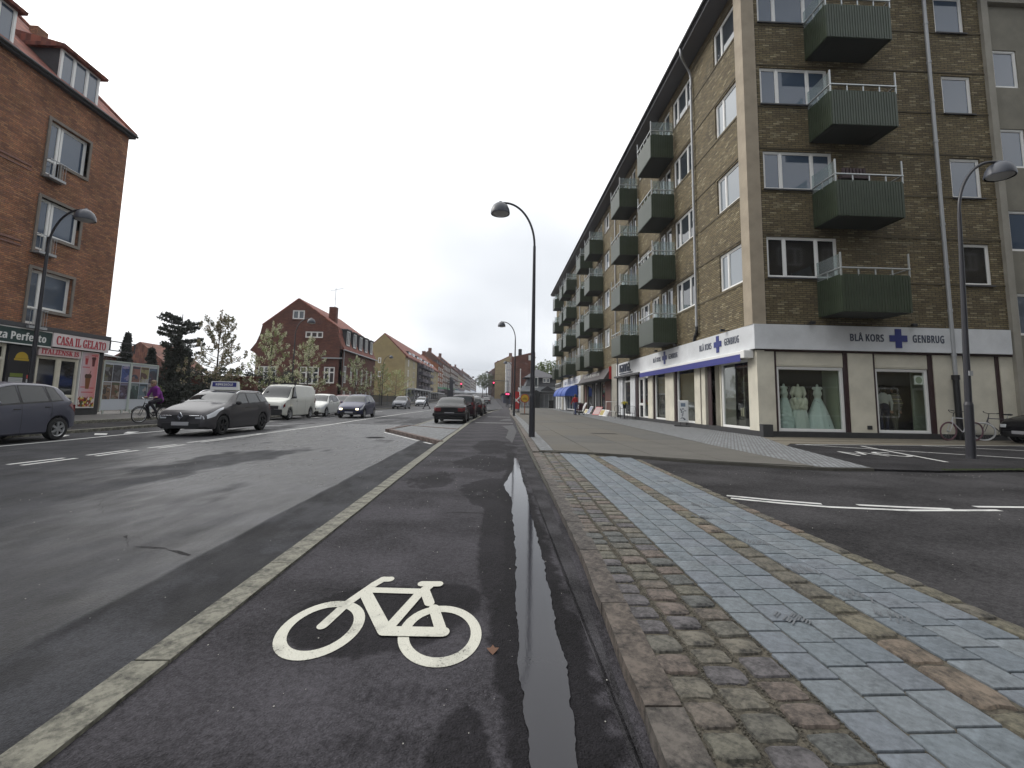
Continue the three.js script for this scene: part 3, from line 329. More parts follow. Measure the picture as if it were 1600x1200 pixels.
  sheet([[0.51, 3], [0.51, -2], [0.505, -4.6], [0.54, -8.2], [0.5, -11], [0.62, -13], [0.78, -12.6], [0.75, -8.6], [0.68, -6], [0.62, -3.8], [0.53, -1.6], [0.46, 3]].map(([x, z]) => [x, z]), 0.005, M.patch, 'asphalt_patch');
  struct(sheet(rag([[0.2, -1.0], [0.31, -1.75], [0.35, -2.3], [0.37, -2.9], [0.385, -3.75], [0.41, -5.4], [0.44, -7], [0.46, -9], [0.5, -10.2], [0.42, -10.4], [0.33, -8.6], [0.14, -7.0], [0.22, -6], [0.2, -4.6], [0.17, -3.5], [0.13, -2.6], [0.14, -1.6]], 0.024, 8, 60), 0.009, M.water, 'puddle'));
  struct(sheet(rag([[0.5, -14], [0.85, -19], [0.9, -24], [0.3, -23.4], [0.55, -20], [0.35, -16]], 0.03, 9), 0.008, M.damp, 'damp_asphalt')); struct(sheet(rag([[0.2, -29], [1.0, -29.5], [1.0, -33], [0.5, -31.5]], 0.03, 29), 0.008, M.damp, 'damp_asphalt'));
  // dark damp blots and older repairs on track and road
  const R = rng(8);
  const dampDull = mat([0.036, 0.033, 0.037], 0.55, { map: rep(ASPH, 1.2), bumpMap: rep(ASPHB, 0.8), bumpScale: 0.005 });
  const crack = (pts, seed, y) => { const r = rng(seed), L = [], Q = []; for (let i = 0; i < pts.length - 1; i++) for (let k = 0; k < 14; k++) { const t = k / 14, x = lerp(pts[i][0], pts[i + 1][0], t) + 0.03 * (r() - 0.5), z = lerp(pts[i][1], pts[i + 1][1], t) + 0.05 * (r() - 0.5), w = 0.001 + 0.002 * r(); L.push([x - w, z]); Q.push([x + w, z]); } struct(sheet([...L, ...Q.reverse()], y, M.asphaltPark, 'road_crack')); };
  crack([[-3.35, -4.6], [-3.1, -4.3], [-2.75, -4.25], [-2.4, -4.05]], 3, -0.067); crack([[-5.6, -8.2], [-4.9, -7.2], [-4.7, -6.0], [-4.2, -5.4]], 5, -0.067); crack([[4.2, -3.4], [5.4, -3.9], [6.3, -3.7], [7.8, -4.4]], 7, 0.0475); crack([[-0.95, -5.2], [-0.4, -5.35], [0.05, -5.3]], 9, 0.0028);
  const specks = new THREE.InstancedMesh(new THREE.IcosahedronGeometry(1, 0), mat([0.34, 0.33, 0.3], 0.9), 420), ms = new THREE.Matrix4(); for (let i = 0; i < 420; i++) { const g = i % 3, z = -1.6 - 9 * Math.pow(R(), 1.5), x = g === 0 ? lerp(-1.4, 0.55, R()) : g === 1 ? lerp(-6, -1.7, R()) : lerp(3.1, 9, R()), sz = (0.0015 + 0.003 * R() * R()) * (1 + 0.12 * -z); ms.makeScale(sz, sz * 0.6, sz * 1.2).setPosition(x, (g === 0 ? 0.003 : g === 1 ? -0.067 : 0.046) + sz * 0.3, g === 2 ? Math.max(z, -8.4) : z); specks.setMatrixAt(i, ms); } specks.name = 'grit'; scene.add(tag(specks, 'small pale grit scattered over track, road and side street', 'grit', null, 'stuff'));
  const leaf = new MB(); { const s = new THREE.Shape([[0, -0.03], [0.02, -0.005], [0.03, 0.012], [0.01, 0.012], [0, 0.03], [-0.012, 0.012], [-0.03, 0.01], [-0.02, -0.006]].map((p) => new THREE.Vector2(...p))); const g = new THREE.ExtrudeGeometry(s, { depth: 0.002, bevelEnabled: false }); g.rotateX(-1.25); g.translate(0.012, 0.012, -2.46); leaf.add(g); } tag(leaf.build('fallen_leaf', mat([0.12, 0.06, 0.035], 0.8)), 'small dry brown leaf lying on the cycle track', 'leaf');
  // moss along the back edge of the side street
  const moss = new THREE.InstancedMesh(new THREE.ConeGeometry(0.012, 0.07, 4), mat([0.035, 0.045, 0.018], 0.9), 1500), m4 = new THREE.Matrix4(); for (let i = 0; i < 1500; i++) { const x = 8.4 + 6.5 * R(); m4.makeScale(1, 0.2 + 0.6 * R() * R(), 1).setPosition(x, 0.1, -8.72 - (x - 8.4) * 0.14 - 0.12 * R()); moss.setMatrixAt(i, m4); } moss.name = 'moss'; scene.add(tag(moss, 'thin green moss and grass along the side street edge', 'moss', null, 'stuff'));
}
/* ------------------------------------------------------------------ buildings: shared builders */
const wallShape = (w, h, holes) => { const s = new THREE.Shape([[0, 0], [w, 0], [w, h], [0, h]].map((p) => new THREE.Vector2(...p))); for (const [x0, x1, y0, y1] of holes) s.holes.push(new THREE.Path([[x0, y0], [x0, y1], [x1, y1], [x1, y0]].map((p) => new THREE.Vector2(...p)))); return s; };
const wallGeo = (w, h, holes, t) => new THREE.ExtrudeGeometry(wallShape(w, h, holes), { depth: t, bevelEnabled: false }).translate(0, 0, -t);
const winCache = {};
// a casement window standing on y = 0, centred in x, its frame's face at z = 0: [frame geometry, panes]
function winGeo(w, h, cols, rows = [1], f = 0.07) {
  const key = [w, h, cols, rows, f].join(); if (winCache[key]) return winCache[key];
  const m = new MB(), g = new MB(), t = 0.09, sc = cols.reduce((a, b) => a + b, 0), sr = rows.reduce((a, b) => a + b, 0);
  m.box(-w / 2, w / 2, 0, f, -t, 0).box(-w / 2, w / 2, h - f, h, -t, 0).box(-w / 2, -w / 2 + f, f, h - f, -t, 0).box(w / 2 - f, w / 2, f, h - f, -t, 0);
  let x = -w / 2; cols.forEach((c, i) => { const x1 = x + w * c / sc, xa = i ? x + f * 0.55 : x + f, xb = i < cols.length - 1 ? x1 - f * 0.55 : x1 - f; if (i < cols.length - 1) m.box(x1 - f * 0.55, x1 + f * 0.55, f, h - f, -t, 0.004);
    let y = 0; rows.forEach((r, j) => { const y1 = y + h * r / sr, ya = j ? y + f * 0.4 : y + f, yb = j < rows.length - 1 ? y1 - f * 0.4 : y1 - f; if (j < rows.length - 1) m.box(xa, xb, y1 - f * 0.4, y1 + f * 0.4, -t, 0.002);
      const e = Math.min(0.035, w * 0.03); m.box(xa, xb, ya, ya + e, -t, -0.018).box(xa, xb, yb - e, yb, -t, -0.018).box(xa, xa + e, ya + e, yb - e, -t, -0.018).box(xb - e, xb, ya + e, yb - e, -t, -0.018);
      g.box(xa + e, xb - e, ya + e, yb - e, -0.06, -0.045); y = y1; }); x = x1; });
  return winCache[key] = [m.geo(), g.geo()];
}
function addWindow(parent, at, turn, [fg, pg], frameMat = M.white, paneMat = M.glass, name = 'window') {
  const o = parent.org, m = put(parent, fg, name, frameMat, o ? [at[0] - o.x, at[1] - o.y, at[2] - o.z] : at, turn); put(m, pg, 'pane', paneMat); return m;
}
const FACE_S = -Math.PI / 2, FACE_L = Math.PI / 2;        // faces of the right-hand (-x) and left-hand (+x) house fronts

/* ------------------------------------------------------------------ corner block of flats on the right */
{
  const X = 9.7, Z = -17.3, ZE = -77, XE = 19.62, TOP = 18.75, b = thing('apartment_building', 'long yellow brick block of flats with dark green balconies above the corner shop', 'apartment building', [X, 0, Z]);
  const R = rng(5), sill = [6.1, 9.62, 13.16, 16.7], head = [7.72, 11.2, 14.74, 18.25];
  // street front: windows by distance from the corner; balconies in pairs
  const bal = [-25.0, -31.8, -42.6, -47.5, -57.2, -61.2, -68.6], holesS = [], winS = [];
  const addS = (z0, z1, k, cols, pane, low = 0) => { holesS.push([-(Z) + z0 - 0, -(Z) + z1, sill[k] - low, head[k]]); winS.push([(z0 + z1) / 2, sill[k] - low, Math.abs(z1 - z0), head[k] - sill[k] + low, cols, pane]); };
  for (let k = 0; k < 4; k++) {
    addS(-20.0, -17.5, k, [1, 1.9, 0.9], k === 3 ? M.glass : M.glassLight); addS(-25.1, -22.65, k, [1, 1.8, 1], M.glass);
    bal.forEach((z, i) => { addS(z - 1.5, z - 0.55, k, [1], M.glass, 1.0); addS(z - 2.45, z - 1.55, k, [1], M.glassBlue); if (i) addS(z + 0.25, z + 2.35, k, [1, 1.6, 1], R() > 0.5 ? M.glass : M.glassBlue); if (i === 0 || i === 1) addS(z - 4.0, z - 2.75, k, [1, 1], M.glass); });
    addS(-54.5, -52.8, k, [1, 1], M.glass); addS(-75.4, -73.2, k, [1, 1.4, 1], M.glass);
  }
  const holes2 = holesS.map(([a, c, y0, y1]) => [Math.min(-a, -c), Math.max(-a, -c), y0, y1].map((q) => q));   // distance back from the corner
  { const w = -ZE + Z, g = wallGeo(w, TOP - 4.22, holes2.map(([a, c, y0, y1]) => [a, c, y0 - 4.22, y1 - 4.22]), 0.35); const m = new MB().add(g, new THREE.Matrix4().makeRotationY(FACE_S).premultiply(new THREE.Matrix4().makeScale(1, 1, -1))); m.g.forEach(flip); const gg = m.geo(); put(b, gg, 'wall', M.yellowBrick, [0, 4.22, 0]); }
  for (const [z, y, w, h, cols, pane] of winS) addWindow(b, [X + 0.07, y, z], FACE_S, winGeo(+w.toFixed(2), +h.toFixed(2), cols), M.white, pane);
  // side front over the shop
  const holesZ = [], winZ = [];
  for (let k = 0; k < 4; k++) { winZ.push([11.65, sill[k], 2.78, head[k] - sill[k], [1, 1.75, 1.1], k === 0 ? M.glassDark : M.glassBlue]); winZ.push([18.52 - 0.06 * k, sill[k] - 0.1, 1.24, 1.66, [1], k === 0 ? M.glassDark : M.glassBlue]); }
  for (const [x, y, w, h] of winZ) holesZ.push([x - w / 2 - X, x + w / 2 - X, y - 4.22, y + h - 4.22]);
  put(b, uvMetres(clean(wallGeo(XE - X, TOP - 4.22, holesZ, 0.35))), 'wall', M.yellowBrick, [0, 4.22, 0]);
  for (const [x, y, w, h, cols, pane] of winZ) addWindow(b, [x, y, Z - 0.06], 0, winGeo(w, +h.toFixed(2), cols), M.white, pane);
  const course = grain([0.1, 0.08, 0.045], 0.85, 0.6, 0.003);
  for (let k = 0; k < 4; k++) { for (const y of [sill[k] - 0.13, head[k] + 0.07]) { new MB().box(X, XE, y, y + 0.06, Z, Z + 0.022).box(X - 0.022, X, y, y + 0.06, Z + 0.022, ZE).build('string_course', course, b); } const s = new MB(); for (const [x, , w] of winZ.slice(2 * k, 2 * k + 2)) s.box(x - w / 2 - 0.03, x + w / 2 + 0.03, winZ[2 * k + (w < 2 ? 1 : 0)][1] - 0.05, winZ[2 * k + (w < 2 ? 1 : 0)][1], Z + 0.024, Z + 0.09); s.build('window_sill', M.eave, b); }
  new MB().box(X - 0.16, X + 0.36, 4.26, 18.7, Z - 0.5, Z + 0.1).build('corner_post', M.post, b);
  new MB().box(X + 0.35, 24, 0.05, TOP, ZE, Z - 6.2).box(X + 0.36, XE, 4.3, 4.5, ZE + 0.4, Z - 0.36).box(X + 0.36, X + 0.6, 4.5, TOP, Z - 5, ZE).build('house_body', M.inside, b);
  // staircase bay at the right end
  new MB().box(XE, XE + 0.28, 0.1, 18.6, Z - 0.3, Z + 0.14).box(XE + 2.25, XE + 2.55, 0.1, 18.6, Z - 0.3, Z + 0.14).box(XE + 0.28, XE + 2.25, 18.0, 18.6, Z - 0.3, Z + 0.14).build('stair_frame', M.beige, b);
  put(b, uvMetres(clean(wallGeo(2, 17.9, [5.75, 9.1, 12.55, 16.0].map((y) => [0.22, 1.25, y - 1.75, y - 0.1]).concat([[0.25, 1.6, 0.02, 2.9]]), 0.2))), 'stair_wall', M.beigeDark, [XE + 0.27 - X, 0.1, -0.06]);
  for (const y of [4.1, 7.45, 10.9, 14.35]) addWindow(b, [XE + 1.0, y, Z - 0.1], 0, winGeo(1.03, 1.65, [1]), M.white, M.glassBlue);
  addWindow(b, [XE + 1.2, 0.12, Z - 0.12], 0, winGeo(1.35, 2.88, [1], [2, 1]), M.darkRed, M.glassDark, 'stair_door');
  new MB().box(XE + 2.55, XE + 9, 0.1, 18.75, Z - 0.35, Z).build('wall', M.yellowBrick, b);
  // roof overhang, gutter, low roof
  new MB().box(X - 0.82, 30, TOP, TOP + 0.1, ZE - 0.7, Z + 0.75).build('roof_soffit', M.soffit, b); new MB().box(X - 0.86, 30, TOP + 0.1, TOP + 0.34, ZE - 0.74, Z + 0.8).build('roof_edge', M.eave, b);
  { const g = new MB(); g.prism([[X - 0.8, TOP + 0.34], [X + 7, TOP + 3.2], [X + 14, TOP + 0.34]], ZE - 0.6, Z + 0.7, 'z'); g.build('roof', M.slate, b); }
  new MB().bar([X - 0.92, TOP + 0.22, Z + 0.7], [X - 0.92, TOP + 0.22, ZE - 0.6], 0.075).build('gutter', M.eave, b);
  { const p = new MB(); p.tube([[X - 0.9, TOP + 0.2, -21.6], [X - 0.85, TOP - 0.2, -21.6], [X - 0.5, TOP - 0.35, -22.0], [X - 0.14, TOP - 0.7, -22.25], [X - 0.12, 17, -22.25]], 0.06, 30); p.bar([X - 0.12, 17, -22.25], [X - 0.12, 4.9, -22.25], 0.06); for (let y = 5; y < 18; y += 1.75) p.bar([X - 0.12, y, -22.25], [X - 0.12, y + 0.1, -22.25], 0.075); p.build('drainpipe', M.zinc, b); new MB().tube([[X - 0.12, 4.95, -22.25], [X - 0.12, 4.7, -22.25], [X - 0.05, 4.55, -22.6], [X - 0.05, 4.25, -22.75]], 0.075, 14).build('pipe_bend', M.black, b); }
  { const p = new MB(); p.bar([17.17, 18.6, Z + 0.16], [17.17, 2.4, Z + 0.16], 0.07); for (let y = 3.2; y < 18.5; y += 1.7) p.bar([17.17, y, Z + 0.16], [17.17, y + 0.1, Z + 0.16], 0.085); p.build('drainpipe', M.zinc, b); new MB().bar([17.17, 2.4, Z + 0.16], [17.17, 0.1, Z + 0.16], 0.1).bar([17.17, 2.32, Z + 0.16], [17.17, 2.5, Z + 0.16], 0.125).build('pipe_foot', M.black, b); }
  for (const z of [-36.9, -53.6]) { const p = new MB(); p.bar([X - 0.1, TOP - 0.3, z - 1], [X - 0.1, 5, z - 1], 0.055); p.build('drainpipe', M.zinc, b); }
  new MB().tube([[X - 0.1, 5, -37.2], [X - 0.16, 4.7, -37.2], [X - 0.16, 4.4, -37.0], [X - 0.16, 4.1, -37.0]], 0.055, 14).bar([X - 0.16, 4.15, -37], [X - 0.16, 0.1, -37], 0.05).build('pipe_foot', M.black, b);
  // balconies: floor tray, ribbed fronts, rail, glass screens
  const tray = (() => { const m = new MB(), w = 2.5, d = 1.34, h = 1.36; m.box(-w / 2 + 0.01, w / 2 - 0.01, 0.06, 0.16, 0.0, d - 0.06);
    m.box(-w / 2, w / 2, 0, h, d - 0.05, d - 0.035).box(-w / 2, -w / 2 + 0.015, 0, h, 0.02, d - 0.05).box(w / 2 - 0.015, w / 2, 0, h, 0.02, d - 0.05);
    for (let i = 0; i < 25; i++) { const x = -w / 2 + 0.05 + i * 0.1; m.box(x - 0.034, x + 0.034, 0.012, h - 0.012, d - 0.035, d - 0.014); } for (let i = 0; i < 13; i++) { const z = 0.07 + i * 0.1; for (const s of [-1, 1]) m.box(s * (w / 2), s * (w / 2 + 0.02), 0.012, h - 0.012, z - 0.034, z + 0.034); }
    return m.geo(); })();
  const railG = (() => { const m = new MB(), w = 2.5, d = 1.34; m.rbox(-w / 2 - 0.03, w / 2 + 0.03, 1.56, 1.61, d - 0.07, d, 0.01).rbox(-w / 2 - 0.03, -w / 2 + 0.03, 1.56, 1.61, 0.05, d - 0.07, 0.01).rbox(w / 2 - 0.03, w / 2 + 0.03, 1.56, 1.61, 0.05, d - 0.07, 0.01); for (const x of [-0.62, 0, 0.62]) m.box(x - 0.02, x + 0.02, 1.3, 1.56, d - 0.05, d - 0.02); for (const s of [-1, 1]) { m.box(s * w / 2 - 0.022, s * w / 2 + 0.022, 1.3, 2.15, d - 0.065, d - 0.02); m.box(s * w / 2 - 0.02, s * w / 2 + 0.02, 1.3, 1.56, 0.6, 0.64); } return m.geo(); })();
  const screenG = [-1, 1].map((q) => new MB().box(q * 1.245, q * 1.26, 1.36, 2.1, 0.05, 1.24).geo()), bracketG = new MB().box(-1.0, -0.9, 0.0, 0.06, 0, 1.25).box(0.9, 1.0, 0.0, 0.06, 0, 1.25).box(-1.2, 1.2, 0.01, 0.058, 0.02, 1.26).geo();
  const balcony = (p, turn) => { const m = put(b, tray, 'balcony', M.balcony, p, turn); put(m, railG, 'rail', M.rail); put(m, screenG[turn ? 1 : 0], 'glass_screen', M.frost); put(m, bracketG, 'balcony_base', M.balconyDark); };
  for (let k = 0; k < 4; k++) { balcony([13.4 - X, 4.58 + 3.5 * k, 0], 0); for (const z of bal) balcony([0, 4.5 + 3.5 * k, z - 1.25 - Z], FACE_S); }
  { const m = new MB(); for (let i = 0; i < 7; i++) m.box(12.6 + i * 0.13, 12.68 + i * 0.13, 13.22 - 3.5 + 0.02, 13.5 - 3.5 + 0.02, Z + 1.0, Z + 1.1); m.box(12.5, 13.6, 13.1 - 3.5, 13.24 - 3.5, Z + 0.95, Z + 1.15); m.build('flower_box', M.darkRed, b); }

  for (const [z, k, kind] of [[-25, 0, 0], [-25, 2, 1], [-31.8, 1, 0], [-31.8, 3, 1], [-42.6, 1, 1], [-47.5, 2, 0], [-42.6, 3, 0], [-57.2, 0, 1]]) { const y = 4.5 + 3.5 * k, m = new MB(), q = rng(Math.round(-z * 10 + k)); if (kind) { for (let i = 0; i < 90; i++) m.ball(X - 1.12 + 0.16 * (q() - 0.5), y + 1.38 + 0.3 * q(), z - 0.4 - 1.5 * q(), 0.045, 0.03, 0.045, 5); m.build('balcony_plant', mat([0.05, 0.075, 0.03], 0.9), b).userData.kind = 'stuff'; } else { m.box(X - 0.9, X - 0.86, y + 0.9, y + 1.75, z - 1.1, z - 0.6).box(X - 0.9, X - 0.5, y + 0.7, y + 0.75, z - 1.1, z - 0.6); m.build('balcony_chair', M.whiteSign, b); } }
  // ---- shop storey: white sign band, cream piers, windows with dark red frames
  new MB().box(X - 0.14, X - 0.0, 3.33, 4.26, -37.5, Z + 0.15).box(X, 19.5, 3.33, 4.26, Z, Z + 0.15).build('shop_sign', M.whiteSign, b, 'white sign band with blue crosses wrapping the corner');
  { const sign = (x, z, turn, wl, wr, gap, h) => { const rot = (dx) => (turn ? [X - 0.14 - X, 0, z + dx - Z] : [x + dx - X, 0, 0.15]); const P = (dx, y) => { const q = rot(dx); q[1] = y; return q; };
      put(b, letters('BLÅ KORS', wl, h * 1.18), 'lettering', M.ink, P(-(gap + wl / 2), 3.69), turn); put(b, letters('GENBRUG', wr, h), 'lettering', M.ink, P(gap + wr / 2, 3.69), turn);
      put(b, new MB().box(-0.12, 0.12, -0.36, 0.36, 0, 0.025).box(-0.34, -0.12, -0.12, 0.12, 0, 0.025).box(0.12, 0.34, -0.12, 0.12, 0, 0.025).geo(), 'blue_cross', M.blueSign, P(0, 3.83), turn); };
    sign(15.07, 0, 0, 1.3, 1.22, 0.56, 0.29); sign(0, -20.08, FACE_S, 1.25, 1.2, 0.6, 0.3); sign(0, -26.6, FACE_S, 1.35, 1.3, 0.62, 0.28); }
  put(b, letters('nanna.', 3.0, 0.62, FR, 0.05), 'lettering', M.ink, [-0.15, 3.52, -34.9 - Z], FACE_S); new MB().box(X - 0.2, X - 0.14, 3.4, 3.46, -36.4, -33).build('lettering_bar', M.ink, b);
  const pier = (z0, z1, m = M.cream) => new MB().box(X, X + 0.3, 0.3, 3.33, z1, z0).build('pier', m, b), strip = (z0, z1) => new MB().box(X + 0.06, X + 0.25, 0.2, 3.33, z1, z0).build('frame_post', M.darkRed, b);
  const shopWin = (z0, z1, y0, y1, m = M.shopGlass) => addWindow(b, [X + 0.14, y0, (z0 + z1) / 2], FACE_S, winGeo(+(z0 - z1).toFixed(2), y1 - y0, [1], [1], 0.08), M.white, m, 'shop_window');
  pier(Z - 0.3, -17.95); strip(-17.95, -18.05); shopWin(-18.05, -20.4, 0.28, 3.05);
  // recessed door beside it
  new MB().box(X + 0.1, X + 0.75, 0.1, 3.2, -20.5, -20.42).box(X + 0.1, X + 0.75, 0.1, 3.2, -21.34, -21.26).build('door_reveal', M.cream, b); addWindow(b, [X + 0.55, 0.12, -20.88], FACE_S, winGeo(0.76, 2.75, [1], [1, 1.5], 0.12), M.white, M.glassDark, 'shop_door'); strip(-21.26, -21.6);
  pier(-21.75, -22.15); strip(-22.15, -22.3); pier(-22.3, -22.95); strip(-22.95, -23.1); shopWin(-23.1, -25.5, 0.28, 3.1); strip(-25.5, -25.68); pier(-25.68, -27.0); strip(-27, -27.15); shopWin(-27.15, -29.1, 0.28, 3.1); strip(-29.1, -29.2); pier(-29.2, -30.1);
  shopWin(-30.15, -31.4, 0.28, 3.0); addWindow(b, [X + 0.14, 0.15, -31.95], FACE_S, winGeo(1.05, 2.85, [1], [1.1, 2], 0.14), M.white, M.glassDark, 'shop_door'); strip(-32.55, -32.95); pier(-32.95, -34.1, M.whiteSign); strip(-34.1, -34.25); shopWin(-34.25, -36.1, 0.3, 2.9, M.glassDark); pier(-36.25, -37.5, M.whiteSign);
  new MB().box(X - 0.35, X, 3.16, 3.28, -37.5, -31).build('canopy', M.eave, b);
  new MB().box(X - 0.02, X + 0.2, 0.08, 0.3, -37.5, Z + 0.06).box(X + 0.2, XE, 0.08, 0.3, Z - 0.14, Z + 0.06).build('plinth', M.plinth, b);
  const aw = new MB().rbox(X - 0.36, X - 0.1, 3.16, 3.3, -30.6, -17.75, 0.03).rbox(X - 0.4, X - 0.02, 3.0, 3.31, -17.75, -17.45, 0.03).build('awning_case', M.white, b); new MB().box(X - 0.38, X - 0.36, 2.9, 3.17, -30.6, -17.78).build('awning_valance', M.blue, aw);
  // side front
  const pierZ = (x0, x1) => new MB().box(x0, x1, 0.3, 3.29, Z - 0.3, Z).build('pier', M.cream, b), stripZ = (x0, x1) => new MB().box(x0, x1, 0.2, 3.29, Z - 0.25, Z - 0.04).build('frame_post', M.darkRed, b);
  new MB().box(X + 0.3, XE, 3.25, 3.33, Z - 0.3, Z + 0.02).build('sign_trim', M.darkRed, b);
  pierZ(X, 10.36); stripZ(10.36, 10.46); pierZ(13.2, 14.15); stripZ(13.04, 13.2); stripZ(14.15, 14.25); stripZ(16.32, 16.5); pierZ(16.5, 17.65); stripZ(17.65, 17.78); stripZ(18.98, 19.12); pierZ(19.12, XE);
  for (const [x0, x1] of [[10.47, 13.03], [14.26, 16.31]]) { addWindow(b, [(x0 + x1) / 2, 0.3, Z - 0.1], 0, winGeo(+(x1 - x0).toFixed(2), 2.4, [1], [1], 0.07), M.white, M.shopGlass, 'shop_window'); new MB().box(x0, x1, 2.71, 3.25, Z - 0.22, Z - 0.06).box(x0 + 0.05, x1 - 0.05, 2.76, 3.2, Z - 0.06, Z - 0.045).build('shutter_box', M.cream, b); }
  new MB().box(17.78, 18.98, 0.3, 3.25, Z - 0.25, Z - 0.08).box(17.84, 18.9, 0.34, 2.75, Z - 0.08, Z - 0.065).build('blind_panel', M.cream, b);
  new MB().box(13.78, 13.96, 0.42, 0.56, Z, Z + 0.02).build('vent', M.plinth, b); new MB().box(X - 0.05, X + 0.32, 0.1, 0.55, Z + 0.1, Z + 0.34).build('corner_stone', M.plinth, b);
  for (const [x, y, z, t] of [[11.7, 4.32, Z + 0.3, 0], [15.6, 4.32, Z + 0.3, 0], [X - 0.3, 4.32, -19.3, 1], [X - 0.3, 4.32, -24.6, 1], [X - 0.3, 4.32, -27.6, 1]]) new MB().bar(t ? [X, y, z] : [x, y, Z], [x, y, z], 0.015).rbox(x - 0.09, x + 0.09, y - 0.05, y + 0.06, z - 0.06, z + 0.06, 0.015).build('sign_spotlight', M.black, b);
  // dim shop inside
  new MB().box(X + 0.3, XE, 0.08, 0.28, -37.4, Z - 0.3).build('shop_floor', M.insideFloor, b); new MB().box(X + 0.3, XE, 3.3, 3.4, -37.4, Z - 0.3).box(XE - 0.1, XE, 0.28, 3.3, -37.4, Z - 0.3).box(X + 4.5, XE - 0.1, 0.28, 3.3, Z - 4.4, Z - 4.3).box(X + 4.4, X + 4.5, 0.28, 3.3, -37.4, Z - 4.3).box(X + 0.3, X + 4.4, 0.28, 3.3, -37.4, -37.3).box(13.1, 13.2, 0.28, 3.3, Z - 3, Z - 0.3).box(10.2, 10.3, 0.28, 3.3, Z - 1.6, Z - 0.3).box(X + 0.35, X + 1.6, 0.28, 3.3, Z - 1.7, Z - 1.6).build('shop_walls', M.inside, b);
  new MB().box(12.95, 13.1, 0.28, 2.7, Z - 0.9, Z - 0.3).box(13.0, 13.09, 0.28, 2.7, Z - 1.2, Z - 0.9).box(16.35, 17.3, 0.28, 2.7, Z - 0.9, Z - 0.85).build('window_screen', M.insideGreen, b);
  { const r = rng(91), tones = [[0.3, 0.08, 0.06], [0.1, 0.14, 0.24], [0.4, 0.36, 0.28], [0.12, 0.18, 0.1], [0.35, 0.3, 0.1], [0.45, 0.45, 0.43]].map((c) => mat(c, 0.8)); for (const z0 of [-18.6, -19.7, -23.5, -24.7, -27.6, -28.6]) { new MB().box(X + 0.7, X + 1.1, 0.28, 0.75, z0 - 0.42, z0 + 0.42).box(X + 1.12, X + 1.15, 0.28, 1.9, z0 - 0.45, z0 + 0.45).build('display_stand', M.inside, b); for (let i = 0; i < 5; i++) { const z = z0 - 0.35 + i * 0.16, h = 0.12 + 0.3 * r(); new MB().rbox(X + 0.75, X + 0.95, 0.75, 0.75 + h, z, z + 0.1 + 0.04 * r(), 0.02).build('display_item', tones[Math.floor(r() * 6)], b); } } }
  { const r = rng(92), m = new MB(); for (let i = 0; i < 16; i++) m.rbox(10.7 + i * 0.14, 10.78 + i * 0.14, 1.0 + 0.1 * r(), 1.85, Z - 1.55, Z - 1.2, 0.02); m.bar([10.6, 1.9, Z - 1.37], [13, 1.9, Z - 1.37], 0.015); m.build('clothes_rail', mat([0.07, 0.055, 0.06], 0.9), b); }
  // ---- shops farther along the street
  new MB().box(X - 0.1, X + 0.3, 0.1, 4.4, -39.3, -37.6).build('pilaster', M.beige, b); new MB().box(X - 0.1, X + 0.3, 0.1, 4.3, -53.9, -52.1).build('pilaster', M.beige, b); new MB().box(X - 0.1, X + 0.3, 0.1, 4.3, -69.6, -68).build('pilaster', M.beige, b);
  new MB().prism([[X - 0.1, 4.2], [X - 0.75, 3.2], [X, 3.2], [X, 4.2]], -52, -39.35, 'z').build('shop_sign', mat([0.055, 0.045, 0.045], 0.6), b); { const m = put(b, letters('massage & zoneterapi', 7, 0.55, FR, 0.02), 'lettering', M.white, [-0.44, 3.44, -46 - Z], FACE_S); m.rotation.set(0, FACE_S, 0); } new MB().box(X - 0.3, X + 0.1, 3.2, 4.25, -39.36, -39.3).build('sign_end', M.red, b); new MB().box(X - 1.1, X, 3.1, 3.17, -52, -39.4).build('awning_case', M.black, b);
  const brown = mat([0.1, 0.04, 0.03], 0.6), grey = M.beigeDark;
  for (const [z0, z1, m] of [[-39.4, -40.2, M.plinth], [-40.2, -42.3, brown], [-44.4, -45.6, M.plinth], [-47, -48.2, M.plinth], [-51.2, -52, brown]]) new MB().box(X + 0.05, X + 0.3, 0.1, 3.2, z1, z0).build('shop_panel', m, b);
  for (const [z0, z1] of [[-42.4, -44.3], [-45.7, -46.9], [-48.3, -51.1]]) addWindow(b, [X + 0.14, 0.2, (z0 + z1) / 2], FACE_S, winGeo(+(z0 - z1).toFixed(2), 2.9, [1], [1], 0.08), z0 === -45.7 ? M.white : M.beige, M.glassDark, 'shop_window');
  new MB().box(X - 0.1, X + 0.2, 3.2, 4.3, -68, -54).box(X, X + 0.3, 0.1, 3.2, -56, -54).box(X, X + 0.3, 0.1, 3.2, -68, -66).build('shop_sign', M.whiteSign, b); { const m = new MB(), r = rng(66); for (let z = -55.5; z > -66.5; z -= 0.55 + 0.25 * r()) if (r() > 0.15) { m.box(X - 0.13, X - 0.1, 3.55, 3.95, z - 0.08, z); m.box(X - 0.13, X - 0.1, 3.57, 3.64, z - 0.36, z - 0.08); } m.build('lettering', mat([0.12, 0.15, 0.25], 0.6), b).userData.kind = 'stuff'; } addWindow(b, [X + 0.14, 0.2, -61], FACE_S, winGeo(9.9, 2.9, [1, 1, 1, 1], [1], 0.1), M.white, M.glassBlue, 'shop_window');
  for (let i = 0; i < 3; i++) { const z = -55.9 - i * 3.9, m = new MB(), pts = []; for (let k = 0; k <= 8; k++) { const a = k / 8 * Math.PI / 2; pts.push([X - 0.1 - 1.5 * Math.sin(a), 1.95 + 1.3 * Math.cos(a)]); } m.prism([...pts, [X - 0.1, 1.95]], z - 3.5, z, 'z'); m.build('blue_awning', mat([0.015, 0.06, 0.3], 0.5), b); }
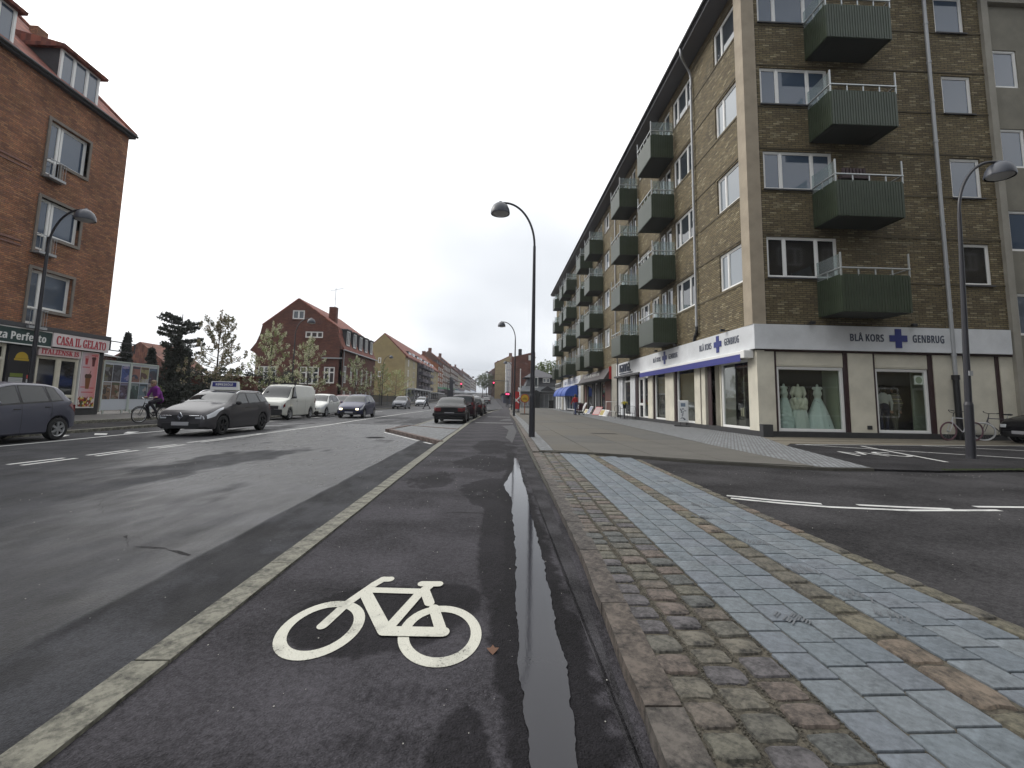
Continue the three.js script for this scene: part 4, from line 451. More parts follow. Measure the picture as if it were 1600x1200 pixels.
  new MB().box(X - 0.12, X + 0.2, 3.2, 4.1, -77, -69.7).box(X, X + 0.3, 0.1, 3.2, -71, -69.7).box(X, X + 0.3, 0.1, 3.2, -74, -73).box(X, X + 0.3, 0.1, 3.2, -77, -76).build('shop_front', M.whiteSign, b); new MB().box(X - 0.16, X - 0.12, 3.35, 3.95, -76.6, -70).build('shop_sign', M.plinth, b); for (const z of [-72, -75]) addWindow(b, [X + 0.14, 0.2, z], FACE_S, winGeo(1.95, 2.9, [1], [1], 0.1), M.white, M.glassDark, 'shop_window');
}
/* ------------------------------------------------------------------ left corner house with the ice-cream shop */
{
  const X = -21, ZC = -25.95, Z0 = -3, TOP = 15.55, b = thing('brick_house', 'red brown brick house with the ice cream shop on its ground floor', 'apartment building', [X, 0, ZC]);
  const cols = [-22.55, -13.4, -6.5], ys = [[5.0, 6.75], [8.42, 10.1], [12.0, 13.85]], holes = [], R = rng(8);
  for (const zc of cols) for (const [y0, y1] of ys) { holes.push([zc - 1.05 - ZC, zc + 1.05 - ZC, y0 - 4.2, y1 - 4.2]);  }
  // facade: outline with stepped openings (window and half-height door together)
  const sh = new THREE.Shape([[0, 0], [Z0 - ZC, 0], [Z0 - ZC, TOP - 4.2], [0, TOP - 4.2]].map((p) => new THREE.Vector2(...p))); for (const zc of cols) for (const [y0, y1] of ys) { const a = zc - 1.05 - ZC, m = zc + 0.38 - ZC, c = zc + 1.05 - ZC; sh.holes.push(new THREE.Path([[a, y0 - 4.2], [a, y1 - 4.2], [c, y1 - 4.2], [c, y0 - 4.95], [m, y0 - 4.95], [m, y0 - 4.2]].map((p) => new THREE.Vector2(...p)))); }
  { const g = new THREE.ExtrudeGeometry(sh, { depth: 0.35, bevelEnabled: false }); g.rotateY(-Math.PI / 2); g.scale(1, 1, 1); const m = new MB().add(g); put(b, m.geo(), 'wall', M.redBrick, [0, 4.2, 0]); }
  new MB().box(X - 18, X - 0.36, 0.1, TOP, ZC + 0.02, ZC + 0.4).build('gable_wall', M.redBrick, b); new MB().box(X - 0.36, X, 4.2, TOP, ZC - 0.01, ZC).build('wall_end', M.redBrick, b); new MB().box(X - 17.6, X - 0.7, 0.1, TOP, ZC + 0.4, Z0).build('house_body', M.inside, b);
  const stone = grain([0.24, 0.21, 0.18], 0.85, 0.8, 0.003);
  for (const zc of cols) for (const [y0, y1] of ys) {
    const f = new MB(), h = y1 - y0; f.box(X - 0.2, X + 0.05, y1, y1 + 0.13, zc - 1.18, zc + 1.18).box(X - 0.2, X + 0.05, y0 - 0.12, y1, zc - 1.18, zc - 1.05).box(X - 0.2, X + 0.05, y0 - 0.85, y1, zc + 1.05, zc + 1.18).box(X - 0.2, X + 0.08, y0 - 0.14, y0, zc - 1.05, zc + 0.25).box(X - 0.2, X + 0.05, y0 - 0.85, y0, zc + 0.25, zc + 0.38).box(X - 0.2, X + 0.1, y0 - 0.97, y0 - 0.85, zc + 0.2, zc + 1.22); f.build('stone_surround', stone, b);
    addWindow(b, [X - 0.14, y0, zc - 0.35], FACE_L, winGeo(1.4, +h.toFixed(2), [1], [1], 0.1), M.white, M.glassBlue); addWindow(b, [X - 0.14, y0 - 0.75, zc + 0.715], FACE_L, winGeo(0.67, +(h + 0.75).toFixed(2), [1], [0.75, h], 0.11), M.white, M.glassBlue, 'french_door');
    const r = new MB(); r.box(X + 0.05, X + 0.34, y0 - 0.97, y0 - 0.86, zc + 0.3, zc + 1.15); for (let i = 0; i < 7; i++) r.bar([X + 0.3, y0 - 0.88, zc + 0.34 + i * 0.13], [X + 0.3, y0 - 0.1, zc + 0.34 + i * 0.13], 0.009, 0.009, 5); r.box(X + 0.285, X + 0.315, y0 - 0.12, y0 - 0.08, zc + 0.3, zc + 1.16).box(X, X + 0.3, y0 - 0.12, y0 - 0.09, zc + 0.3, zc + 0.32).box(X, X + 0.3, y0 - 0.12, y0 - 0.09, zc + 1.14, zc + 1.16); r.build('balcony_rail', M.zinc, b);
  }
  const pale = grain([0.27, 0.15, 0.12], 0.85, 0.7, 0.004); for (const y of [7.55, 7.75, 11.0, 11.2]) new MB().box(X, X + 0.03, y, y + 0.08, -20.9, -14.6).build('brick_band', pale, b);
  new MB().box(X - 0.2, X + 0.22, 4.02, 4.22, ZC - 0.1, Z0).build('ledge', M.eave, b); new MB().box(X - 0.2, X + 0.22, TOP, TOP + 0.14, ZC - 0.22, Z0).build('eave', M.eave, b); new MB().bar([X + 0.28, TOP + 0.14, ZC - 0.25], [X + 0.28, TOP + 0.14, Z0], 0.07).build('gutter', M.eave, b);
  { const r = new MB().prism([[X + 0.2, TOP + 0.14], [X + 0.2, TOP + 0.22], [X - 9.2, 24.75], [X - 18, TOP + 0.14]], ZC - 0.2, Z0, 'z').build('roof', M.redTile, b); new MB().box(X - 5.75, X - 5.3, 20.4, 21.75, ZC - 0.15, ZC + 0.5).build('chimney', M.redBrick, r); new MB().box(X - 3.4, X - 2.9, 19.15, 19.3, -21.2, -20.5).build('roof_window', M.lampGlass, r); const vt = new MB(); vt.bar([X + 0.22, TOP + 0.24, ZC - 0.2], [X - 9.2, 24.85, ZC - 0.2], 0.09).build('verge', M.redTile, r); }
  for (const zc of [-22.9, -18.55]) { const d = new MB().box(X - 2.6, X - 0.32, TOP + 0.3, 17.7, zc - 1.12, zc + 1.12).build('dormer', M.slate, b); new MB().prism([[X + 0.0, 17.65], [X + 0.05, 17.78], [X - 3.2, 18.65], [X - 3.2, 17.65]], zc - 1.3, zc + 1.3, 'z').build('dormer_roof', M.redTile, d); const [fg, pg] = winGeo(2.2, 1.75, [1, 1, 1], [1], 0.1); put(b, fg, 'dormer_window', M.white, [-0.22, TOP + 0.42, zc - ZC], FACE_L); put(b, pg, 'pane', M.glassBlue, [-0.22, TOP + 0.42, zc - ZC], FACE_L); }
  // ground floor
  new MB().box(X - 0.35, X, 0.1, 4.02, ZC, ZC + 0.42).box(X - 0.35, X, 0.1, 0.45, ZC + 0.42, Z0).build('plinth', M.plinth, b); new MB().box(X - 0.35, X - 0.12, 0.45, 4.02, ZC + 0.42, Z0).build('shop_back', M.inside, b);
  const g1 = new MB().box(X, X + 0.16, 3.32, 3.96, -22.72, -12).build('shop_sign', mat([0.018, 0.045, 0.042], 0.5), b, 'dark green sign band'); new MB().box(X, X + 0.18, 3.96, 4.01, -22.72, -12).box(X, X + 0.18, 3.27, 3.32, -22.72, -12).build('sign_trim', M.white, g1);
  put(b, letters('Pizza Perfecto', 2.65, 0.36, FB, 0.02), 'lettering', M.white, [0.16, 3.46, -21.12 - ZC], FACE_L);
  new MB().box(X, X + 0.2, 3.35, 4.0, ZC - 0.02, -22.75).build('shop_sign', mat([0.66, 0.6, 0.6], 0.5), b, 'white sign with red letters'); const redInk = mat([0.42, 0.03, 0.05], 0.5); put(b, letters('CASA IL GELATO', 2.82, 0.42, FS, 0.02), 'lettering', redInk, [0.2, 3.46, -24.35 - ZC], FACE_L);
  new MB().box(X - 0.05, X + 0.1, 2.9, 3.3, -24.45, -22.25).build('shop_sign', mat([0.55, 0.45, 0.44], 0.5), b, 'smaller white sign over the shop door'); put(b, letters('ITALIENSK IS', 1.95, 0.24, FS, 0.015), 'lettering', redInk, [0.1, 2.98, -23.35 - ZC], FACE_L);
  addWindow(b, [X, 0.5, -22.85], FACE_L, winGeo(1.1, 2.38, [1], [1], 0.09), M.cream, M.glassDark, 'shop_window'); addWindow(b, [X, 0.3, -23.95], FACE_L, winGeo(1.08, 2.58, [1], [0.7, 1.8], 0.12), M.cream, M.glassDark, 'shop_door');
  const poster = canvasMat(256, 640, (c, w, h) => { const g = c.createLinearGradient(0, 0, w, 0); g.addColorStop(0, '#c9bcc4'); g.addColorStop(1, '#d98a86'); c.fillStyle = g; c.fillRect(0, 0, w, h); const cup = (x, y, s, a, bb) => { c.fillStyle = a; c.beginPath(); c.moveTo(x - 20 * s, y); c.lineTo(x + 20 * s, y); c.lineTo(x + 13 * s, y + 62 * s); c.lineTo(x - 13 * s, y + 62 * s); c.fill(); c.fillStyle = bb; for (let i = 0; i < 3; i++) { c.beginPath(); c.arc(x + (i - 1) * 13 * s, y - 6 * s, 12 * s, 0, 7); c.fill(); } c.strokeStyle = bb; c.lineWidth = 4 * s; c.beginPath(); c.moveTo(x + 4, y); c.lineTo(x + 16 * s, y - 36 * s); c.stroke(); }; cup(70, 60, 1.3, '#b2343a', '#c98f92'); cup(182, 70, 1.4, '#5b1018', '#471216'); cup(120, 290, 2.2, '#7d4a20', '#4a2a18'); c.fillStyle = '#c22838'; for (const [x, y, q] of [[20, 165, 110], [140, 20, 90], [20, 400, 60], [160, 410, 60], [40, 460, 180]]) for (let i = 0; i < q; i += 14) c.fillRect(x + i, y, 9, 14); const r = rng(3); const pal = ['#8e1a20', '#5d1d15', '#c9b23a', '#3f5a23', '#d9d0c8', '#a3302a']; for (let i = 0; i < 150; i++) { c.fillStyle = pal[Math.floor(r() * 6)]; c.beginPath(); c.arc(10 + r() * 236, 530 + r() * 95, 8 + r() * 14, 0, 7); c.fill(); } });
  new MB().box(X - 0.05, X + 0.06, 0.45, 3.3, -25.6, -24.55).build('poster_frame', M.white, b); put(b, sheetPrint(0.97, 2.75), 'poster', poster, [0.068, 1.88, -25.08 - ZC], FACE_L);
  new MB().box(X - 0.1, X + 0.06, 0.45, 3.25, -22.2, -20.95).build('shop_panel', mat([0.02, 0.02, 0.028], 0.5), b);
  const menu = canvasMat(256, 512, (c, w, h) => { c.fillStyle = '#14121a'; c.fillRect(0, 0, w, h); c.fillStyle = '#b89a1e'; c.beginPath(); c.arc(120, 120, 62, Math.PI, 0); c.fill(); c.fillRect(50, 122, 140, 18); c.fillStyle = '#6d7c2c'; c.fillRect(30, 260, 120, 34); c.fillStyle = '#b5b8b8'; c.fillRect(22, 300, 130, 130); c.fillRect(186, 310, 50, 120); c.fillStyle = '#b8423c'; c.fillRect(186, 270, 50, 34); c.fillStyle = '#8a8d90'; for (let i = 0; i < 8; i++) c.fillRect(30, 312 + i * 14, 110, 4); });
  put(b, sheetPrint(1.2, 2.4), 'menu_board', menu, [0.068, 2.03, -21.58 - ZC], FACE_L);
  addWindow(b, [X, 0.4, -19.75], FACE_L, winGeo(2.3, 2.85, [1, 1], [2.2, 0.65], 0.1), M.cream, M.glassDark, 'shop_window'); addWindow(b, [X, 0.4, -16.6], FACE_L, winGeo(3.6, 2.85, [1, 1], [2.2, 0.65], 0.1), M.cream, M.glassDark, 'shop_window');
  // bare sign bracket sticking out beyond the corner
  { const s = new MB(), z0 = ZC - 0.35, z1 = ZC - 2.1; for (const y of [3.52, 4.02]) s.box(X - 0.02, X + 0.04, y, y + 0.05, z1, ZC); for (const z of [z0, z1]) s.box(X - 0.02, X + 0.04, 3.57, 4.02, z, z + 0.05); s.build('sign_bracket', M.eave, b); }
}
// poster hoarding beside it: two panels
[[-26.45, -28.25, 0], [-28.4, -30.5, 1]].forEach(([z0, z1, k]) => {
  const X = -21.3, t = thing('poster_board', k ? 'white poster board on the right, behind the cyclist, with six posters' : 'white poster board on the left, next to the brick corner, with six posters', 'poster board', [X, 0.1, (z0 + z1) / 2]), w = z0 - z1, y0 = 0.15;
  new MB().box(X - 0.06, X, 0.3, 2.95, z1, z0).build('panel', mat([0.5, 0.53, 0.58], 0.6), t); new MB().box(X - 0.08, X + 0.05, 2.95, 3.02, z1 - 0.04, z0 + 0.04).box(X - 0.07, X + 0.05, 0.2, 2.95, z0, z0 + 0.09).box(X - 0.07, X + 0.05, 0.2, 2.95, z1 - 0.05, z1).box(X - 0.07, X - 0.01, 0.1, 0.3, z0 - 0.3, z0 - 0.2).box(X - 0.07, X - 0.01, 0.1, 0.3, z1 + 0.2, z1 + 0.3).build('frame', mat([0.45, 0.5, 0.47], 0.5), t);
  const pal = [['#2e2624', '#6d6a3a', '#8b8a88'], ['#2b2b33', '#3d3e46', '#5e6066'], ['#3e55a8', '#b9aed6', '#27397e'], ['#96704f', '#b7b4ae', '#3b2d20'], ['#7a5138', '#45552b', '#c9b49a'], ['#5a4358', '#8b87a8', '#2d2028'], ['#b2705e', '#27344f', '#8d5a48'], ['#b5ad6c', '#5e3a2f', '#d8d6cf'], ['#2a2c3a', '#58718f', '#4a2c38'], ['#2d4a44', '#93a3a3', '#1e2f30'], ['#6a8694', '#2e3a44', '#c0b9b5'], ['#8a7a7e', '#c3b0ac', '#5a4246']];
  for (let i = 0; i < 6; i++) { const c0 = pal[k * 6 + i], R = rng(k * 60 + i + 2), m = canvasMat(128, 192, (c, W, H) => { c.fillStyle = c0[0]; c.fillRect(0, 0, W, H); for (let q = 0; q < 14; q++) { c.fillStyle = c0[Math.floor(R() * 3)]; c.beginPath(); c.ellipse(R() * W, R() * H, 8 + R() * 34, 6 + R() * 26, R() * 3, 0, 7); c.fill(); } c.fillStyle = c0[1]; c.fillRect(8, 8, W - 16, 22); c.fillStyle = c0[2]; for (let q = 0; q < 5; q++) c.fillRect(12, H - 44 + q * 8, 40 + R() * 60, 4); c.fillStyle = 'rgba(96,98,104,0.35)'; c.fillRect(0, 0, W, H); });
    const pw = w / 3 - 0.05, ph = 0.92; put(t, sheetPrint(pw, ph), 'poster', m, [0.006, (i < 3 ? 2.34 : 1.36) - 0.1 + 0.05 * (R() - 0.5), w / 2 - (i % 3 + 0.5) * w / 3], FACE_L); }
});
/* ------------------------------------------------------------------ houses farther off on the left */
const pantile2 = tiled([[0.17, 0.07, 0.045], [0.14, 0.055, 0.04]], 27), ochreWall = grain([0.4, 0.31, 0.15], 0.85, 3, 0.002), orangeWall = grain([0.32, 0.115, 0.035], 0.85, 3, 0.002);
{ // brick house with bell-shaped gable and mansard roof
  const z = -60, b = thing('gable_house', 'dark red brick house with a curved gable, mansard roof and five white dormers', 'house', [-19.5, 0, z]), XE = -19.5, XW = -30.1, ZE = -76.5;
  const out = [[XE, 0.1], [XE, 7.35], [-19.75, 8.1], [-20.1, 9.0], [-20.4, 10.15], [-25.3, 13.55], [-29.6, 10.1], [-29.8, 9.0], [-30.2, 7.9], [-30.9, 6.9], [XW - 0.2, 6.6], [XW, 6.4], [XW, 0.1]];
  { const s = new THREE.Shape(out.map((p) => new THREE.Vector2(...p))); for (const [x, y, w, h] of [[-25.2, 11.55, 1.5, 1.15], [-23.1, 9.05, 2.2, 0.8], [-28.6, 3.9, 2.3, 2.1], [-23.4, 3.9, 2.35, 2.2], [-20.95, 4.0, 1.35, 2.05]]) s.holes.push(new THREE.Path([[x - w / 2, y - h / 2], [x - w / 2, y + h / 2], [x + w / 2, y + h / 2], [x + w / 2, y - h / 2]].map((p) => new THREE.Vector2(...p)))); const g = new THREE.ExtrudeGeometry(s, { depth: 0.3, bevelEnabled: false }).translate(0, 0, z - 0.3); new MB().add(g).build('gable_wall', M.gableBrick, b); }
  for (const [x, y, w, h, c, r] of [[-25.2, 11.55, 1.5, 1.15, [1, 1], [1]], [-23.1, 9.05, 2.2, 0.8, [1, 1, 1], [1]], [-28.6, 3.9, 2.3, 2.1, [1, 1, 1], [2, 1]], [-23.4, 3.9, 2.35, 2.2, [1, 1, 1], [2, 1]], [-20.95, 4.0, 1.35, 2.05, [1, 1], [2, 1]]]) { addWindow(b, [x, y - h / 2, z - 0.04], 0, winGeo(w, h, c, r, 0.12), M.white, M.glass); new MB().box(x - w / 2 - 0.1, x + w / 2 + 0.1, y - h / 2 - 0.12, y - h / 2, z - 0.05, z + 0.1).build('window_sill', M.gableBrick, b); }
  for (const x of [-28.6, -23.6]) addWindow(b, [x, 0.3, z + 0.02], 0, winGeo(2.2, 1.9, [1, 1, 1], [2, 1], 0.12), M.white, M.glass);
  const holes = [0, 1, 2, 3, 4, 5].flatMap((i) => [[1.2 + i * 2.55, 2.2 + i * 2.55, 3.0, 5.2], [1.2 + i * 2.55, 2.2 + i * 2.55, 0.5, 2.0]]); { const m = new MB().add(wallGeo(16.5, 7.2, holes, 0.3), new THREE.Matrix4().makeRotationY(FACE_L)); put(b, m.geo(), 'street_wall', M.gableBrick, [0, 0.1, 0]); } for (const [a, c, y0, y1] of holes) addWindow(b, [XE - 0.04, y0 + 0.1, z - (a + c) / 2], FACE_L, winGeo(1, +(y1 - y0).toFixed(2), [1, 1], [2, 1], 0.09), M.white, M.glass);
  const roofOut = [[XE + 0.25, 7.2], [-19.72, 8.05], [-20.05, 9.0], [-20.3, 10.2], [-25.3, 13.7], [-29.7, 10.15], [-30.0, 8.6], [-30.6, 7.4], [XW, 6.9]];
  { const v = new MB(); for (let i = 4; i < 6; i++) v.bar([out[i][0], out[i][1] + 0.05, z - 0.1], [out[i + 1][0], out[i + 1][1] + 0.05, z - 0.1], 0.14, 0.14, 6); v.build('verge', M.redTile, b); }
  const rf = new MB().prism(roofOut, ZE, z - 0.301, 'z').build('roof', M.redTile, b); new MB().box(-22.6, -21.7, 11, 13.3, -64.2, -63.3).build('chimney', M.gableBrick, rf); { const a = new MB(); a.bar([-21.9, 13.2, -63.4], [-21.9, 15.9, -63.4], 0.03, 0.03, 5).bar([-22.6, 15.5, -63.4], [-20.9, 15.9, -63.4], 0.02, 0.02, 5).bar([-22.2, 14.4, -63.4], [-21.6, 14.4, -63.4], 0.02, 0.02, 5); for (let i = 0; i < 5; i++) a.bar([-22.5 + i * 0.35, 15.54 + i * 0.08, -63.1], [-22.5 + i * 0.35, 15.54 + i * 0.08, -63.7], 0.012, 0.012, 4); a.build('aerial', M.zinc, rf); }
  for (let i = 0; i < 5; i++) { const zc = -62.6 - i * 2.9; const d = new MB().box(-21.5, -19.62, 7.9, 9.95, zc - 0.75, zc + 0.75).build('dormer', M.slate, rf); new MB().box(-21.5, -19.45, 9.95, 10.12, zc - 0.9, zc + 0.9).build('dormer_roof', M.slate, d); const [fg, pg] = winGeo(1.3, 1.9, [1, 1], [1], 0.1); put(b, fg, 'dormer_window', M.white, [-0.09, 8.0, zc - z], FACE_L); put(b, pg, 'pane', M.glassLight, [-0.09, 8.0, zc - z], FACE_L); }
  new MB().bar([XE + 0.3, 7.2, z + 0.1], [XE + 0.3, 7.2, ZE], 0.09).bar([XE + 0.12, 7.1, z - 0.5], [XE + 0.12, 2.6, z - 0.5], 0.06).build('gutter', M.zinc, b); new MB().box(-22.0, XE + 0.1, 6.05, 6.2, z, z + 0.25).build('gable_ledge', M.zinc, b); new MB().box(XW + 0.3, XE - 0.4, 0.1, 7, ZE, z - 0.4).build('house_body', M.inside, b);
}
tag(new MB().box(-31, -22.4, 0.1, 2.9, -45.5, -44.8).box(-31.1, -22.2, 2.9, 3.02, -45.6, -44.6).build('garden_wall', M.gableBrick), 'low red brick garden building behind the blossom trees', 'garden building');
{ const t = thing('shed_house', 'distant house with an orange tiled roof behind the conifers', 'house', [-44, 0, -62]); new MB().box(-48.5, -40.5, 0.1, 4.4, -66, -60).build('wall', M.gableBrick, t); new MB().prism([[-49.2, 4.4], [-44, 7.6], [-39.8, 4.4]], -67, -59.5, 'z').build('roof', pantile2, t); }
{ const t = thing('brown_shed', 'dark brown shed roof showing over the left poster board', 'shed', [-31, 0, -33]); new MB().box(-35, -28.6, 0.1, 3.9, -36.5, -33).build('wall', M.gableBrick, t); new MB().prism([[-35.3, 3.9], [-32, 4.7], [-28.3, 3.9]], -36.8, -32.8, 'z').build('roof', M.slate, t); }
{ // yellow block
  const z = -100, XE = -19.3, ZE = -157, b = thing('yellow_house', 'ochre yellow rendered house with red roof and dark balcony stack', 'apartment building', [XE, 0, z]), XW = -29, EA = 10.2;
  { const s = new THREE.Shape([[XE, -0.5], [XE, EA], [-23.9, 14.8], [XW, 9.6], [XW, -0.5]].map((p) => new THREE.Vector2(...p))); new MB().add(new THREE.ExtrudeGeometry(s, { depth: 0.4, bevelEnabled: false }).translate(0, 0, z - 0.4)).build('gable_wall', ochreWall, b); }
  for (const [x, y] of [[-24.6, 8.6], [-26.1, 8.6], [-24.5, 5.7]]) addWindow(b, [x, y, z + 0.03], 0, winGeo(0.62, 1.15, [1], [1], 0.14), M.white, M.glass);
  new MB().prism([[XE + 0.4, EA - 0.2], [XE + 0.4, EA + 0.1], [-23.9, 15.1], [XW - 0.4, 9.8], [XW - 0.4, 9.5]], ZE, z - 0.401, 'z').build('roof', M.redTile, b);
  const r = new MB(), y1 = EA; r.box(XE - 2, XE, -0.5, y1, ZE, z - 0.4); r.build('street_wall', grain([0.46, 0.39, 0.23], 0.85, 3, 0.002), b); new MB().box(XE, XE + 0.05, 0, 3.3, ZE, z - 2).build('shop_front', M.glass, b); new MB().box(XE, XE + 1.6, 3.3, 3.6, -133, z - 4).box(XE, XE + 2.4, 3.0, 3.3, ZE, -140).build('canopy', M.whiteSign, b);
  { const m = new MB(); for (let q = -103; q > -156; q -= 4.5) m.box(XE, XE + 0.2, 0, 3.3, q - 0.35, q); m.build('shop_pier', M.whiteSign, b); }
  for (let k = 0; k < 2; k++) for (let i = 0; i < 3; i++) addWindow(b, [XE + 0.03, 3.9 + i * 2.2, -104 - k * 7], FACE_L, winGeo(k ? 2.2 : 1.2, 1.35, [1, 1], [1], 0.12), k ? M.zinc : M.white, M.glassDark); for (let k = 0; k < 2; k++) for (let i = 0; i < 3; i++) addWindow(b, [XE + 0.03, 3.9 + i * 2.2, -144 - k * 6], FACE_L, winGeo(2, 1.35, [1, 1], [1], 0.12), M.zinc, M.glassDark);
  new MB().box(XE, XE + 0.25, 3.6, EA, -138, -115.5).build('balcony_bay', mat([0.035, 0.03, 0.04], 0.6), b); const R = rng(44); for (let i = 0; i < 4; i++) for (let k = 0; k < 4; k++) { new MB().box(XE + 0.25, XE + 1.3, 3.7 + i * 1.75, 4.5 + i * 1.75, -121.5 - k * 5.2, -117 - k * 5.2).build('balcony', mat(R() > 0.5 ? [0.05, 0.045, 0.06] : [0.12, 0.12, 0.14], 0.5), b); addWindow(b, [XE + 0.27, 4.5 + i * 1.75, -119 - k * 5.2], FACE_L, winGeo(2.4, 0.8, [1, 1], [1], 0.1), M.white, M.glassBlue); }
  for (let i = 0; i < 8; i++) { const zc = -108 - i * 5.6; const d = new MB().box(XE - 2.6, XE - 0.6, EA + 0.3, EA + 1.7, zc - 1.4, zc + 1.4).build('dormer', i % 2 ? M.whiteSign : M.slate, b); new MB().box(XE - 0.6, XE - 0.55, EA + 0.5, EA + 1.5, zc - 1.2, zc + 1.2).build('pane', M.glassBlue, d); }
}
// terraced houses down the street, each a house of its own
function terrace(side, X, z0, z1, eave, ridge, wallM, gableM, roofM, label, floors = 4, depth = 11) {
  const [dx, dy] = bend((z0 + z1) / 2), x = X + dx, s = side, b = thing('terraced_house', label, 'house', [x, dy, z0]), H = eave, xw = x - s * depth, R = rng(Math.round(-z0 * 7 + s));
  const lo = Math.min(x, xw), hi = Math.max(x, xw), m = new MB(); m.box(lo + 0.1, hi - 0.1, -1.5 + dy, H + dy, z1, z0 - 0.3); const body = m.build('street_wall', wallM, b);
  const sh = new THREE.Shape([[lo, -1.5 + dy], [hi, -1.5 + dy], [hi, H + dy], [(lo + hi) / 2, ridge + dy], [lo, H + dy]].map((p) => new THREE.Vector2(...p))); new MB().add(new THREE.ExtrudeGeometry(sh, { depth: 0.3, bevelEnabled: false }).translate(0, 0, z0 - 0.3)).build('gable_wall', gableM, b);
  const rf = new MB().prism([[lo - 0.3, H + dy], [lo - 0.3, H + 0.25 + dy], [(lo + hi) / 2, ridge + 0.3 + dy], [hi + 0.3, H + 0.25 + dy], [hi + 0.3, H + dy]], z1, z0 - 0.301, 'z').build('roof', roofM, b); new MB().box((lo + hi) / 2 - 0.6, (lo + hi) / 2 + 0.6, ridge + dy - 0.5, ridge + 1.5 + dy, z0 - 4, z0 - 3).build('chimney', M.gableBrick, rf);
  const n = Math.max(2, Math.round((z0 - z1) / 6)), fh = (H - 3.6) / floors; for (let f = 0; f < floors; f++) for (let i = 0; i < n; i++) addWindow(b, [x + s * 0.0, 3.9 + f * fh + dy, z0 - (i + 0.5) * (z0 - z1) / n], s > 0 ? FACE_L : FACE_S, winGeo(2.2, +(fh * 0.6).toFixed(2), [1, 1], [1], 0.14), M.white, R() > 0.5 ? M.glass : M.glassBlue);
  const sf = new MB(); sf.box(x, x + s * 0.12, -1, 3.2, z1 + 0.5, z0 - 0.5); const sfm = sf.build('shop_front', M.glassDark, b); sfm.position.y += dy; const sg = new MB().box(x, x + s * 0.3, 3.2, 3.8, z1 + 0.5, z0 - 0.5).build('shop_sign', mat([0.1 + 0.3 * R(), 0.1 + 0.25 * R(), 0.1 + 0.3 * R()], 0.6), b); sg.position.y += dy;
  for (let i = 0; i < 3; i++) { const zc = lerp(z0, z1, (i + 0.5) / 3); new MB().box(x - s * 2.6, x - s * 0.7, H + 0.2 + dy, H + 1.9 + dy, zc - 1, zc + 1).build('dormer', M.slate, b); }
  return b;
}
const tanB = grain([0.2, 0.13, 0.09], 0.85, 3, 0.003), brownB = grain([0.13, 0.07, 0.05], 0.85, 3, 0.003), navy = grain([0.035, 0.035, 0.06], 0.8, 3, 0.002), creamB = grain([0.4, 0.32, 0.18], 0.85, 3, 0.002), plumB = grain([0.13, 0.085, 0.09], 0.85, 3, 0.003);
terrace(1, -17.6, -160, -176, 11, 14.5, orangeWall, orangeWall, M.redTile, 'narrow orange rendered house just past the yellow block');
terrace(1, -17.4, -176.5, -204, 12.6, 17, tanB, brownB, M.redTile, 'red brown house with steep roof past the orange house');
terrace(1, -15.6, -206, -216, 6.5, 13, navy, navy, M.slate, 'dark navy fronted house with a low gable by the red traffic light', 1, 13);
terrace(1, -17.2, -217, -262, 13, 18, brownB, tanB, M.redTile, 'tall brown brick gable house behind the navy one');
terrace(1, -16.4, -263, -318, 11.5, 15.5, creamB, creamB, M.redTile, 'pale yellow house in the far row on the left');
terrace(1, -15.8, -319, -420, 14, 18, plumB, plumB, M.redTile, 'plum brown row house near the end of the left side');
terrace(1, -15, -421, -600, 15, 19, tanB, tanB, M.redTile, 'last faint brown block on the left at the end of the street');
{ // brick tower block on the right
  const z = -112, b = thing('brick_block', 'tall dark brick block with a sloping top and white bay windows', 'apartment building', [3.5, 0, z]), XW = 3.5, XE = 9.1;
  { const s = new THREE.Shape([[XW, -0.5], [XE, -0.5], [XE, 12.9], [XE - 0.3, 12.9], [XW, 11.6]].map((p) => new THREE.Vector2(...p))); new MB().add(new THREE.ExtrudeGeometry(s, { depth: 70, bevelEnabled: false }).translate(0, 0, z - 70)).build('wall', M.gableBrick, b); }
  new MB().box(XW - 0.1, XE + 0.2, 11.55, 11.7, z - 70, z - 0.5).build('roof_edge', M.eave, b); new MB().box(5.3, 6.1, 12, 14, z - 6, z - 4).build('chimney', M.black, b); new MB().box(7.5, 8.9, 10.9, 12.1, z, z + 0.05).build('white_panel', M.white, b); new MB().box(XE, XE + 1.2, 9.3, 9.6, z - 4, z - 1).build('side_balcony', M.whiteSign, b);
  new MB().box(XW - 1.3, XW, 3.2, 10.5, z - 9, z - 1.5).build('bay', M.whiteSign, b); for (let i = 0; i < 4; i++) { addWindow(b, [XW - 0.66, 3.6 + i * 1.75, z - 1.47], 0, winGeo(1.15, 1.2, [1, 1], [1], 0.09), M.white, M.glass); addWindow(b, [XW - 1.32, 3.6 + i * 1.75, z - 5.2], FACE_S, winGeo(6.5, 1.2, [1, 1, 1, 1], [1], 0.1), M.white, M.glassLight); }
  for (let k = 0; k < 4; k++) for (let i = 0; i < 6; i++) addWindow(b, [XW - 0.03, 3.4 + k * 2, z - 14 - i * 9], FACE_S, winGeo(3, 1.2, [1, 1, 1], [1], 0.12), M.white, M.glassBlue); new MB().box(XW - 1.8, XW, -0.3, 2.8, z - 66, z).build('shop_front', mat([0.05, 0.055, 0.08], 0.5), b); new MB().box(XW - 2.2, XW + 0.1, 2.8, 3.0, z - 66, z + 0.5).build('canopy', M.slate, b);
}
terrace(-1, 2.6, -184, -250, 13, 16, tanB, creamB, M.redTile, 'pale flat fronted house beyond the brick block', 4, 12); terrace(-1, 2.6, -251, -340, 13, 17, brownB, brownB, M.redTile, 'red roofed house past the trees on the right', 4, 12); terrace(-1, 3, -341, -560, 14, 18, plumB, plumB, M.redTile, 'faint last block on the right at the end of the street', 4, 12);
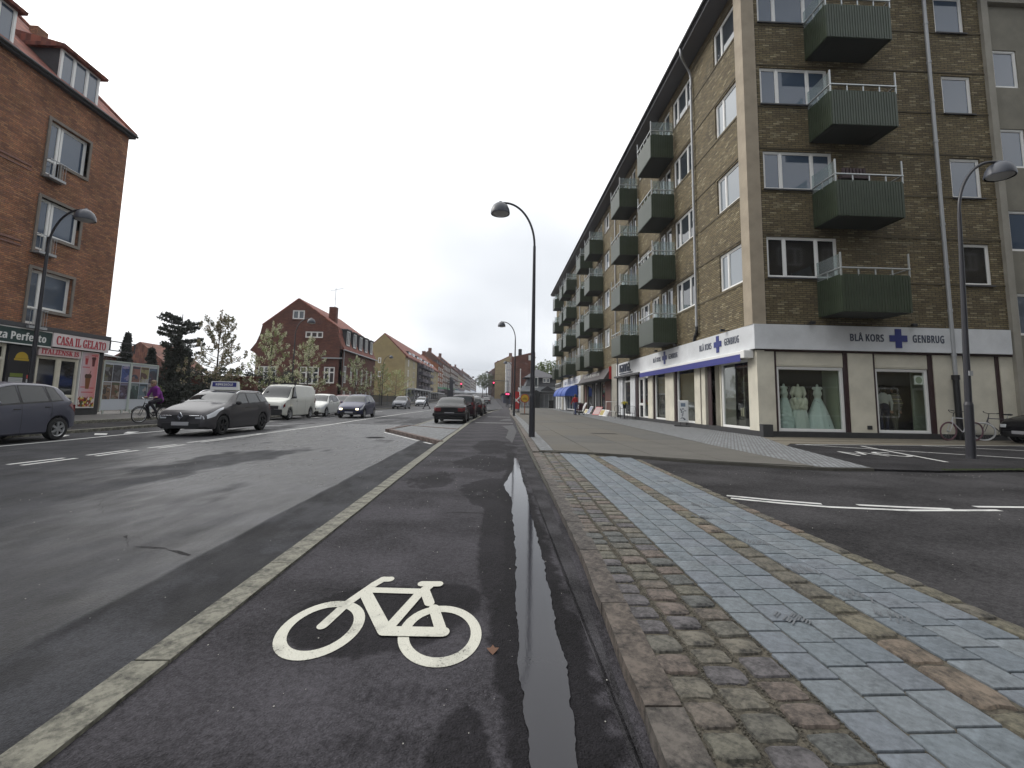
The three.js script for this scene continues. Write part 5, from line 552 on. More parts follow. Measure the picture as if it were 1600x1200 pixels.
{ // grey pavilion with a slate mansard
  const z = -84, b = thing('grey_pavilion', 'low grey and white pavilion with a dark slate mansard roof', 'pavilion', [4.2, 0, z]), x0 = 4.3, x1 = 11.6, zb = z - 9;
  new MB().box(x0, x1, -0.2, 3.9, zb, z).build('wall', grain([0.42, 0.44, 0.46], 0.7, 2, 0.002), b);
  const frustum = (a0, a1, b0, b1, y0, c0, c1, d0, d1, y1) => { const P = [[a0, y0, b0], [a1, y0, b0], [a1, y0, b1], [a0, y0, b1], [c0, y1, d0], [c1, y1, d0], [c1, y1, d1], [c0, y1, d1]], F = [[0, 3, 7, 4], [3, 2, 6, 7], [2, 1, 5, 6], [1, 0, 4, 5], [4, 7, 6, 5]], p = []; for (const [a, q, c, d] of F) for (const i of [a, q, c, a, c, d]) p.push(...P[i]); const g = new THREE.BufferGeometry(); g.setAttribute('position', new THREE.Float32BufferAttribute(p, 3)); g.computeVertexNormals(); return g; };
  new MB().add(frustum(x0 + 0.9, x1 + 0.2, zb, z + 0.1, 3.95, x0 + 1.5, x1 - 0.9, zb + 1, z - 0.9, 5.45)).build('mansard', M.slate, b); new MB().add(frustum(x0 + 0.6, x1 - 0.5, zb + 0.4, z - 0.2, 5.46, x0 + 3.0, x0 + 3.3, zb + 3.5, z - 3.2, 7.1)).build('roof', grain([0.1, 0.1, 0.11], 0.7, 0.8, 0.008), b);
  new MB().box(x0 - 0.5, x1, 2.9, 3.05, z, z + 1.6).box(x0 - 0.5, x1, 3.05, 3.2, z, z + 1.0).build('canopy', M.zinc, b); new MB().prism([[x0 + 3.4, 3.1], [x0 + 4.6, 3.9], [x0 + 5.9, 3.1]], z, z + 1.7, 'z').build('porch_roof', M.slate, b);
  for (const x of [8.55, 9.2]) addWindow(b, [x, 4.55, z - 0.15], 0, winGeo(0.6, 0.8, [1], [1], 0.1), M.white, M.glassLight); addWindow(b, [7.05, 3.6, z + 0.04], 0, winGeo(0.7, 1.9, [1], [1], 0.1), M.white, M.glass);
  addWindow(b, [8.9, 0.1, z + 0.04], 0, winGeo(2.4, 2.5, [1, 1, 1], [1], 0.1), M.whiteSign, M.glassDark, 'door'); addWindow(b, [5.6, 0.4, z + 0.04], 0, winGeo(1.6, 2.2, [1, 1], [1], 0.1), M.whiteSign, M.glassDark); new MB().box(6.2, 7.6, 0.1, 2.7, z + 0.5, z + 2).prism([[6.0, 2.7], [6.9, 3.2], [8.0, 2.6]], z + 0.3, z + 2.2, 'z').build('porch', M.black, b);
}
{ const bin = (x, l) => { const t = thing('rubbish_bin', l, 'bin', [x, 0.1, -78.5]); put(t, new MB().rbox(-0.4, 0.4, 0.08, 1.2, -0.35, 0.35, 0.04).geo(), 'body', M.blackMatte); put(t, new MB().prism([[-0.42, 1.2], [-0.4, 1.3], [0.4, 1.36], [0.44, 1.2]], -0.38, 0.38, 'z').geo(), 'lid', M.black); }; bin(9.1, 'black wheeled bin standing before the pavilion door'); }

{ // block across the side street, behind the camera's right shoulder: the shop windows mirror it
  const x0 = 11, x1 = 62, z0 = 6, z1 = 18, H = 16.5, b = thing('opposite_building', 'brick block of flats across the side street, outside the picture on the right', 'apartment building', [x0, 0, z0]); new MB().box(x0, x1, 0, H, z0, z1).build('wall', M.yellowBrick, b); new MB().box(x0 - 0.5, x1, H, H + 0.3, z0 - 0.6, z1).build('roof_edge', M.eave, b); new MB().prism([[x0 - 0.5, H + 0.3], [x0 + 6, H + 3], [x1 - 6, H + 3], [x1, H + 0.3]], z0 - 0.5, z1, 'z').build('roof', M.slate, b); new MB().box(x0 - 0.05, x1, 3.2, 4.1, z0 - 0.1, z0).build('shop_sign', M.beigeDark, b);
  for (let k = 0; k < 4; k++) for (let i = 0; i < 12; i++) addWindow(b, [x0 + 3 + i * 4.1, 5.2 + k * 2.9, z0 - 0.03], Math.PI, winGeo(2.2, 1.6, [1, 1.6, 1]), M.white, M.glassBlue); for (let i = 0; i < 10; i++) addWindow(b, [x0 + 3.2 + i * 4.9, 0.4, z0 - 0.03], Math.PI, winGeo(3.6, 2.6, [1, 1]), M.white, M.glassDark, 'shop_window');
}
/* ------------------------------------------------------------------ vehicles */
function pchip(pts) {
  const n = pts.length, h = [], d = [], m = []; for (let i = 0; i < n - 1; i++) { h[i] = pts[i + 1][0] - pts[i][0]; d[i] = (pts[i + 1][1] - pts[i][1]) / h[i]; }
  m[0] = d[0]; m[n - 1] = d[n - 2]; for (let i = 1; i < n - 1; i++) m[i] = d[i - 1] * d[i] <= 0 ? 0 : 2 * d[i - 1] * d[i] / (d[i - 1] + d[i]);
  return (x) => { let i = 0; while (i < n - 2 && x > pts[i + 1][0]) i++; const t = clamp((x - pts[i][0]) / h[i], 0, 1), a = pts[i][1], b = pts[i + 1][1], t2 = t * t, t3 = t2 * t; return a * (2 * t3 - 3 * t2 + 1) + m[i] * h[i] * (t3 - 2 * t2 + t) + b * (-2 * t3 + 3 * t2) + m[i + 1] * h[i] * (t3 - t2); };
}
const carPaint = (c, o = {}) => mat(c, 0.55, { clearcoat: 0.5, clearcoatRoughness: 0.07, metalness: 0.1, ...o });
const WHEELS = {};
function wheelGeo(R, spokes) {
  const k = R + '_' + spokes; if (WHEELS[k]) return WHEELS[k]; const w = 0.19, t = new MB(), r = new MB(), q = R * 0.66; const turn = new THREE.Matrix4().makeRotationZ(Math.PI / 2);
  t.add(new THREE.LatheGeometry([[q, -w / 2], [R * 0.93, -w / 2], [R, -w / 2 + 0.03], [R, w / 2 - 0.03], [R * 0.93, w / 2], [q, w / 2]].map((p) => new THREE.Vector2(...p)), 32), turn);
  r.add(new THREE.LatheGeometry([[q, -w / 2 + 0.02], [q - 0.02, -w / 2 + 0.05], [0.02, -w / 2 + 0.07]].map((p) => new THREE.Vector2(...p)), 28), turn); r.add(new THREE.LatheGeometry([[q * 1.01, w / 2 - 0.005], [q * 0.9, w / 2 - 0.012], [q * 0.9, w / 2 - 0.05]].map((p) => new THREE.Vector2(...p)), 28), turn); r.add(new THREE.CylinderGeometry(q * 0.26, q * 0.26, 0.02, 14), turn.clone().premultiply(new THREE.Matrix4().makeTranslation(-(w / 2 - 0.02), 0, 0)));
  for (let i = 0; i < spokes; i++) { const g = new THREE.BoxGeometry(0.03, q * 0.75, q * (spokes > 6 ? 0.16 : 0.3)); g.translate(-(w / 2 - 0.02), q * 0.55, 0); g.rotateX(i / spokes * Math.PI * 2); r.add(g); }
  return WHEELS[k] = [t.geo(), r.geo()];
}
function makeCar(name, label, category, s, group) {
  const t = thing(name, label, category, [0, 0, 0], 0, group), { L, W, paint } = s, top = pchip(s.top), belt = pchip(s.belt), [w1, w2] = s.wheels, R = s.R, clear = s.clear ?? 0.2, arch = R + 0.05; t.org = null;
  const plan = pchip(s.plan ?? [[0, 0.7], [0.04, 0.8], [0.12, 0.89], [0.36, 0.97], [0.9, 1], [L - 0.9, 1], [L - 0.3, 0.97], [L - 0.08, 0.92], [L, 0.84]]);
  const bottom = (q) => { let y = clear + 0.1 * Math.max(0, 1 - q / 0.5) + 0.14 * Math.max(0, 1 - (L - q) / 0.5); for (const w of [w1, w2]) { const d = q - w; if (Math.abs(d) < arch) y = Math.max(y, R + Math.sqrt(arch * arch - d * d)); } return y; };
  const sect = (q) => { const w = W / 2 * plan(q), yb = bottom(q), tp = top(q), bl = Math.max(yb + 0.05, Math.min(belt(q), tp - 0.03)), h = tp - bl, wr = Math.max(w * 0.55, w * (s.hip ?? 0.955) - 0.05 - (s.tumble ?? 0.3) * h), H = bl - yb; return [[w * 0.92, yb], [w * 0.985, yb + H * 0.06], [w, yb + H * 0.42], [w * 0.992, yb + H * 0.74], [w * (s.hip ?? 0.955), bl], [wr, tp - Math.min(0.06, h * 0.3)], [wr * 0.9, tp - Math.min(0.015, h * 0.1)], [wr * 0.5, tp + 0.012], [0, tp + 0.018]]; };
  const S = (q, v, side = 1) => { const P = sect(q), i = Math.min(7, Math.floor(v)), f = v - i; return V(side * lerp(P[i][0], P[i + 1][0], f), lerp(P[i][1], P[i + 1][1], f), q - L / 2); };
  const qs = new Set(); for (let i = 0; i <= 60; i++) qs.add(+(L * i / 60).toFixed(3)); for (const w of [w1, w2]) for (let i = -8; i <= 8; i++) qs.add(+(w + arch * Math.sin(i / 8 * Math.PI / 2)).toFixed(3)); [0.04, 0.1, L - 0.04, L - 0.1].forEach((q) => qs.add(q)); const Q = [...qs].sort((a, b) => a - b);
  const vs = []; for (let i = 0; i <= 16; i++) vs.push(i / 2); const cols = [...vs.map((v) => [v, 1]), ...vs.slice(0, -1).reverse().map((v) => [v, -1])], pos = [], idx = [], n = cols.length;
  for (const q of Q) for (const [v, sd] of cols) pos.push(...S(q, v, sd).toArray()); for (let i = 0; i < Q.length - 1; i++) for (let j = 0; j < n - 1; j++) { const a = i * n + j; idx.push(a, a + n, a + 1, a + 1, a + n, a + n + 1); }
  let g = new THREE.BufferGeometry(); g.setAttribute('position', new THREE.Float32BufferAttribute(pos, 3)); g.setIndex(idx); g = clean(toCreasedNormals(g, 0.55));
  const caps = new MB(); caps.g.push(g); for (const [q, back] of [[0, 0], [L, 1]]) { const P = sect(q), sh = new THREE.Shape([...P, ...P.slice(0, -1).reverse().map(([x, y]) => [-x, y])].map((p) => new THREE.Vector2(...p))), cg = new THREE.ShapeGeometry(sh); if (!back) cg.rotateY(Math.PI).translate(0, 0, -L / 2); else cg.translate(0, 0, L / 2); caps.add(cg); }
  put(t, caps.geo(), 'body', paint);
  put(t, new MB().box(-W * 0.43, W * 0.43, clear + 0.03, Math.min(0.62, R * 2 + 0.05), -L / 2 + 0.25, L / 2 - 0.25).geo(), 'underbody', M.black);
  const patch = (q, v0, v1, off, na = 10, nb = 6, sides = [1, -1]) => { const gs = []; for (const sd of sides) { const p = [], ix = []; for (let j = 0; j <= nb; j++) for (let i = 0; i <= na; i++) { const b = j / nb, a = i / na, qq = lerp(lerp(q[0], q[2] ?? q[0], b), lerp(q[1], q[3] ?? q[1], b), a), v = lerp(v0, v1, b), P = S(qq, v, sd), e = 0.01, du = S(Math.min(L, qq + e), v, sd).sub(S(Math.max(0, qq - e), v, sd)), dv = S(qq, Math.min(8, v + e), sd).sub(S(qq, Math.max(0, v - e), sd)), N = dv.cross(du).normalize().multiplyScalar(sd); if (N.lengthSq() < 0.5) N.set(0, 1, 0); P.addScaledVector(N, off); p.push(P.x, P.y, P.z); } const w = na + 1; for (let j = 0; j < nb; j++) for (let i = 0; i < na; i++) { const a = j * w + i; if (sd > 0) ix.push(a, a + w, a + 1, a + 1, a + w, a + w + 1); else ix.push(a, a + 1, a + w, a + 1, a + w + 1, a + w); } let gg = new THREE.BufferGeometry(); gg.setAttribute('position', new THREE.Float32BufferAttribute(p, 3)); gg.setIndex(ix); gg.computeVertexNormals(); gs.push(clean(gg)); } return uvMetres(mergeGeometries(gs)); };
  const add = (geo, nm, m, label) => put(t, geo, nm, m, [0, 0, 0], 0, label);
  for (const w of s.side) for (const sd of [1, -1]) { add(patch(w, 4.1, 4.95, 0.004, 10, 4, [sd]), 'side_window', M.carGlass); }
  if (s.trim !== 0) for (const w of s.side) for (const sd of [1, -1]) add(patch([w[0] - 0.04, w[1] + 0.04, w[2] - 0.03, w[3] + 0.03], 4.02, 4.99, 0.0015, 10, 4, [sd]), 'window_trim', M.plastic);
  add(patch(s.ws, 5.25, 8, 0.004, 10, 8), 'windscreen', M.carGlass); if (s.rw) add(patch(s.rw, 5.3, 8, 0.004, 8, 8), 'rear_window', M.carGlass);
  const [tg, rg] = wheelGeo(R, s.spokes ?? 5); for (const w of [w1, w2]) for (const sd of [1, -1]) { const m = put(t, tg, 'wheel', M.tyre, [sd * (W / 2 - 0.11), R, w - L / 2], sd > 0 ? Math.PI : 0); put(m, rg, 'rim', s.rim ?? M.rim); }
  const hl = s.head ?? [0.05, 0.62]; for (const sd of [1, -1]) { add(patch([hl[0], hl[1], hl[0], hl[1] + 0.1], s.headV?.[0] ?? 3.0, s.headV?.[1] ?? 4.05, 0.006, 8, 4, [sd]), 'headlight', M.lampGlass); add(patch([L - 0.34, L - 0.02, L - 0.2, L - 0.01], 3.0, s.tailV ?? 4.1, 0.006, 6, 4, [sd]), 'tail_light', M.tail); }
  const fy = s.nose ?? 0.55, fw = W / 2 * 0.7; const box = (x0, x1, y0, y1, z, d, nm, m) => put(t, new MB().rbox(x0, x1, y0, y1, z - d / 2, z + d / 2, Math.min(0.012, d / 2.2)).geo(), nm, m); const zf = -L / 2, zr = L / 2;
  box(-fw * 0.92, fw * 0.92, fy - 0.33, fy - 0.16, zf, 0.03, 'lower_grille', M.black); if (!s.logo) box(-fw * 0.62, fw * 0.62, fy - 0.06, fy + 0.04, zf, 0.03, 'grille', M.plastic); box(-0.26, 0.26, fy - 0.24, fy - 0.13, zf - 0.012, 0.02, 'number_plate', M.plate);
  for (const sd of [1, -1]) { if (s.fog) { const f = put(t, new MB().ball(sd * fw * 0.98, fy - 0.2, zf + 0.06, 0.06, 0.06, 0.05).geo(), 'fog_light', M.lampGlass); } box(sd * fw * 0.72, sd * fw * 1.02, fy - 0.03 + (s.lampDy ?? 0), fy + 0.08 + (s.lampDy ?? 0), zf + 0.02, 0.06, 'headlight', s.lit ? s.lit : M.lampGlass); }
  const ry = s.tailY ?? 0.8, rw = W / 2 * 0.82; for (const sd of [1, -1]) box(sd * rw * (s.tailIn ?? 0.72), sd * rw, ry - 0.1, ry + 0.09, zr, 0.03, 'tail_light', M.tail); box(-0.26, 0.26, s.plateY ?? 0.6, (s.plateY ?? 0.6) + 0.11, zr + 0.008, 0.02, 'number_plate', M.plate); box(-rw, rw, 0.33, 0.38, zr, 0.03, 'bumper_strip', M.plastic);
  for (const sd of [1, -1]) { const mq = s.mirror ?? s.ws[0] + 0.35, P = S(mq, 4.0, sd); put(t, new MB().ball(P.x + sd * 0.1, P.y + 0.08, P.z, 0.1, 0.07, 0.06).bar([P.x - sd * 0.02, P.y + 0.02, P.z], [P.x + sd * 0.08, P.y + 0.06, P.z], 0.02).geo(), 'mirror', s.mirrorMat ?? paint); for (const q of s.handles ?? []) { const H = S(q, 3.45, sd); put(t, new MB().rbox(H.x - 0.012, H.x + 0.012, H.y - 0.012, H.y + 0.014, H.z - 0.09, H.z + 0.09, 0.01).geo(), 'door_handle', M.plastic); } }
  for (const q of s.seams ?? []) for (const sd of [1, -1]) add(patch([q - 0.005, q + 0.005], 1.0, 3.95, 0.0015, 1, 10, [sd]), 'door_seam', M.black);
  if (s.rails) for (const sd of [1, -1]) { const p = []; for (let i = 0; i <= 8; i++) { const q = lerp(s.rails[0], s.rails[1], i / 8), P = S(q, 5.3, sd); p.push([P.x, P.y + (i === 0 || i === 8 ? 0.0 : 0.05), P.z]); } put(t, new MB().tube(p, 0.016, 20, 6).geo(), 'roof_rail', M.chrome); }
  t.userData.S = undefined; t.carS = S; t.carPatch = patch; return t;
}
const CAR = {
  hatch: { L: 3.68, W: 1.68, R: 0.3, clear: 0.2, wheels: [0.68, 3.08], top: [[0, 0.56], [0.04, 0.66], [0.14, 0.75], [0.75, 0.95], [0.9, 1.0], [1.55, 1.42], [2.1, 1.52], [2.75, 1.51], [3.2, 1.42], [3.5, 1.05], [3.62, 0.98], [3.68, 0.8]], belt: [[0, 0.56], [0.7, 0.88], [1.5, 0.93], [2.9, 1.02], [3.4, 1.06], [3.68, 0.7]], ws: [0.95, 1.58], rw: [3.22, 3.5], side: [[1.12, 1.98, 1.6, 1.98], [2.06, 2.76, 2.06, 2.7], [2.84, 3.16, 2.78, 3.0]], handles: [1.9, 2.72], seams: [1.05, 2.02, 2.82], nose: 0.55, tailY: 0.86 },
  estate: { L: 4.26, W: 1.74, R: 0.32, clear: 0.19, wheels: [0.83, 3.45], top: [[0, 0.58], [0.04, 0.7], [0.14, 0.79], [0.9, 0.99], [1.15, 1.05], [1.85, 1.4], [2.3, 1.46], [3.1, 1.455], [3.7, 1.39], [4.05, 1.08], [4.2, 0.96], [4.26, 0.75]], belt: [[0, 0.6], [0.8, 0.89], [1.6, 0.97], [3.2, 1.03], [3.8, 1.07], [4.26, 0.7]], ws: [1.16, 1.9], rw: [3.72, 4.05], side: [[1.42, 2.35, 1.95, 2.35], [2.43, 3.2, 2.43, 3.12], [3.28, 3.78, 3.2, 3.55]], handles: [2.25, 3.1], seams: [1.25, 2.39, 3.25], nose: 0.58, fog: 1, logo: 1, head: [0.03, 0.75], headV: [3.1, 4.2], tailY: 0.9 },
  sedan: { L: 4.5, W: 1.78, R: 0.31, clear: 0.19, wheels: [0.88, 3.55], top: [[0, 0.56], [0.04, 0.64], [0.14, 0.73], [0.95, 0.92], [1.2, 0.97], [1.95, 1.36], [2.4, 1.42], [3.0, 1.41], [3.4, 1.32], [3.92, 1.0], [4.1, 0.97], [4.4, 0.94], [4.5, 0.86]], belt: [[0, 0.56], [0.9, 0.85], [1.6, 0.91], [3.3, 0.95], [4.3, 0.91], [4.5, 0.8]], ws: [1.2, 1.97], rw: [3.4, 3.92], side: [[1.45, 2.35, 2.0, 2.35], [2.43, 3.15, 2.43, 3.05], [3.22, 3.55, 3.15, 3.35]], handles: [2.25, 3.05], seams: [1.28, 2.39, 3.2], nose: 0.52, tailY: 0.76, tailIn: 0.62, plateY: 0.5 },
  van: { L: 4.72, W: 1.76, R: 0.32, clear: 0.22, wheels: [0.95, 3.9], tumble: 0.13, hip: 0.985, top: [[0, 0.82], [0.08, 0.98], [0.6, 1.17], [0.72, 1.22], [1.4, 1.86], [1.75, 1.97], [3, 1.99], [4.45, 1.97], [4.64, 1.86], [4.72, 1.6]], belt: [[0, 0.75], [0.6, 1.12], [1.2, 1.18], [4.5, 1.18], [4.72, 1.1]], ws: [0.72, 1.42], side: [[0.95, 1.7, 1.42, 1.7]], handles: [1.75], seams: [0.9, 1.8, 3.0], nose: 0.62, head: [0.02, 0.25], headV: [2.9, 4.0], tailY: 1.1, mirrorMat: M.plastic, plan: [[0, 0.84], [0.1, 0.93], [0.4, 0.985], [0.9, 1], [3.8, 1], [4.6, 0.98], [4.72, 0.94]] },
  mpv: { L: 4.2, W: 1.76, R: 0.32, clear: 0.2, wheels: [0.82, 3.45], top: [[0, 0.6], [0.04, 0.72], [0.14, 0.82], [0.8, 1.0], [1.0, 1.08], [1.75, 1.56], [2.2, 1.63], [3.4, 1.62], [3.85, 1.55], [4.05, 1.15], [4.16, 1.0], [4.2, 0.8]], belt: [[0, 0.62], [0.8, 0.95], [1.6, 1.02], [3.8, 1.06], [4.2, 0.8]], ws: [1.0, 1.78], rw: [3.86, 4.06], side: [[1.25, 2.2, 1.8, 2.2], [2.28, 3.1, 2.28, 3.1], [3.18, 3.8, 3.18, 3.65]], handles: [2.1, 3.0], seams: [1.1, 2.24, 3.14], nose: 0.6, tailY: 1.05, tailIn: 0.8 },
};
const place = (o, x, y, z, turn) => { o.position.set(x, y, z); o.rotation.y = turn; return o; };
const RD = -0.07;
place(makeCar('parked_car', 'slate grey small hatchback seen from its rear side at the left edge', 'car', { ...CAR.hatch, paint: carPaint([0.07, 0.073, 0.1]), spokes: 6 }), -12.72, RD, -12.25, PI);
{ // dark grey estate of a driving school, with a roof sign
  const c = place(makeCar('driving_school_car', 'dark grey estate car with blue and white roof sign coming towards the camera', 'car', { ...CAR.estate, paint: carPaint([0.035, 0.033, 0.038]), rim: M.rimDark, rails: [1.85, 3.7], mirrorMat: M.plastic }), -9.75, RD, -17.3, PI), z = -2.13;
  put(c, new MB().box(-0.6, 0.6, 0.6, 0.66, z - 0.012, z + 0.01).prism([[-0.32, 0.66], [0.32, 0.66], [0.12, 0.48], [-0.12, 0.48]], z - 0.02, z + 0.01, 'z').geo(), 'grille', M.plastic); for (const s of [1, -1]) put(c, new MB().rbox(s * 0.26, s * 0.58, 0.625, 0.655, z - 0.03, z, 0.01).geo(), 'daytime_lamp', M.chrome);
  { const s = new THREE.Shape([[0, -0.12], [0.085, 0], [0, 0.12], [-0.085, 0]].map((p) => new THREE.Vector2(...p))); s.holes.push(new THREE.Path([[0, -0.05], [-0.03, 0], [0, 0.05], [0.03, 0]].map((p) => new THREE.Vector2(...p)))); const g = new THREE.ExtrudeGeometry(s, { depth: 0.02, bevelEnabled: true, bevelSize: 0.006, bevelThickness: 0.006, bevelSegments: 1 }); put(c, uvMetres(clean(g)), 'emblem', M.chrome, [0, 0.62, z - 0.045]); }
  const sg = put(c, new MB().prism([[-0.5, 0.0], [0.5, 0.0], [0.46, 0.3], [-0.46, 0.3]], -0.06, 0.06, 'z').geo(), 'roof_sign', M.white, [0, 1.49, 0.15]); put(sg, new MB().box(-0.42, 0.42, 0.11, 0.27, -0.066, -0.06).geo(), 'sign_face', M.blue); put(sg, letters('KØRESKOLE', 0.6, 0.09, FB, 0.004), 'lettering', M.white, [0, 0.145, -0.068], PI);
}
{ const c = place(makeCar('delivery_van', 'white panel van parked behind the driving school car, black bumper', 'van', { ...CAR.van, paint: carPaint([0.6, 0.61, 0.56], { metalness: 0 }) }), -12.35, RD, -28.55, PI); put(c, new MB().rbox(-0.8, 0.8, 0.26, 0.6, -2.42, -2.2, 0.04).geo(), 'bumper', M.plastic); put(c, new MB().box(-0.62, 0.62, 0.62, 0.78, -2.385, -2.33).geo(), 'grille', M.plastic); put(c, new MB().box(-0.75, 0.75, 2.03, 2.07, -0.75, -0.68).box(-0.75, 0.75, 2.03, 2.07, 0.9, 0.97).box(-0.78, -0.72, 1.93, 2.12, -0.76, -0.66).box(0.72, 0.78, 1.93, 2.12, -0.76, -0.66).geo(), 'roof_rack', M.black);
  for (const s of [1, -1]) put(c, c.carPatch([0.12, 0.3, 0.12, 0.3], 2.9, 3.9, 0.008, 4, 4, [s]), 'indicator', M.tail); for (const s of [1, -1]) put(c, c.carPatch([2.0, 2.95, 2.0, 2.95], 4.15, 4.9, 0.003, 6, 4, [s]), 'side_panel', carPaint([0.57, 0.58, 0.54], { metalness: 0 })); for (const s of [1, -1]) put(c, c.carPatch([3.1, 4.1, 3.1, 4.1], 4.15, 4.9, 0.003, 6, 4, [s]), 'side_panel', carPaint([0.57, 0.58, 0.54], { metalness: 0 })); }
place(makeCar('parked_car', 'white hatchback parked directly behind the white van', 'car', { ...CAR.hatch, L: 3.68, paint: carPaint([0.6, 0.61, 0.58], { metalness: 0 }) }), -12.15, RD, -33.6, PI);
place(makeCar('parked_car', 'dark red car mostly hidden between the white hatchback and the blue car', 'car', { ...CAR.hatch, paint: carPaint([0.09, 0.015, 0.02]) }), -12.2, RD, -38.6, PI);
{ const lit = mat([0.9, 0.85, 0.7], 0.3, { emissive: C(1, 0.85, 0.55), emissiveIntensity: 2.2 }); place(makeCar('blue_car', 'dark blue hatchback driving towards the camera with its headlights on', 'car', { ...CAR.hatch, L: 3.68, paint: carPaint([0.014, 0.017, 0.062]), lit }), -9.38, RD, -32.7, PI); }
place(makeCar('parked_car', 'silver grey car facing the camera by the dark fence', 'car', { ...CAR.mpv, paint: carPaint([0.12, 0.127, 0.15]) }), -12.25, RD, -62.5, PI);
place(makeCar('parked_car', 'pale silver car farther back, beside the crossing pedestrian', 'car', { ...CAR.hatch, paint: carPaint([0.4, 0.42, 0.45]) }), -12.2, RD + bend(-79)[1], -79, PI);
const dk = 'dark cars parked in the bay beyond the island';
const c1 = place(makeCar('parked_saloon', 'black saloon parked in the bay, nearest in the row, seen from behind', 'car', { ...CAR.sedan, paint: carPaint([0.006, 0.0055, 0.007], { metalness: 0, clearcoat: 0.5, specularIntensity: 0.3 }) }), -2.48, RD + 0.01, -27.85, 0); put(c1, new MB().rbox(-0.88, 0.88, 0.4, 0.58, 2.2, 2.33, 0.04).geo(), 'bumper', carPaint([0.007, 0.006, 0.008], { metalness: 0, clearcoat: 0.5, specularIntensity: 0.3 }));
place(makeCar('parked_car', 'dark plum people carrier parked second in the row', 'car', { ...CAR.mpv, paint: carPaint([0.02, 0.006, 0.011], { metalness: 0, clearcoat: 0.5, specularIntensity: 0.3 }) }), -2.2, RD + 0.01, -33.4, 0);
place(makeCar('parked_car', 'dark hatchback with pale roof parked third in the row', 'car', { ...CAR.hatch, paint: carPaint([0.012, 0.012, 0.014], { metalness: 0, clearcoat: 0.5, specularIntensity: 0.3 }) }), -1.85, RD + 0.01, -38.6, 0);
place(makeCar('parked_car', 'dark car last in the parked row before the junction', 'car', { ...CAR.sedan, paint: carPaint([0.01, 0.011, 0.013], { metalness: 0, clearcoat: 0.5, specularIntensity: 0.3 }) }), -1.75, RD + 0.01, -44.2, 0);
{ const far = ['small dark car nearest in the distant traffic', 'pale distant car left of the nearest dark one', 'distant silver car higher on the rise', 'distant dark car near the middle of the rise', 'faint pale car at the far end of traffic', 'faint dark car at the top of the rise'], tone = [[0.02, 0.02, 0.024], [0.4, 0.41, 0.43], [0.3, 0.31, 0.33], [0.03, 0.03, 0.05], [0.45, 0.45, 0.45], [0.05, 0.05, 0.05]];
  [[-1.4, -104, 0], [-3.6, -112, 0], [-4.6, -140, PI], [-1.6, -150, 0], [-6.0, -185, PI], [-2.4, -200, 0]].forEach(([x, z, t], i) => { const [dx, dy] = bend(z); place(makeCar('distant_car', far[i], 'car', { ...CAR[i % 2 ? 'hatch' : 'sedan'], paint: carPaint(tone[i]) }), x + dx, dy + RD, z, t); }); }
place(makeCar('parked_car', 'black car at the right edge, its front by the bicycles', 'car', { ...CAR.estate, paint: carPaint([0.004, 0.004, 0.006], { metalness: 0, clearcoat: 0.5, specularIntensity: 0.3 }) }), 19.85, 0.085, -15.6, PI / 2);
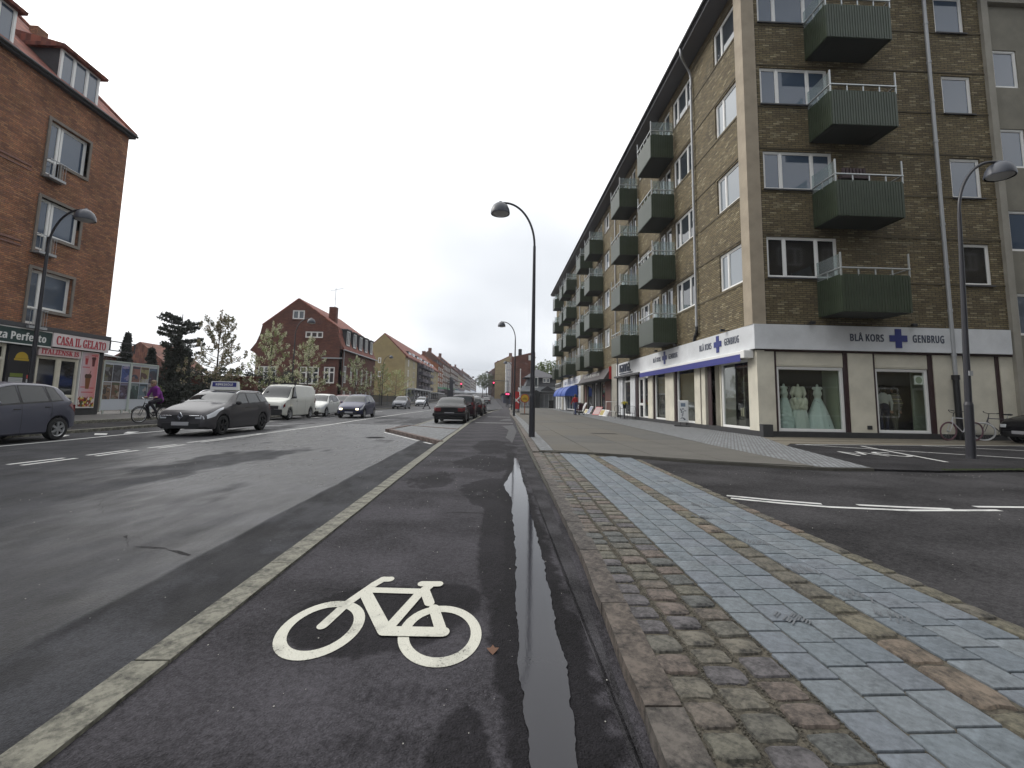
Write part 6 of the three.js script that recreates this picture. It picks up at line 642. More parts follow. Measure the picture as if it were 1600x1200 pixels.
/* ------------------------------------------------------------------ bicycles */
function makeBike(name, label, o) {
  const t = thing(name, label, 'bicycle', [0, 0, 0], 0, o.group); t.org = null; const R = 0.34, w = 1.06, st = (a, b, r, m, nm) => put(t, new MB().bar(a, b, r, r, 7).geo(), nm, m);
  for (const [z, nm] of [[-w / 2, 'front_wheel'], [w / 2, 'rear_wheel']]) { const turn = nm === 'front_wheel' ? o.steer ?? 0 : 0, g = new THREE.TorusGeometry(R - 0.017, 0.019, 8, 44); g.rotateY(PI / 2); const m = put(t, uvMetres(clean(g)), nm, o.tyre, [0, R, z], turn), r = new MB(), rg = new THREE.TorusGeometry(R - 0.045, 0.012, 6, 40); rg.rotateY(PI / 2); r.add(rg); put(m, r.geo(), 'rim', o.rim ?? M.rim); const sp = new MB(); for (let i = 0; i < 20; i++) { const a = i / 20 * PI * 2 + 0.06; sp.bar([i % 2 ? 0.025 : -0.025, 0, 0], [0, Math.cos(a) * (R - 0.05), Math.sin(a) * (R - 0.05)], 0.0016, 0.0016, 4); } sp.bar([-0.05, 0, 0], [0.05, 0, 0], 0.02, 0.02, 8); const q = put(m, sp.geo(), 'spokes', M.rim); q.userData.kind = 'stuff'; }
  const bb = [0, 0.29, 0.06], seatTop = [0, 0.84, 0.24], head = [0, 0.86, -0.36], head2 = [0, 0.7, -0.4], rear = [0, R, w / 2], fr = new MB();
  fr.bar(bb, seatTop, 0.016).bar(head2, bb, 0.018); if (o.low) fr.bar([0, 0.78, -0.375], [0, 0.5, 0.13], 0.016); else fr.bar([0, 0.82, -0.37], [0, 0.8, 0.225], 0.016); fr.bar(head, head2, 0.02); for (const s of [-1, 1]) fr.bar([s * 0.03, 0.3, 0.08], [s * 0.06, R, w / 2], 0.009).bar([s * 0.02, 0.78, 0.22], [s * 0.06, R, w / 2], 0.008); put(t, fr.geo(), 'frame', o.frame);
  const fk = new MB(); for (const s of [-1, 1]) fk.tube([[s * 0.02, 0.74, -0.39], [s * 0.055, 0.6, -0.43], [s * 0.06, R, -w / 2]], 0.011, 8, 6); fk.bar([0, 0.7, -0.4], [0, 0.76, -0.388], 0.024); put(t, fk.geo(), 'fork', o.fork ?? o.frame);
  put(t, new MB().bar(seatTop, [0, 0.95, 0.27], 0.012).geo(), 'seat_post', M.rim); put(t, new MB().ball(0, 0.97, 0.32, 0.09, 0.035, 0.09).ball(0, 0.975, 0.2, 0.035, 0.028, 0.13).geo(), 'saddle', M.blackMatte);
  const hb = new MB(); hb.bar(head, [0, 1.0, -0.34], 0.013); const sweep = o.flat ? [[-0.28, 1.02, -0.3], [-0.12, 1.01, -0.36], [0, 1.0, -0.36], [0.12, 1.01, -0.36], [0.28, 1.02, -0.3]] : [[-0.27, 1.06, -0.12], [-0.24, 1.08, -0.28], [-0.08, 1.02, -0.38], [0, 1.0, -0.35], [0.08, 1.02, -0.38], [0.24, 1.08, -0.28], [0.27, 1.06, -0.12]]; hb.tube(sweep, 0.011, 24, 6); const h = put(t, hb.geo(), 'handlebar', o.bar ?? M.black); for (const s of [-1, 1]) put(h, new MB().bar([s * 0.275, o.flat ? 1.02 : 1.06, o.flat ? -0.3 : -0.13], [s * (o.flat ? 0.34 : 0.285), 1.04, o.flat ? -0.27 : 0.0], 0.016).geo(), 'grip', M.blackMatte);
  const cr = new MB(); const ch = new THREE.TorusGeometry(0.085, 0.008, 6, 24); ch.rotateY(PI / 2); ch.translate(0.05, 0.29, 0.06); cr.add(ch); cr.bar([0.05, 0.29, 0.06], [0.09, 0.17, 0.0], 0.01).bar([-0.05, 0.29, 0.06], [-0.09, 0.41, 0.12], 0.01).box(0.08, 0.17, 0.155, 0.18, -0.05, 0.04).box(-0.17, -0.08, 0.4, 0.425, 0.08, 0.17); cr.bar([0.05, 0.375, 0.06], [0.05, R + 0.035, w / 2], 0.004, 0.004, 4).bar([0.05, 0.205, 0.06], [0.05, R - 0.035, w / 2], 0.004, 0.004, 4).bar([0, 0.29, 0.01], [0, 0.29, 0.11], 0.03); put(t, cr.geo(), 'crank', M.blackMatte);
  if (o.guard) { const gd = new MB(); for (const z of [-w / 2, w / 2]) { const p = []; for (let i = 0; i <= 10; i++) { const a = (z < 0 ? 20 : -10) + i * 15; p.push([0, R + (R + 0.03) * Math.sin(a * PI / 180), z + (z < 0 ? -1 : -1) * (R + 0.03) * Math.cos(a * PI / 180)]); } gd.tube(p, 0.018, 16, 5); } put(t, gd.geo(), 'mudguard', o.guard); }
  if (o.rack) put(t, new MB().box(-0.07, 0.07, 0.74, 0.755, 0.36, 0.74).bar([0.07, 0.75, 0.66], [0.06, R, w / 2], 0.006).bar([-0.07, 0.75, 0.66], [-0.06, R, w / 2], 0.006).geo(), 'luggage_rack', M.blackMatte);
  return t;
}
const purple = mat([0.09, 0.04, 0.07], 0.5);
{ const b1 = place(makeBike('bicycle', 'white bicycle with maroon wheels leaning on the cream shop wall, left one', { tyre: mat([0.12, 0.055, 0.07], 0.7), rim: mat([0.12, 0.05, 0.07], 0.5), frame: mat([0.5, 0.5, 0.52], 0.4), flat: 0 }), 16.85, 0.1, -16.8, PI / 2 + 0.06); b1.rotation.order = 'YXZ'; b1.rotation.z = 0.1;
  const b2 = place(makeBike('bicycle', 'bicycle with white walled front wheel and dark frame, right one beside the black car', { tyre: mat([0.55, 0.55, 0.55], 0.6), frame: mat([0.05, 0.045, 0.06], 0.4), flat: 1, steer: -0.5 }), 18.35, 0.1, -16.85, PI / 2 - 0.18); b2.rotation.order = 'YXZ'; b2.rotation.z = 0.08; }
/* ------------------------------------------------------------------ people: one skin over a jointed skeleton */
function figure(bones, box, cell = 0.016, smooth = 0.03) {   // bones: [a, b, ra, rb, colour]; a smooth union of tapered capsules, coloured by the nearest
  const [c, half] = box, n = Math.ceil(2 * half / cell) + 4, mc = new MarchingCubes(n, undefined, false, false, 90000), f = mc.field; mc.isolation = 0; const P = V();
  const B = bones.map(([a, b, ra, rb, col, sx]) => { const A = V(...a), D = V(...b).sub(A); return { A, D, L2: Math.max(D.lengthSq(), 1e-9), ra, rb, col, sx: sx ?? 1 }; });
  const dist = (p, q) => { const x = p.x - q.A.x, y = p.y - q.A.y, z = p.z - q.A.z, t = clamp((x * q.D.x + y * q.D.y + z * q.D.z) / q.L2, 0, 1); return Math.hypot((x - q.D.x * t) / q.sx, y - q.D.y * t, z - q.D.z * t) - lerp(q.ra, q.rb, t); };
  const F = new Float32Array(n * n * n).fill(0.2), h2 = n / 2, lo = (q, ax) => { const r = Math.max(q.ra, q.rb) * q.sx + 0.07, a0 = q.A.getComponent(ax), a1 = a0 + q.D.getComponent(ax); return [Math.max(0, Math.floor((Math.min(a0, a1) - r - c[ax]) / half * h2 + h2)), Math.min(n - 1, Math.ceil((Math.max(a0, a1) + r - c[ax]) / half * h2 + h2))]; };
  for (const q of B) { const [i0, i1] = lo(q, 0), [j0, j1] = lo(q, 1), [k0, k1] = lo(q, 2); for (let k = k0; k <= k1; k++) for (let j = j0; j <= j1; j++) for (let i = i0; i <= i1; i++) { P.set((i - h2) / h2 * half + c[0], (j - h2) / h2 * half + c[1], (k - h2) / h2 * half + c[2]); const id = i + j * n + k * n * n, m = F[id], d = dist(P, q), h = Math.max(smooth - Math.abs(m - d), 0) / smooth; F[id] = Math.min(m, d) - h * h * smooth * 0.25; } }
  for (let i = 0; i < F.length; i++) f[i] = -F[i];
  mc.update(); const cnt = mc.count, pos = new Float32Array(cnt * 3), col = new Float32Array(cnt * 3); for (let i = 0; i < cnt; i++) { P.set(mc.positionArray[3 * i] * half + c[0], mc.positionArray[3 * i + 1] * half + c[1], mc.positionArray[3 * i + 2] * half + c[2]); let m = 9, w = null; for (const q of B) { const d = dist(P, q); if (d < m) { m = d; w = q; } } const k = typeof w.col === 'function' ? w.col(P) : w.col; pos.set([P.x, P.y, P.z], 3 * i); col.set(k, 3 * i); }
  let g = new THREE.BufferGeometry(); g.setAttribute('position', new THREE.BufferAttribute(pos, 3)); g = mergeVertices(g, 1e-4); g.computeVertexNormals(); const nn = g.toNonIndexed(); nn.setAttribute('color', new THREE.BufferAttribute(col, 3)); uvMetres(nn); return nn;
}
const cloth = mat(C(1, 1, 1), 0.85, { vertexColors: true, bumpMap: rep(GRAINB, 0.15), bumpScale: 0.002 });
const skin = [0.36, 0.22, 0.16];
function hand(p, d, up, s = 1) {                            // palm, four curled fingers and a thumb from the wrist p along d
  const m = [], D = V(...d).normalize(), U = V(...up).normalize(), X = D.clone().cross(U).normalize(), at = (a, b, c) => V(...p).addScaledVector(D, a * s).addScaledVector(X, b * s).addScaledVector(U, c * s).toArray();
  m.push([at(0, 0, 0), at(0.075, 0, 0), 0.026 * s, 0.03 * s, skin]); [[-0.03, 0.06], [-0.01, 0.075], [0.01, 0.07], [0.03, 0.055]].forEach(([b, l]) => { m.push([at(0.08, b, 0), at(0.08 + l * 0.55, b, -0.01), 0.0105 * s, 0.01 * s, skin]); m.push([at(0.08 + l * 0.55, b, -0.01), at(0.08 + l * 0.75, b, -0.04), 0.01 * s, 0.008 * s, skin]); }); m.push([at(0.03, -0.03, 0), at(0.075, -0.055, -0.02), 0.012 * s, 0.009 * s, skin]); return m;
}
function headBones(h, hair, f = [0, 0, -1]) {                // head centre h, facing f
  const F = V(...f).normalize(), at = (a, u, s = 0) => V(...h).addScaledVector(F, a).add(V(F.z * -s, u, F.x * s)).toArray();
  return [[at(0.0, -0.015), at(0.0, 0.05), 0.085, 0.092, skin], [at(0.04, -0.08), at(0.03, -0.03), 0.045, 0.07, skin], [at(0.095, -0.03), at(0.085, 0.01), 0.016, 0.01, skin], [at(0.0, -0.02, 0.09), at(0.0, 0.015, 0.09), 0.018, 0.02, skin], [at(0.0, -0.02, -0.09), at(0.0, 0.015, -0.09), 0.018, 0.02, skin], [at(-0.02, 0.06), at(0.0, 0.065), 0.1, 0.098, hair], [at(-0.05, -0.03), at(-0.04, 0.05), 0.075, 0.085, hair], [at(0.088, 0.012, 0.035), at(0.09, 0.012, 0.035), 0.012, 0.012, [0.03, 0.02, 0.02]], [at(0.088, 0.012, -0.035), at(0.09, 0.012, -0.035), 0.012, 0.012, [0.03, 0.02, 0.02]], [at(0.085, -0.065, 0.018), at(0.085, -0.065, -0.018), 0.009, 0.009, [0.25, 0.1, 0.09]]];
}
function person(label, pos, turn, bones, o = {}) { const t = thing('person', label, 'person', pos, turn); put(t, figure(bones, o.box ?? [[0, 0.9, 0], 1.0], o.cell, o.smooth), 'body', cloth); return t; }
const shoe = [0.03, 0.025, 0.025];
{ // rider in purple on a bicycle, on the far cycle track, heading towards the camera
  const X = -14.85, Z = -21.2, bike = place(makeBike('city_bike', 'dark upright bicycle ridden by the person in purple', { tyre: M.tyre, frame: mat([0.02, 0.02, 0.022], 0.4), bar: M.chrome, guard: M.black, rack: 1 }), X, -0.01, Z, PI - 0.3); const pu = [0.16, 0.02, 0.2], tr = [0.025, 0.022, 0.03];
  const b = [[[0, 0.97, 0.27], [0, 1.25, 0.15], 0.15, 0.15, pu, 1.2], [[0, 1.25, 0.15], [0, 1.48, 0.03], 0.15, 0.12, pu, 1.3], [[0, 1.5, 0.02], [0, 1.6, -0.03], 0.06, 0.055, skin], ...headBones([0, 1.68, -0.06], [0.2, 0.15, 0.1])];
  for (const s of [-1, 1]) b.push([[s * 0.18, 1.46, 0.04], [s * 0.27, 1.22, -0.02], 0.065, 0.052, pu], [[s * 0.27, 1.22, -0.02], [s * 0.28, 1.1, -0.06], 0.052, 0.036, pu], ...hand([s * 0.28, 1.1, -0.05], [0, 0.05, -1], [0, 1, 0]));
  b.push([[0.1, 0.98, 0.22], [0.12, 0.72, -0.15], 0.1, 0.07, tr], [[0.12, 0.72, -0.15], [0.13, 0.28, -0.03], 0.065, 0.045, tr], [[0.13, 0.23, -0.0], [0.13, 0.2, -0.18], 0.045, 0.038, shoe], [[-0.1, 0.98, 0.22], [-0.12, 0.88, -0.22], 0.1, 0.07, tr], [[-0.12, 0.88, -0.22], [-0.13, 0.5, 0.05], 0.065, 0.045, tr], [[-0.13, 0.46, 0.08], [-0.13, 0.44, -0.08], 0.045, 0.038, shoe]);
  person('person in a purple jacket riding the dark upright bicycle on the far track', [X, -0.01, Z], PI - 0.3, b, { box: [[0, 1.0, 0], 0.95] });
}
const stand = (o) => {                                      // standing or walking adult, facing -z
  const h = o.h ?? 1, q = o.step ?? 0.05, T = o.top, L = o.legs, b = [[[0, 0.95, 0], [0, 1.18, 0], 0.14, 0.13, L, 1.2], [[0, 1.05, 0], [0, 1.28, 0], 0.13, 0.135, T, 1.25], [[0, 1.28, 0], [0, 1.44, 0.005], 0.135, 0.1, T, 1.4], [[0, 1.48, 0], [0, 1.56, -0.01], 0.055, 0.052, o.collar ?? skin], ...headBones([0, 1.655, -0.01], o.hair)];
  for (const s of [-1, 1]) { const f = s * q; b.push([[s * 0.09, 0.95, 0], [s * 0.1, 0.5, -f * 0.7 - 0.02], 0.1, 0.066, L], [[s * 0.1, 0.5, -f * 0.7 - 0.02], [s * 0.1, 0.09, -f * 1.3 + 0.05 * Math.abs(q)], 0.062, 0.045, L], [[s * 0.1, 0.05, -f * 1.3 + 0.05], [s * 0.11, 0.04, -f * 1.3 - 0.13], 0.045, 0.038, shoe]); const A = o.arms?.[s > 0 ? 1 : 0] ?? [[s * 0.25, 1.14, 0.03 + f * 0.5], [s * 0.25, 0.88, -0.04 + f]]; b.push([[s * 0.2, 1.42, 0], A[0], 0.06, 0.05, T], [A[0], A[1], 0.048, 0.034, o.sleeve ?? T], ...hand(A[1], V(...A[1]).sub(V(...A[0])).toArray(), [0, 0, -1])); } return b;
};
{ // person in red with a pushchair
  person('person in a red jacket and blue jeans pushing a pushchair on the right pavement', [6.9, 0.112, -41.2], 0.5, stand({ top: [0.36, 0.025, 0.03], legs: [0.03, 0.045, 0.11], hair: [0.04, 0.03, 0.025], step: 0.16, arms: [[[-0.27, 1.16, -0.06], [-0.2, 1.0, -0.32]], [[0.27, 1.16, -0.06], [0.2, 1.0, -0.32]]] }), { cell: 0.02 });
  const t = thing('pushchair', 'dark maroon pushchair in front of the person in red', 'pushchair', [7.35, 0.112, -42.0], 0.5), f = new MB(); for (const s of [-1, 1]) f.bar([s * 0.22, 0.12, -0.35], [s * 0.22, 1.0, 0.45], 0.014).bar([s * 0.22, 0.12, 0.32], [s * 0.22, 0.62, -0.2], 0.014); f.bar([-0.22, 1.0, 0.45], [0.22, 1.0, 0.45], 0.016); put(t, f.geo(), 'frame', M.black); put(t, new MB().prism([[-0.3, 0.42], [0.22, 0.36], [0.4, 0.95], [0.3, 0.98], [0.16, 0.5], [-0.3, 0.52]], -0.2, 0.2, 'x').geo(), 'seat', mat([0.06, 0.015, 0.025], 0.8)); put(t, new MB().prism([[0.36, 0.95], [0.0, 1.08], [-0.24, 0.92], [0.0, 0.98], [0.3, 0.82]], -0.22, 0.22, 'x').geo(), 'hood', M.blackMatte); put(t, new MB().box(-0.2, 0.2, 0.16, 0.32, -0.15, 0.3).geo(), 'basket', M.blackMatte);
  for (const x of [-0.25, 0.25]) for (const z of [-0.33, 0.33]) { const g = new THREE.TorusGeometry(0.1, 0.022, 6, 18); g.rotateY(PI / 2); put(t, uvMetres(clean(g)), 'wheel', M.tyre, [x, 0.122, z]); }
}
person('person in grey walking across the road beyond the parked row', [-9.3, RD + 0.01, -64.6], PI / 2, stand({ top: [0.15, 0.16, 0.18], legs: [0.03, 0.03, 0.035], hair: [0.2, 0.19, 0.18], step: 0.34 }), { cell: 0.022 });
person('tiny distant person in dark blue standing between the roadwork signs', [2.35, 0.112, -49.5], 0.2, stand({ top: [0.3, 0.28, 0.28], legs: [0.03, 0.03, 0.08], hair: [0.08, 0.06, 0.05], step: 0.12 }), { cell: 0.024 });
{ const stripe = (p) => { const k = (p.y % 0.16) / 0.16; return k < 0.22 ? [0.34, 0.29, 0.17] : k < 0.36 ? [0.05, 0.045, 0.04] : [0.16, 0.14, 0.12]; };
  person('person in a striped jumper seen through the right-hand shop window', [15.7, 0.28, -18.25], 0.15, stand({ top: stripe, sleeve: stripe, legs: [0.11, 0.1, 0.08], hair: [0.025, 0.02, 0.018] }), { cell: 0.02 });
  person('person in a white blouse partly hidden at the left of the shop window', [15.12, 0.28, -18.1], -0.5, stand({ top: [0.42, 0.42, 0.4], legs: [0.02, 0.02, 0.05], hair: [0.02, 0.018, 0.016] }), { cell: 0.02 }); }
/* ------------------------------------------------------------------ dresses on stands in the shop window */
function dress(label, x, z, turn, o) {
  const t = thing('dress_stand', label, 'dress', [x, 0.285, z], turn, undefined), silk = mat(o.silk, 0.45, { side: THREE.DoubleSide }), top = mat(o.top, 0.6), pos = [], idx = [], nr = 36, na = 72, R = rng(o.seed);
  const prof = pchip(o.prof), drape = o.drape ?? 0; for (let j = 0; j <= nr; j++) { const v = j / nr, y = v * o.waist; for (let i = 0; i <= na; i++) { const a = i / na * PI * 2, k = 1 + (0.055 * Math.sin(a * o.folds + 2 * Math.sin(a * 3)) + 0.03 * Math.sin(a * o.folds * 1.7 + 1)) * (1 - v) + drape * Math.sin(y * 42 + 3 * Math.sin(a * 2)) * Math.sin(v * PI); const r = prof(y) * k; pos.push(Math.cos(a) * r, y, Math.sin(a) * r * 0.85); } }
  for (let j = 0; j < nr; j++) for (let i = 0; i < na; i++) { const a = j * (na + 1) + i; idx.push(a, a + na + 1, a + 1, a + 1, a + na + 1, a + na + 2); } const g = new THREE.BufferGeometry(); g.setAttribute('position', new THREE.Float32BufferAttribute(pos, 3)); g.setIndex(idx); g.computeVertexNormals(); put(t, uvMetres(clean(g)), 'skirt', silk);
  const w = o.waist, bones = [[[0, w, 0], [0, w + 0.16, 0], 0.095, 0.12, [1, 1, 1], 1.15], [[0, w + 0.16, 0], [0, w + 0.3, 0], 0.12, 0.085, [1, 1, 1], 1.35], [[-0.14, w + 0.345, 0], [0.14, w + 0.345, 0], 0.05, 0.05, [1, 1, 1]], [[0, w + 0.36, 0], [0, w + 0.45, 0], 0.045, 0.04, [1, 1, 1]]]; if (o.sleeves) for (const s of [-1, 1]) bones.push([[s * 0.17, w + 0.32, 0], [s * 0.24, w + 0.16, 0], 0.085, 0.07, [1, 1, 1]], [[s * 0.24, w + 0.16, 0], [s * 0.22, w + 0.04, -0.02], 0.05, 0.035, [1, 1, 1]]);
  const bg = figure(bones, [[0, w + 0.2, 0], 0.42], 0.014, 0.014); bg.deleteAttribute('color'); put(t, bg, 'bodice', top);
  if (o.overskirt) { const m = new MB(); for (let i = 0; i < 22; i++) { const a = i / 22 * PI * 2, r = 0.2 + 0.05 * (i % 2); m.ball(Math.cos(a) * r, w - 0.1 - 0.05 * (i % 3), Math.sin(a) * r * 0.85, 0.075, 0.13, 0.075, 8); } for (let i = 0; i < 30; i++) { const a = i / 30 * PI * 2; m.ball(Math.cos(a) * 0.27, w - 0.3 - 0.03 * (i % 2), Math.sin(a) * 0.23, 0.04, 0.09, 0.04, 6); } put(t, m.geo(), 'overskirt', top); }
  if (o.dots) { const m = new MB(); for (let i = 0; i < 26; i++) { const a = R() * PI * 2, y = 0.1 + R() * (w + 0.2), r = (y < w ? prof(y) * 1.03 : 0.14); m.ball(Math.cos(a) * r, y, Math.sin(a) * r * 0.85, 0.014, 0.014, 0.014, 6); } const d = put(t, m.geo(), 'beads', M.plinth); d.userData.kind = 'stuff'; }
  put(t, new MB().bar([0, 0, 0], [0, w, 0], 0.02).geo(), 'stand', M.black); t.scale.set(1.02, 1.12, 1.02); return t;
}
dress('pale mint satin gown with gathered skirt, leftmost of the three dresses', 11.08, -17.95, 0.4, { silk: [0.46, 0.56, 0.53], top: [0.5, 0.56, 0.5], prof: [[0, 0.36], [0.5, 0.31], [0.9, 0.2], [1.12, 0.13]], waist: 1.12, folds: 7, drape: 0.05, seed: 1 });
dress('cream wedding dress with puff sleeves, middle of the three dresses', 11.64, -17.95, 0, { silk: [0.5, 0.56, 0.52], top: [0.55, 0.55, 0.45], prof: [[0, 0.36], [0.5, 0.3], [0.9, 0.22], [1.12, 0.12]], waist: 1.12, folds: 11, sleeves: 1, overskirt: 1, seed: 2 });
dress('sleeveless pale gown with wide beaded skirt, rightmost of the three dresses', 12.4, -17.95, -0.1, { silk: [0.48, 0.56, 0.54], top: [0.52, 0.56, 0.5], prof: [[0, 0.52], [0.5, 0.38], [0.9, 0.22], [1.12, 0.12]], waist: 1.12, folds: 9, dots: 1, seed: 3 });
{ const t = thing('glass_lamp', 'white square vent fan set in the right-hand shop window', 'vent fan', [16.05, 2.3, -17.5]); put(t, new MB().rbox(-0.17, 0.17, -0.17, 0.17, -0.02, 0.02, 0.015).geo(), 'frame', M.white); put(t, new MB().lathe([[0.0, 0.024], [0.12, 0.024], [0.13, 0.02]], 0, 0, 0).geo(), 'grille', M.insideGreen).rotation.x = PI / 2; t.name = 'vent_fan'; }
/* ------------------------------------------------------------------ street lamps, signals, signs, small things */
{
  const proto = thing('street_lamp', 'tall black street lamp nearest the cycle track, arm curving left', 'street lamp', [0, 0, 0], 0); proto.org = null;
  put(proto, new MB().bar([0, 0, 0], [0, 1.3, 0], 0.098, 0.092, 14).bar([0, 1.3, 0], [0, 6.2, 0], 0.075, 0.045, 12).bar([0, 1.28, 0], [0, 1.36, 0], 0.096, 0.078, 14).bar([0, -0.05, 0], [0, 0.06, 0], 0.11, 0.1, 14).geo(), 'pole', M.lamp);
  const pts = []; for (let i = 0; i <= 12; i++) { const a = i / 12 * PI / 2; pts.push([-1.0 * (1 - Math.cos(a)), 6.2 + 1.45 * Math.sin(a), 0]); } pts.push([-1.12, 7.65, 0]); put(proto, new MB().tube(pts, 0.036, 30, 8).geo(), 'arm', M.lamp);
  put(proto, new MB().lathe([[0.31, 7.26], [0.32, 7.3], [0.3, 7.42], [0.24, 7.55], [0.14, 7.63], [0.06, 7.66], [0.0, 7.67]], -1.15, 0, 0, 28).ball(-1.15, 7.66, 0, 0.07, 0.05, 0.07, 10).geo(), 'lamp_shade', M.lampDome); put(proto, new MB().lathe([[0.0, 7.2], [0.16, 7.22], [0.28, 7.28]], -1.15, 0, 0, 20).geo(), 'lens', M.lens);
  proto.position.set(1.15, 0.1, -15.1);
  copy(proto, [1.37, 0.1, -35.8], 0, 'second street lamp on the right, farther along behind the nearest one', 0.93);
  copy(proto, [2.0, 0.1, -60], 0, 'third and smallest street lamp on the right by the pavilion', 0.8);
  const r = copy(proto, [11.19, 0.085, -10.96], PI, 'street lamp in front of the flats by the parking lines, arm curving right', 0.97); r.rotation.order = 'YXZ'; r.rotation.z = 0.04;
  copy(proto, [-15.75, 0.1, -16.6], PI, 'street lamp before the ice cream shop at the far left', 0.985); copy(proto, [-16.7, 0.1, -39.4], PI + 0.25, 'street lamp behind the white van before the brick gable', 1.0); copy(proto, [-16.9, 0.1, -71], PI, 'street lamp in front of the yellow house', 0.98);
  new MB().box(11.19 - 0.13, 11.19 - 0.08, 1.95, 2.0, -10.9, -10.85); const st = put(r, new MB().box(-0.05, 0.05, 2.0, 2.12, -0.102, -0.085).geo(), 'sticker', M.zinc); st.rotation.y = 0;
}
{ // lamps slung over the street on cables
  const P = [[-2.6, 9.0, -128], [-7.4, 8.6, -150], [-8.2, 9.2, -190], [-9.0, 9.9, -230], [-9.6, 10.6, -270]];
  P.forEach(([x, y, z], i) => { const t = thing('hanging_lamp', i === 0 ? 'dark lamp hung over the street left of the brick block' : ['', 'first and lowest of the hanging lamps over the left side', 'second hanging lamp in the row over the street', 'third hanging lamp in the row over the street', 'farthest hanging lamp over the street'][i], 'hanging lamp', [x, y, z]); put(t, new MB().lathe([[0.42, -0.35], [0.38, -0.1], [0.2, 0.08], [0, 0.1]], 0, 0, 0, 14).lathe([[0, -0.38], [0.42, -0.35]], 0, 0, 0, 14).geo(), 'shade', M.lamp); put(t, new MB().bar([0, 0.1, 0], [i === 0 ? 8.5 : -8.5, i === 0 ? 0.9 : 1.2, 0], 0.018, 0.018, 4).bar([0, 0.1, 0], [i === 0 ? -11 : 9, 1.0, 0], 0.014, 0.014, 4).geo(), 'cable', M.black); });
}
{
  const red = mat([0.7, 0.03, 0.08], 0.4, { emissive: C(1, 0.06, 0.16), emissiveIntensity: 2.2 });
  const signal = (label, x, y, z, hy, arm) => { const t = thing('traffic_light', label, 'traffic light', [x, y, z]); if (arm) put(t, new MB().bar([arm, 0, 0], [arm, hy + 0.5, 0], 0.09, 0.07, 10).bar([arm, hy + 0.4, 0], [0, hy + 0.45, 0], 0.05).geo(), 'mast', M.lamp); else put(t, new MB().bar([0, 0, 0], [0, hy + 0.4, 0], 0.07, 0.06, 10).geo(), 'pole', M.lamp); const h = put(t, new MB().rbox(-0.17, 0.17, hy - 0.75, hy + 0.3, 0.06, 0.26, 0.03).geo(), 'housing', M.black); put(h, new MB().ball(0, hy, 0.26, 0.14, 0.14, 0.05, 14).geo(), 'red_light', red); for (const d of [0.3, 0.6]) put(h, new MB().ball(0, hy - d, 0.25, 0.11, 0.11, 0.04, 12).geo(), 'dark_light', M.lamp); for (let i = 0; i < 3; i++) put(h, new MB().prism([[-0.14, hy + 0.1 - 0.3 * i], [0, hy + 0.17 - 0.3 * i], [0.14, hy + 0.1 - 0.3 * i], [0.12, hy + 0.1 - 0.3 * i], [0, hy + 0.15 - 0.3 * i], [-0.12, hy + 0.1 - 0.3 * i]], 0.26, 0.42, 'z').geo(), 'hood', M.black); };
  signal('red traffic light on the right kerb, right one of the close pair', 2.05, 0.1, -80, 2.25); signal('red traffic light on the right kerb, left one of the close pair', 1.78, 0.1, -82, 2.3); signal('high red traffic light hung on a mast arm over the junction', -0.55, 0.3, -96, 4.5, 2.9); signal('red traffic light on the far left before the navy house', -6.75, 0.3, -92, 4.0, -2.6);
}
{ // roadwork signs and posts on the right pavement
  const t = thing('barrier_sign', 'red upright board with a white cross stripe beside the second lamp', 'road sign', [2.0, 0.1, -47]); put(t, new MB().box(-0.3, 0.3, 0.35, 2.05, -0.02, 0.02).geo(), 'board', M.red); const s = new MB(); for (const q of [-1, 1]) { const g = new THREE.BoxGeometry(0.78, 0.12, 0.012); g.rotateZ(q * 0.75); g.translate(0, 1.2, 0.028 + q * 0.001); s.add(g); } put(t, s.geo(), 'white_stripe', M.white); put(t, new MB().bar([0, 0, -0.03], [0, 2.0, -0.03], 0.03).box(-0.35, 0.35, 0, 0.08, -0.25, 0.2).geo(), 'stand', M.plinth);
  const p = thing('sign_post', 'thin white post standing behind the red board', 'post', [2.62, 0.1, -52]); put(p, new MB().bar([0, 0, 0], [0, 4.6, 0], 0.055, 0.05, 10).geo(), 'pole', M.white); put(p, new MB().bar([0, 4.55, 0], [0, 4.66, 0], 0.07, 0.05).geo(), 'cap', M.white); put(p, new MB().box(-0.18, 0.18, 2.6, 2.72, -0.03, 0.03).geo(), 'bracket', M.black);
  const y = thing('round_sign', 'round yellow sign with red rim on a low stand, before the red board', 'road sign', [2.42, 0.1, -40]), disc = (r, z, nm, m) => { const g = new THREE.CylinderGeometry(r, r, 0.02, 28); g.rotateX(PI / 2); g.translate(0, 1.36, z); put(y, uvMetres(clean(g)), nm, m); }; disc(0.37, 0, 'rim', mat([0.4, 0.05, 0.02], 0.5)); disc(0.3, 0.012, 'face', mat([0.55, 0.36, 0.03], 0.5));
  { const m = new MB(); for (const q of [-0.11, 0.11]) { const g = new THREE.TorusGeometry(0.07, 0.014, 5, 16); g.translate(q, 1.3, 0.024); m.add(g); } m.bar([-0.11, 1.3, 0.024], [0, 1.42, 0.024], 0.012, 0.012, 5).bar([0.11, 1.3, 0.024], [0.03, 1.43, 0.024], 0.012, 0.012, 5).bar([-0.05, 1.4, 0.024], [0.05, 1.4, 0.024], 0.012, 0.012, 5); put(y, m.geo(), 'bicycle_mark', M.black); }
  put(y, new MB().bar([0, 0.05, -0.02], [0, 1.1, -0.02], 0.035).geo(), 'pole', mat([0.25, 0.07, 0.03], 0.6)); put(y, new MB().rbox(-0.38, 0.38, 0, 0.1, -0.22, 0.2, 0.03).geo(), 'foot', M.plinth);
}
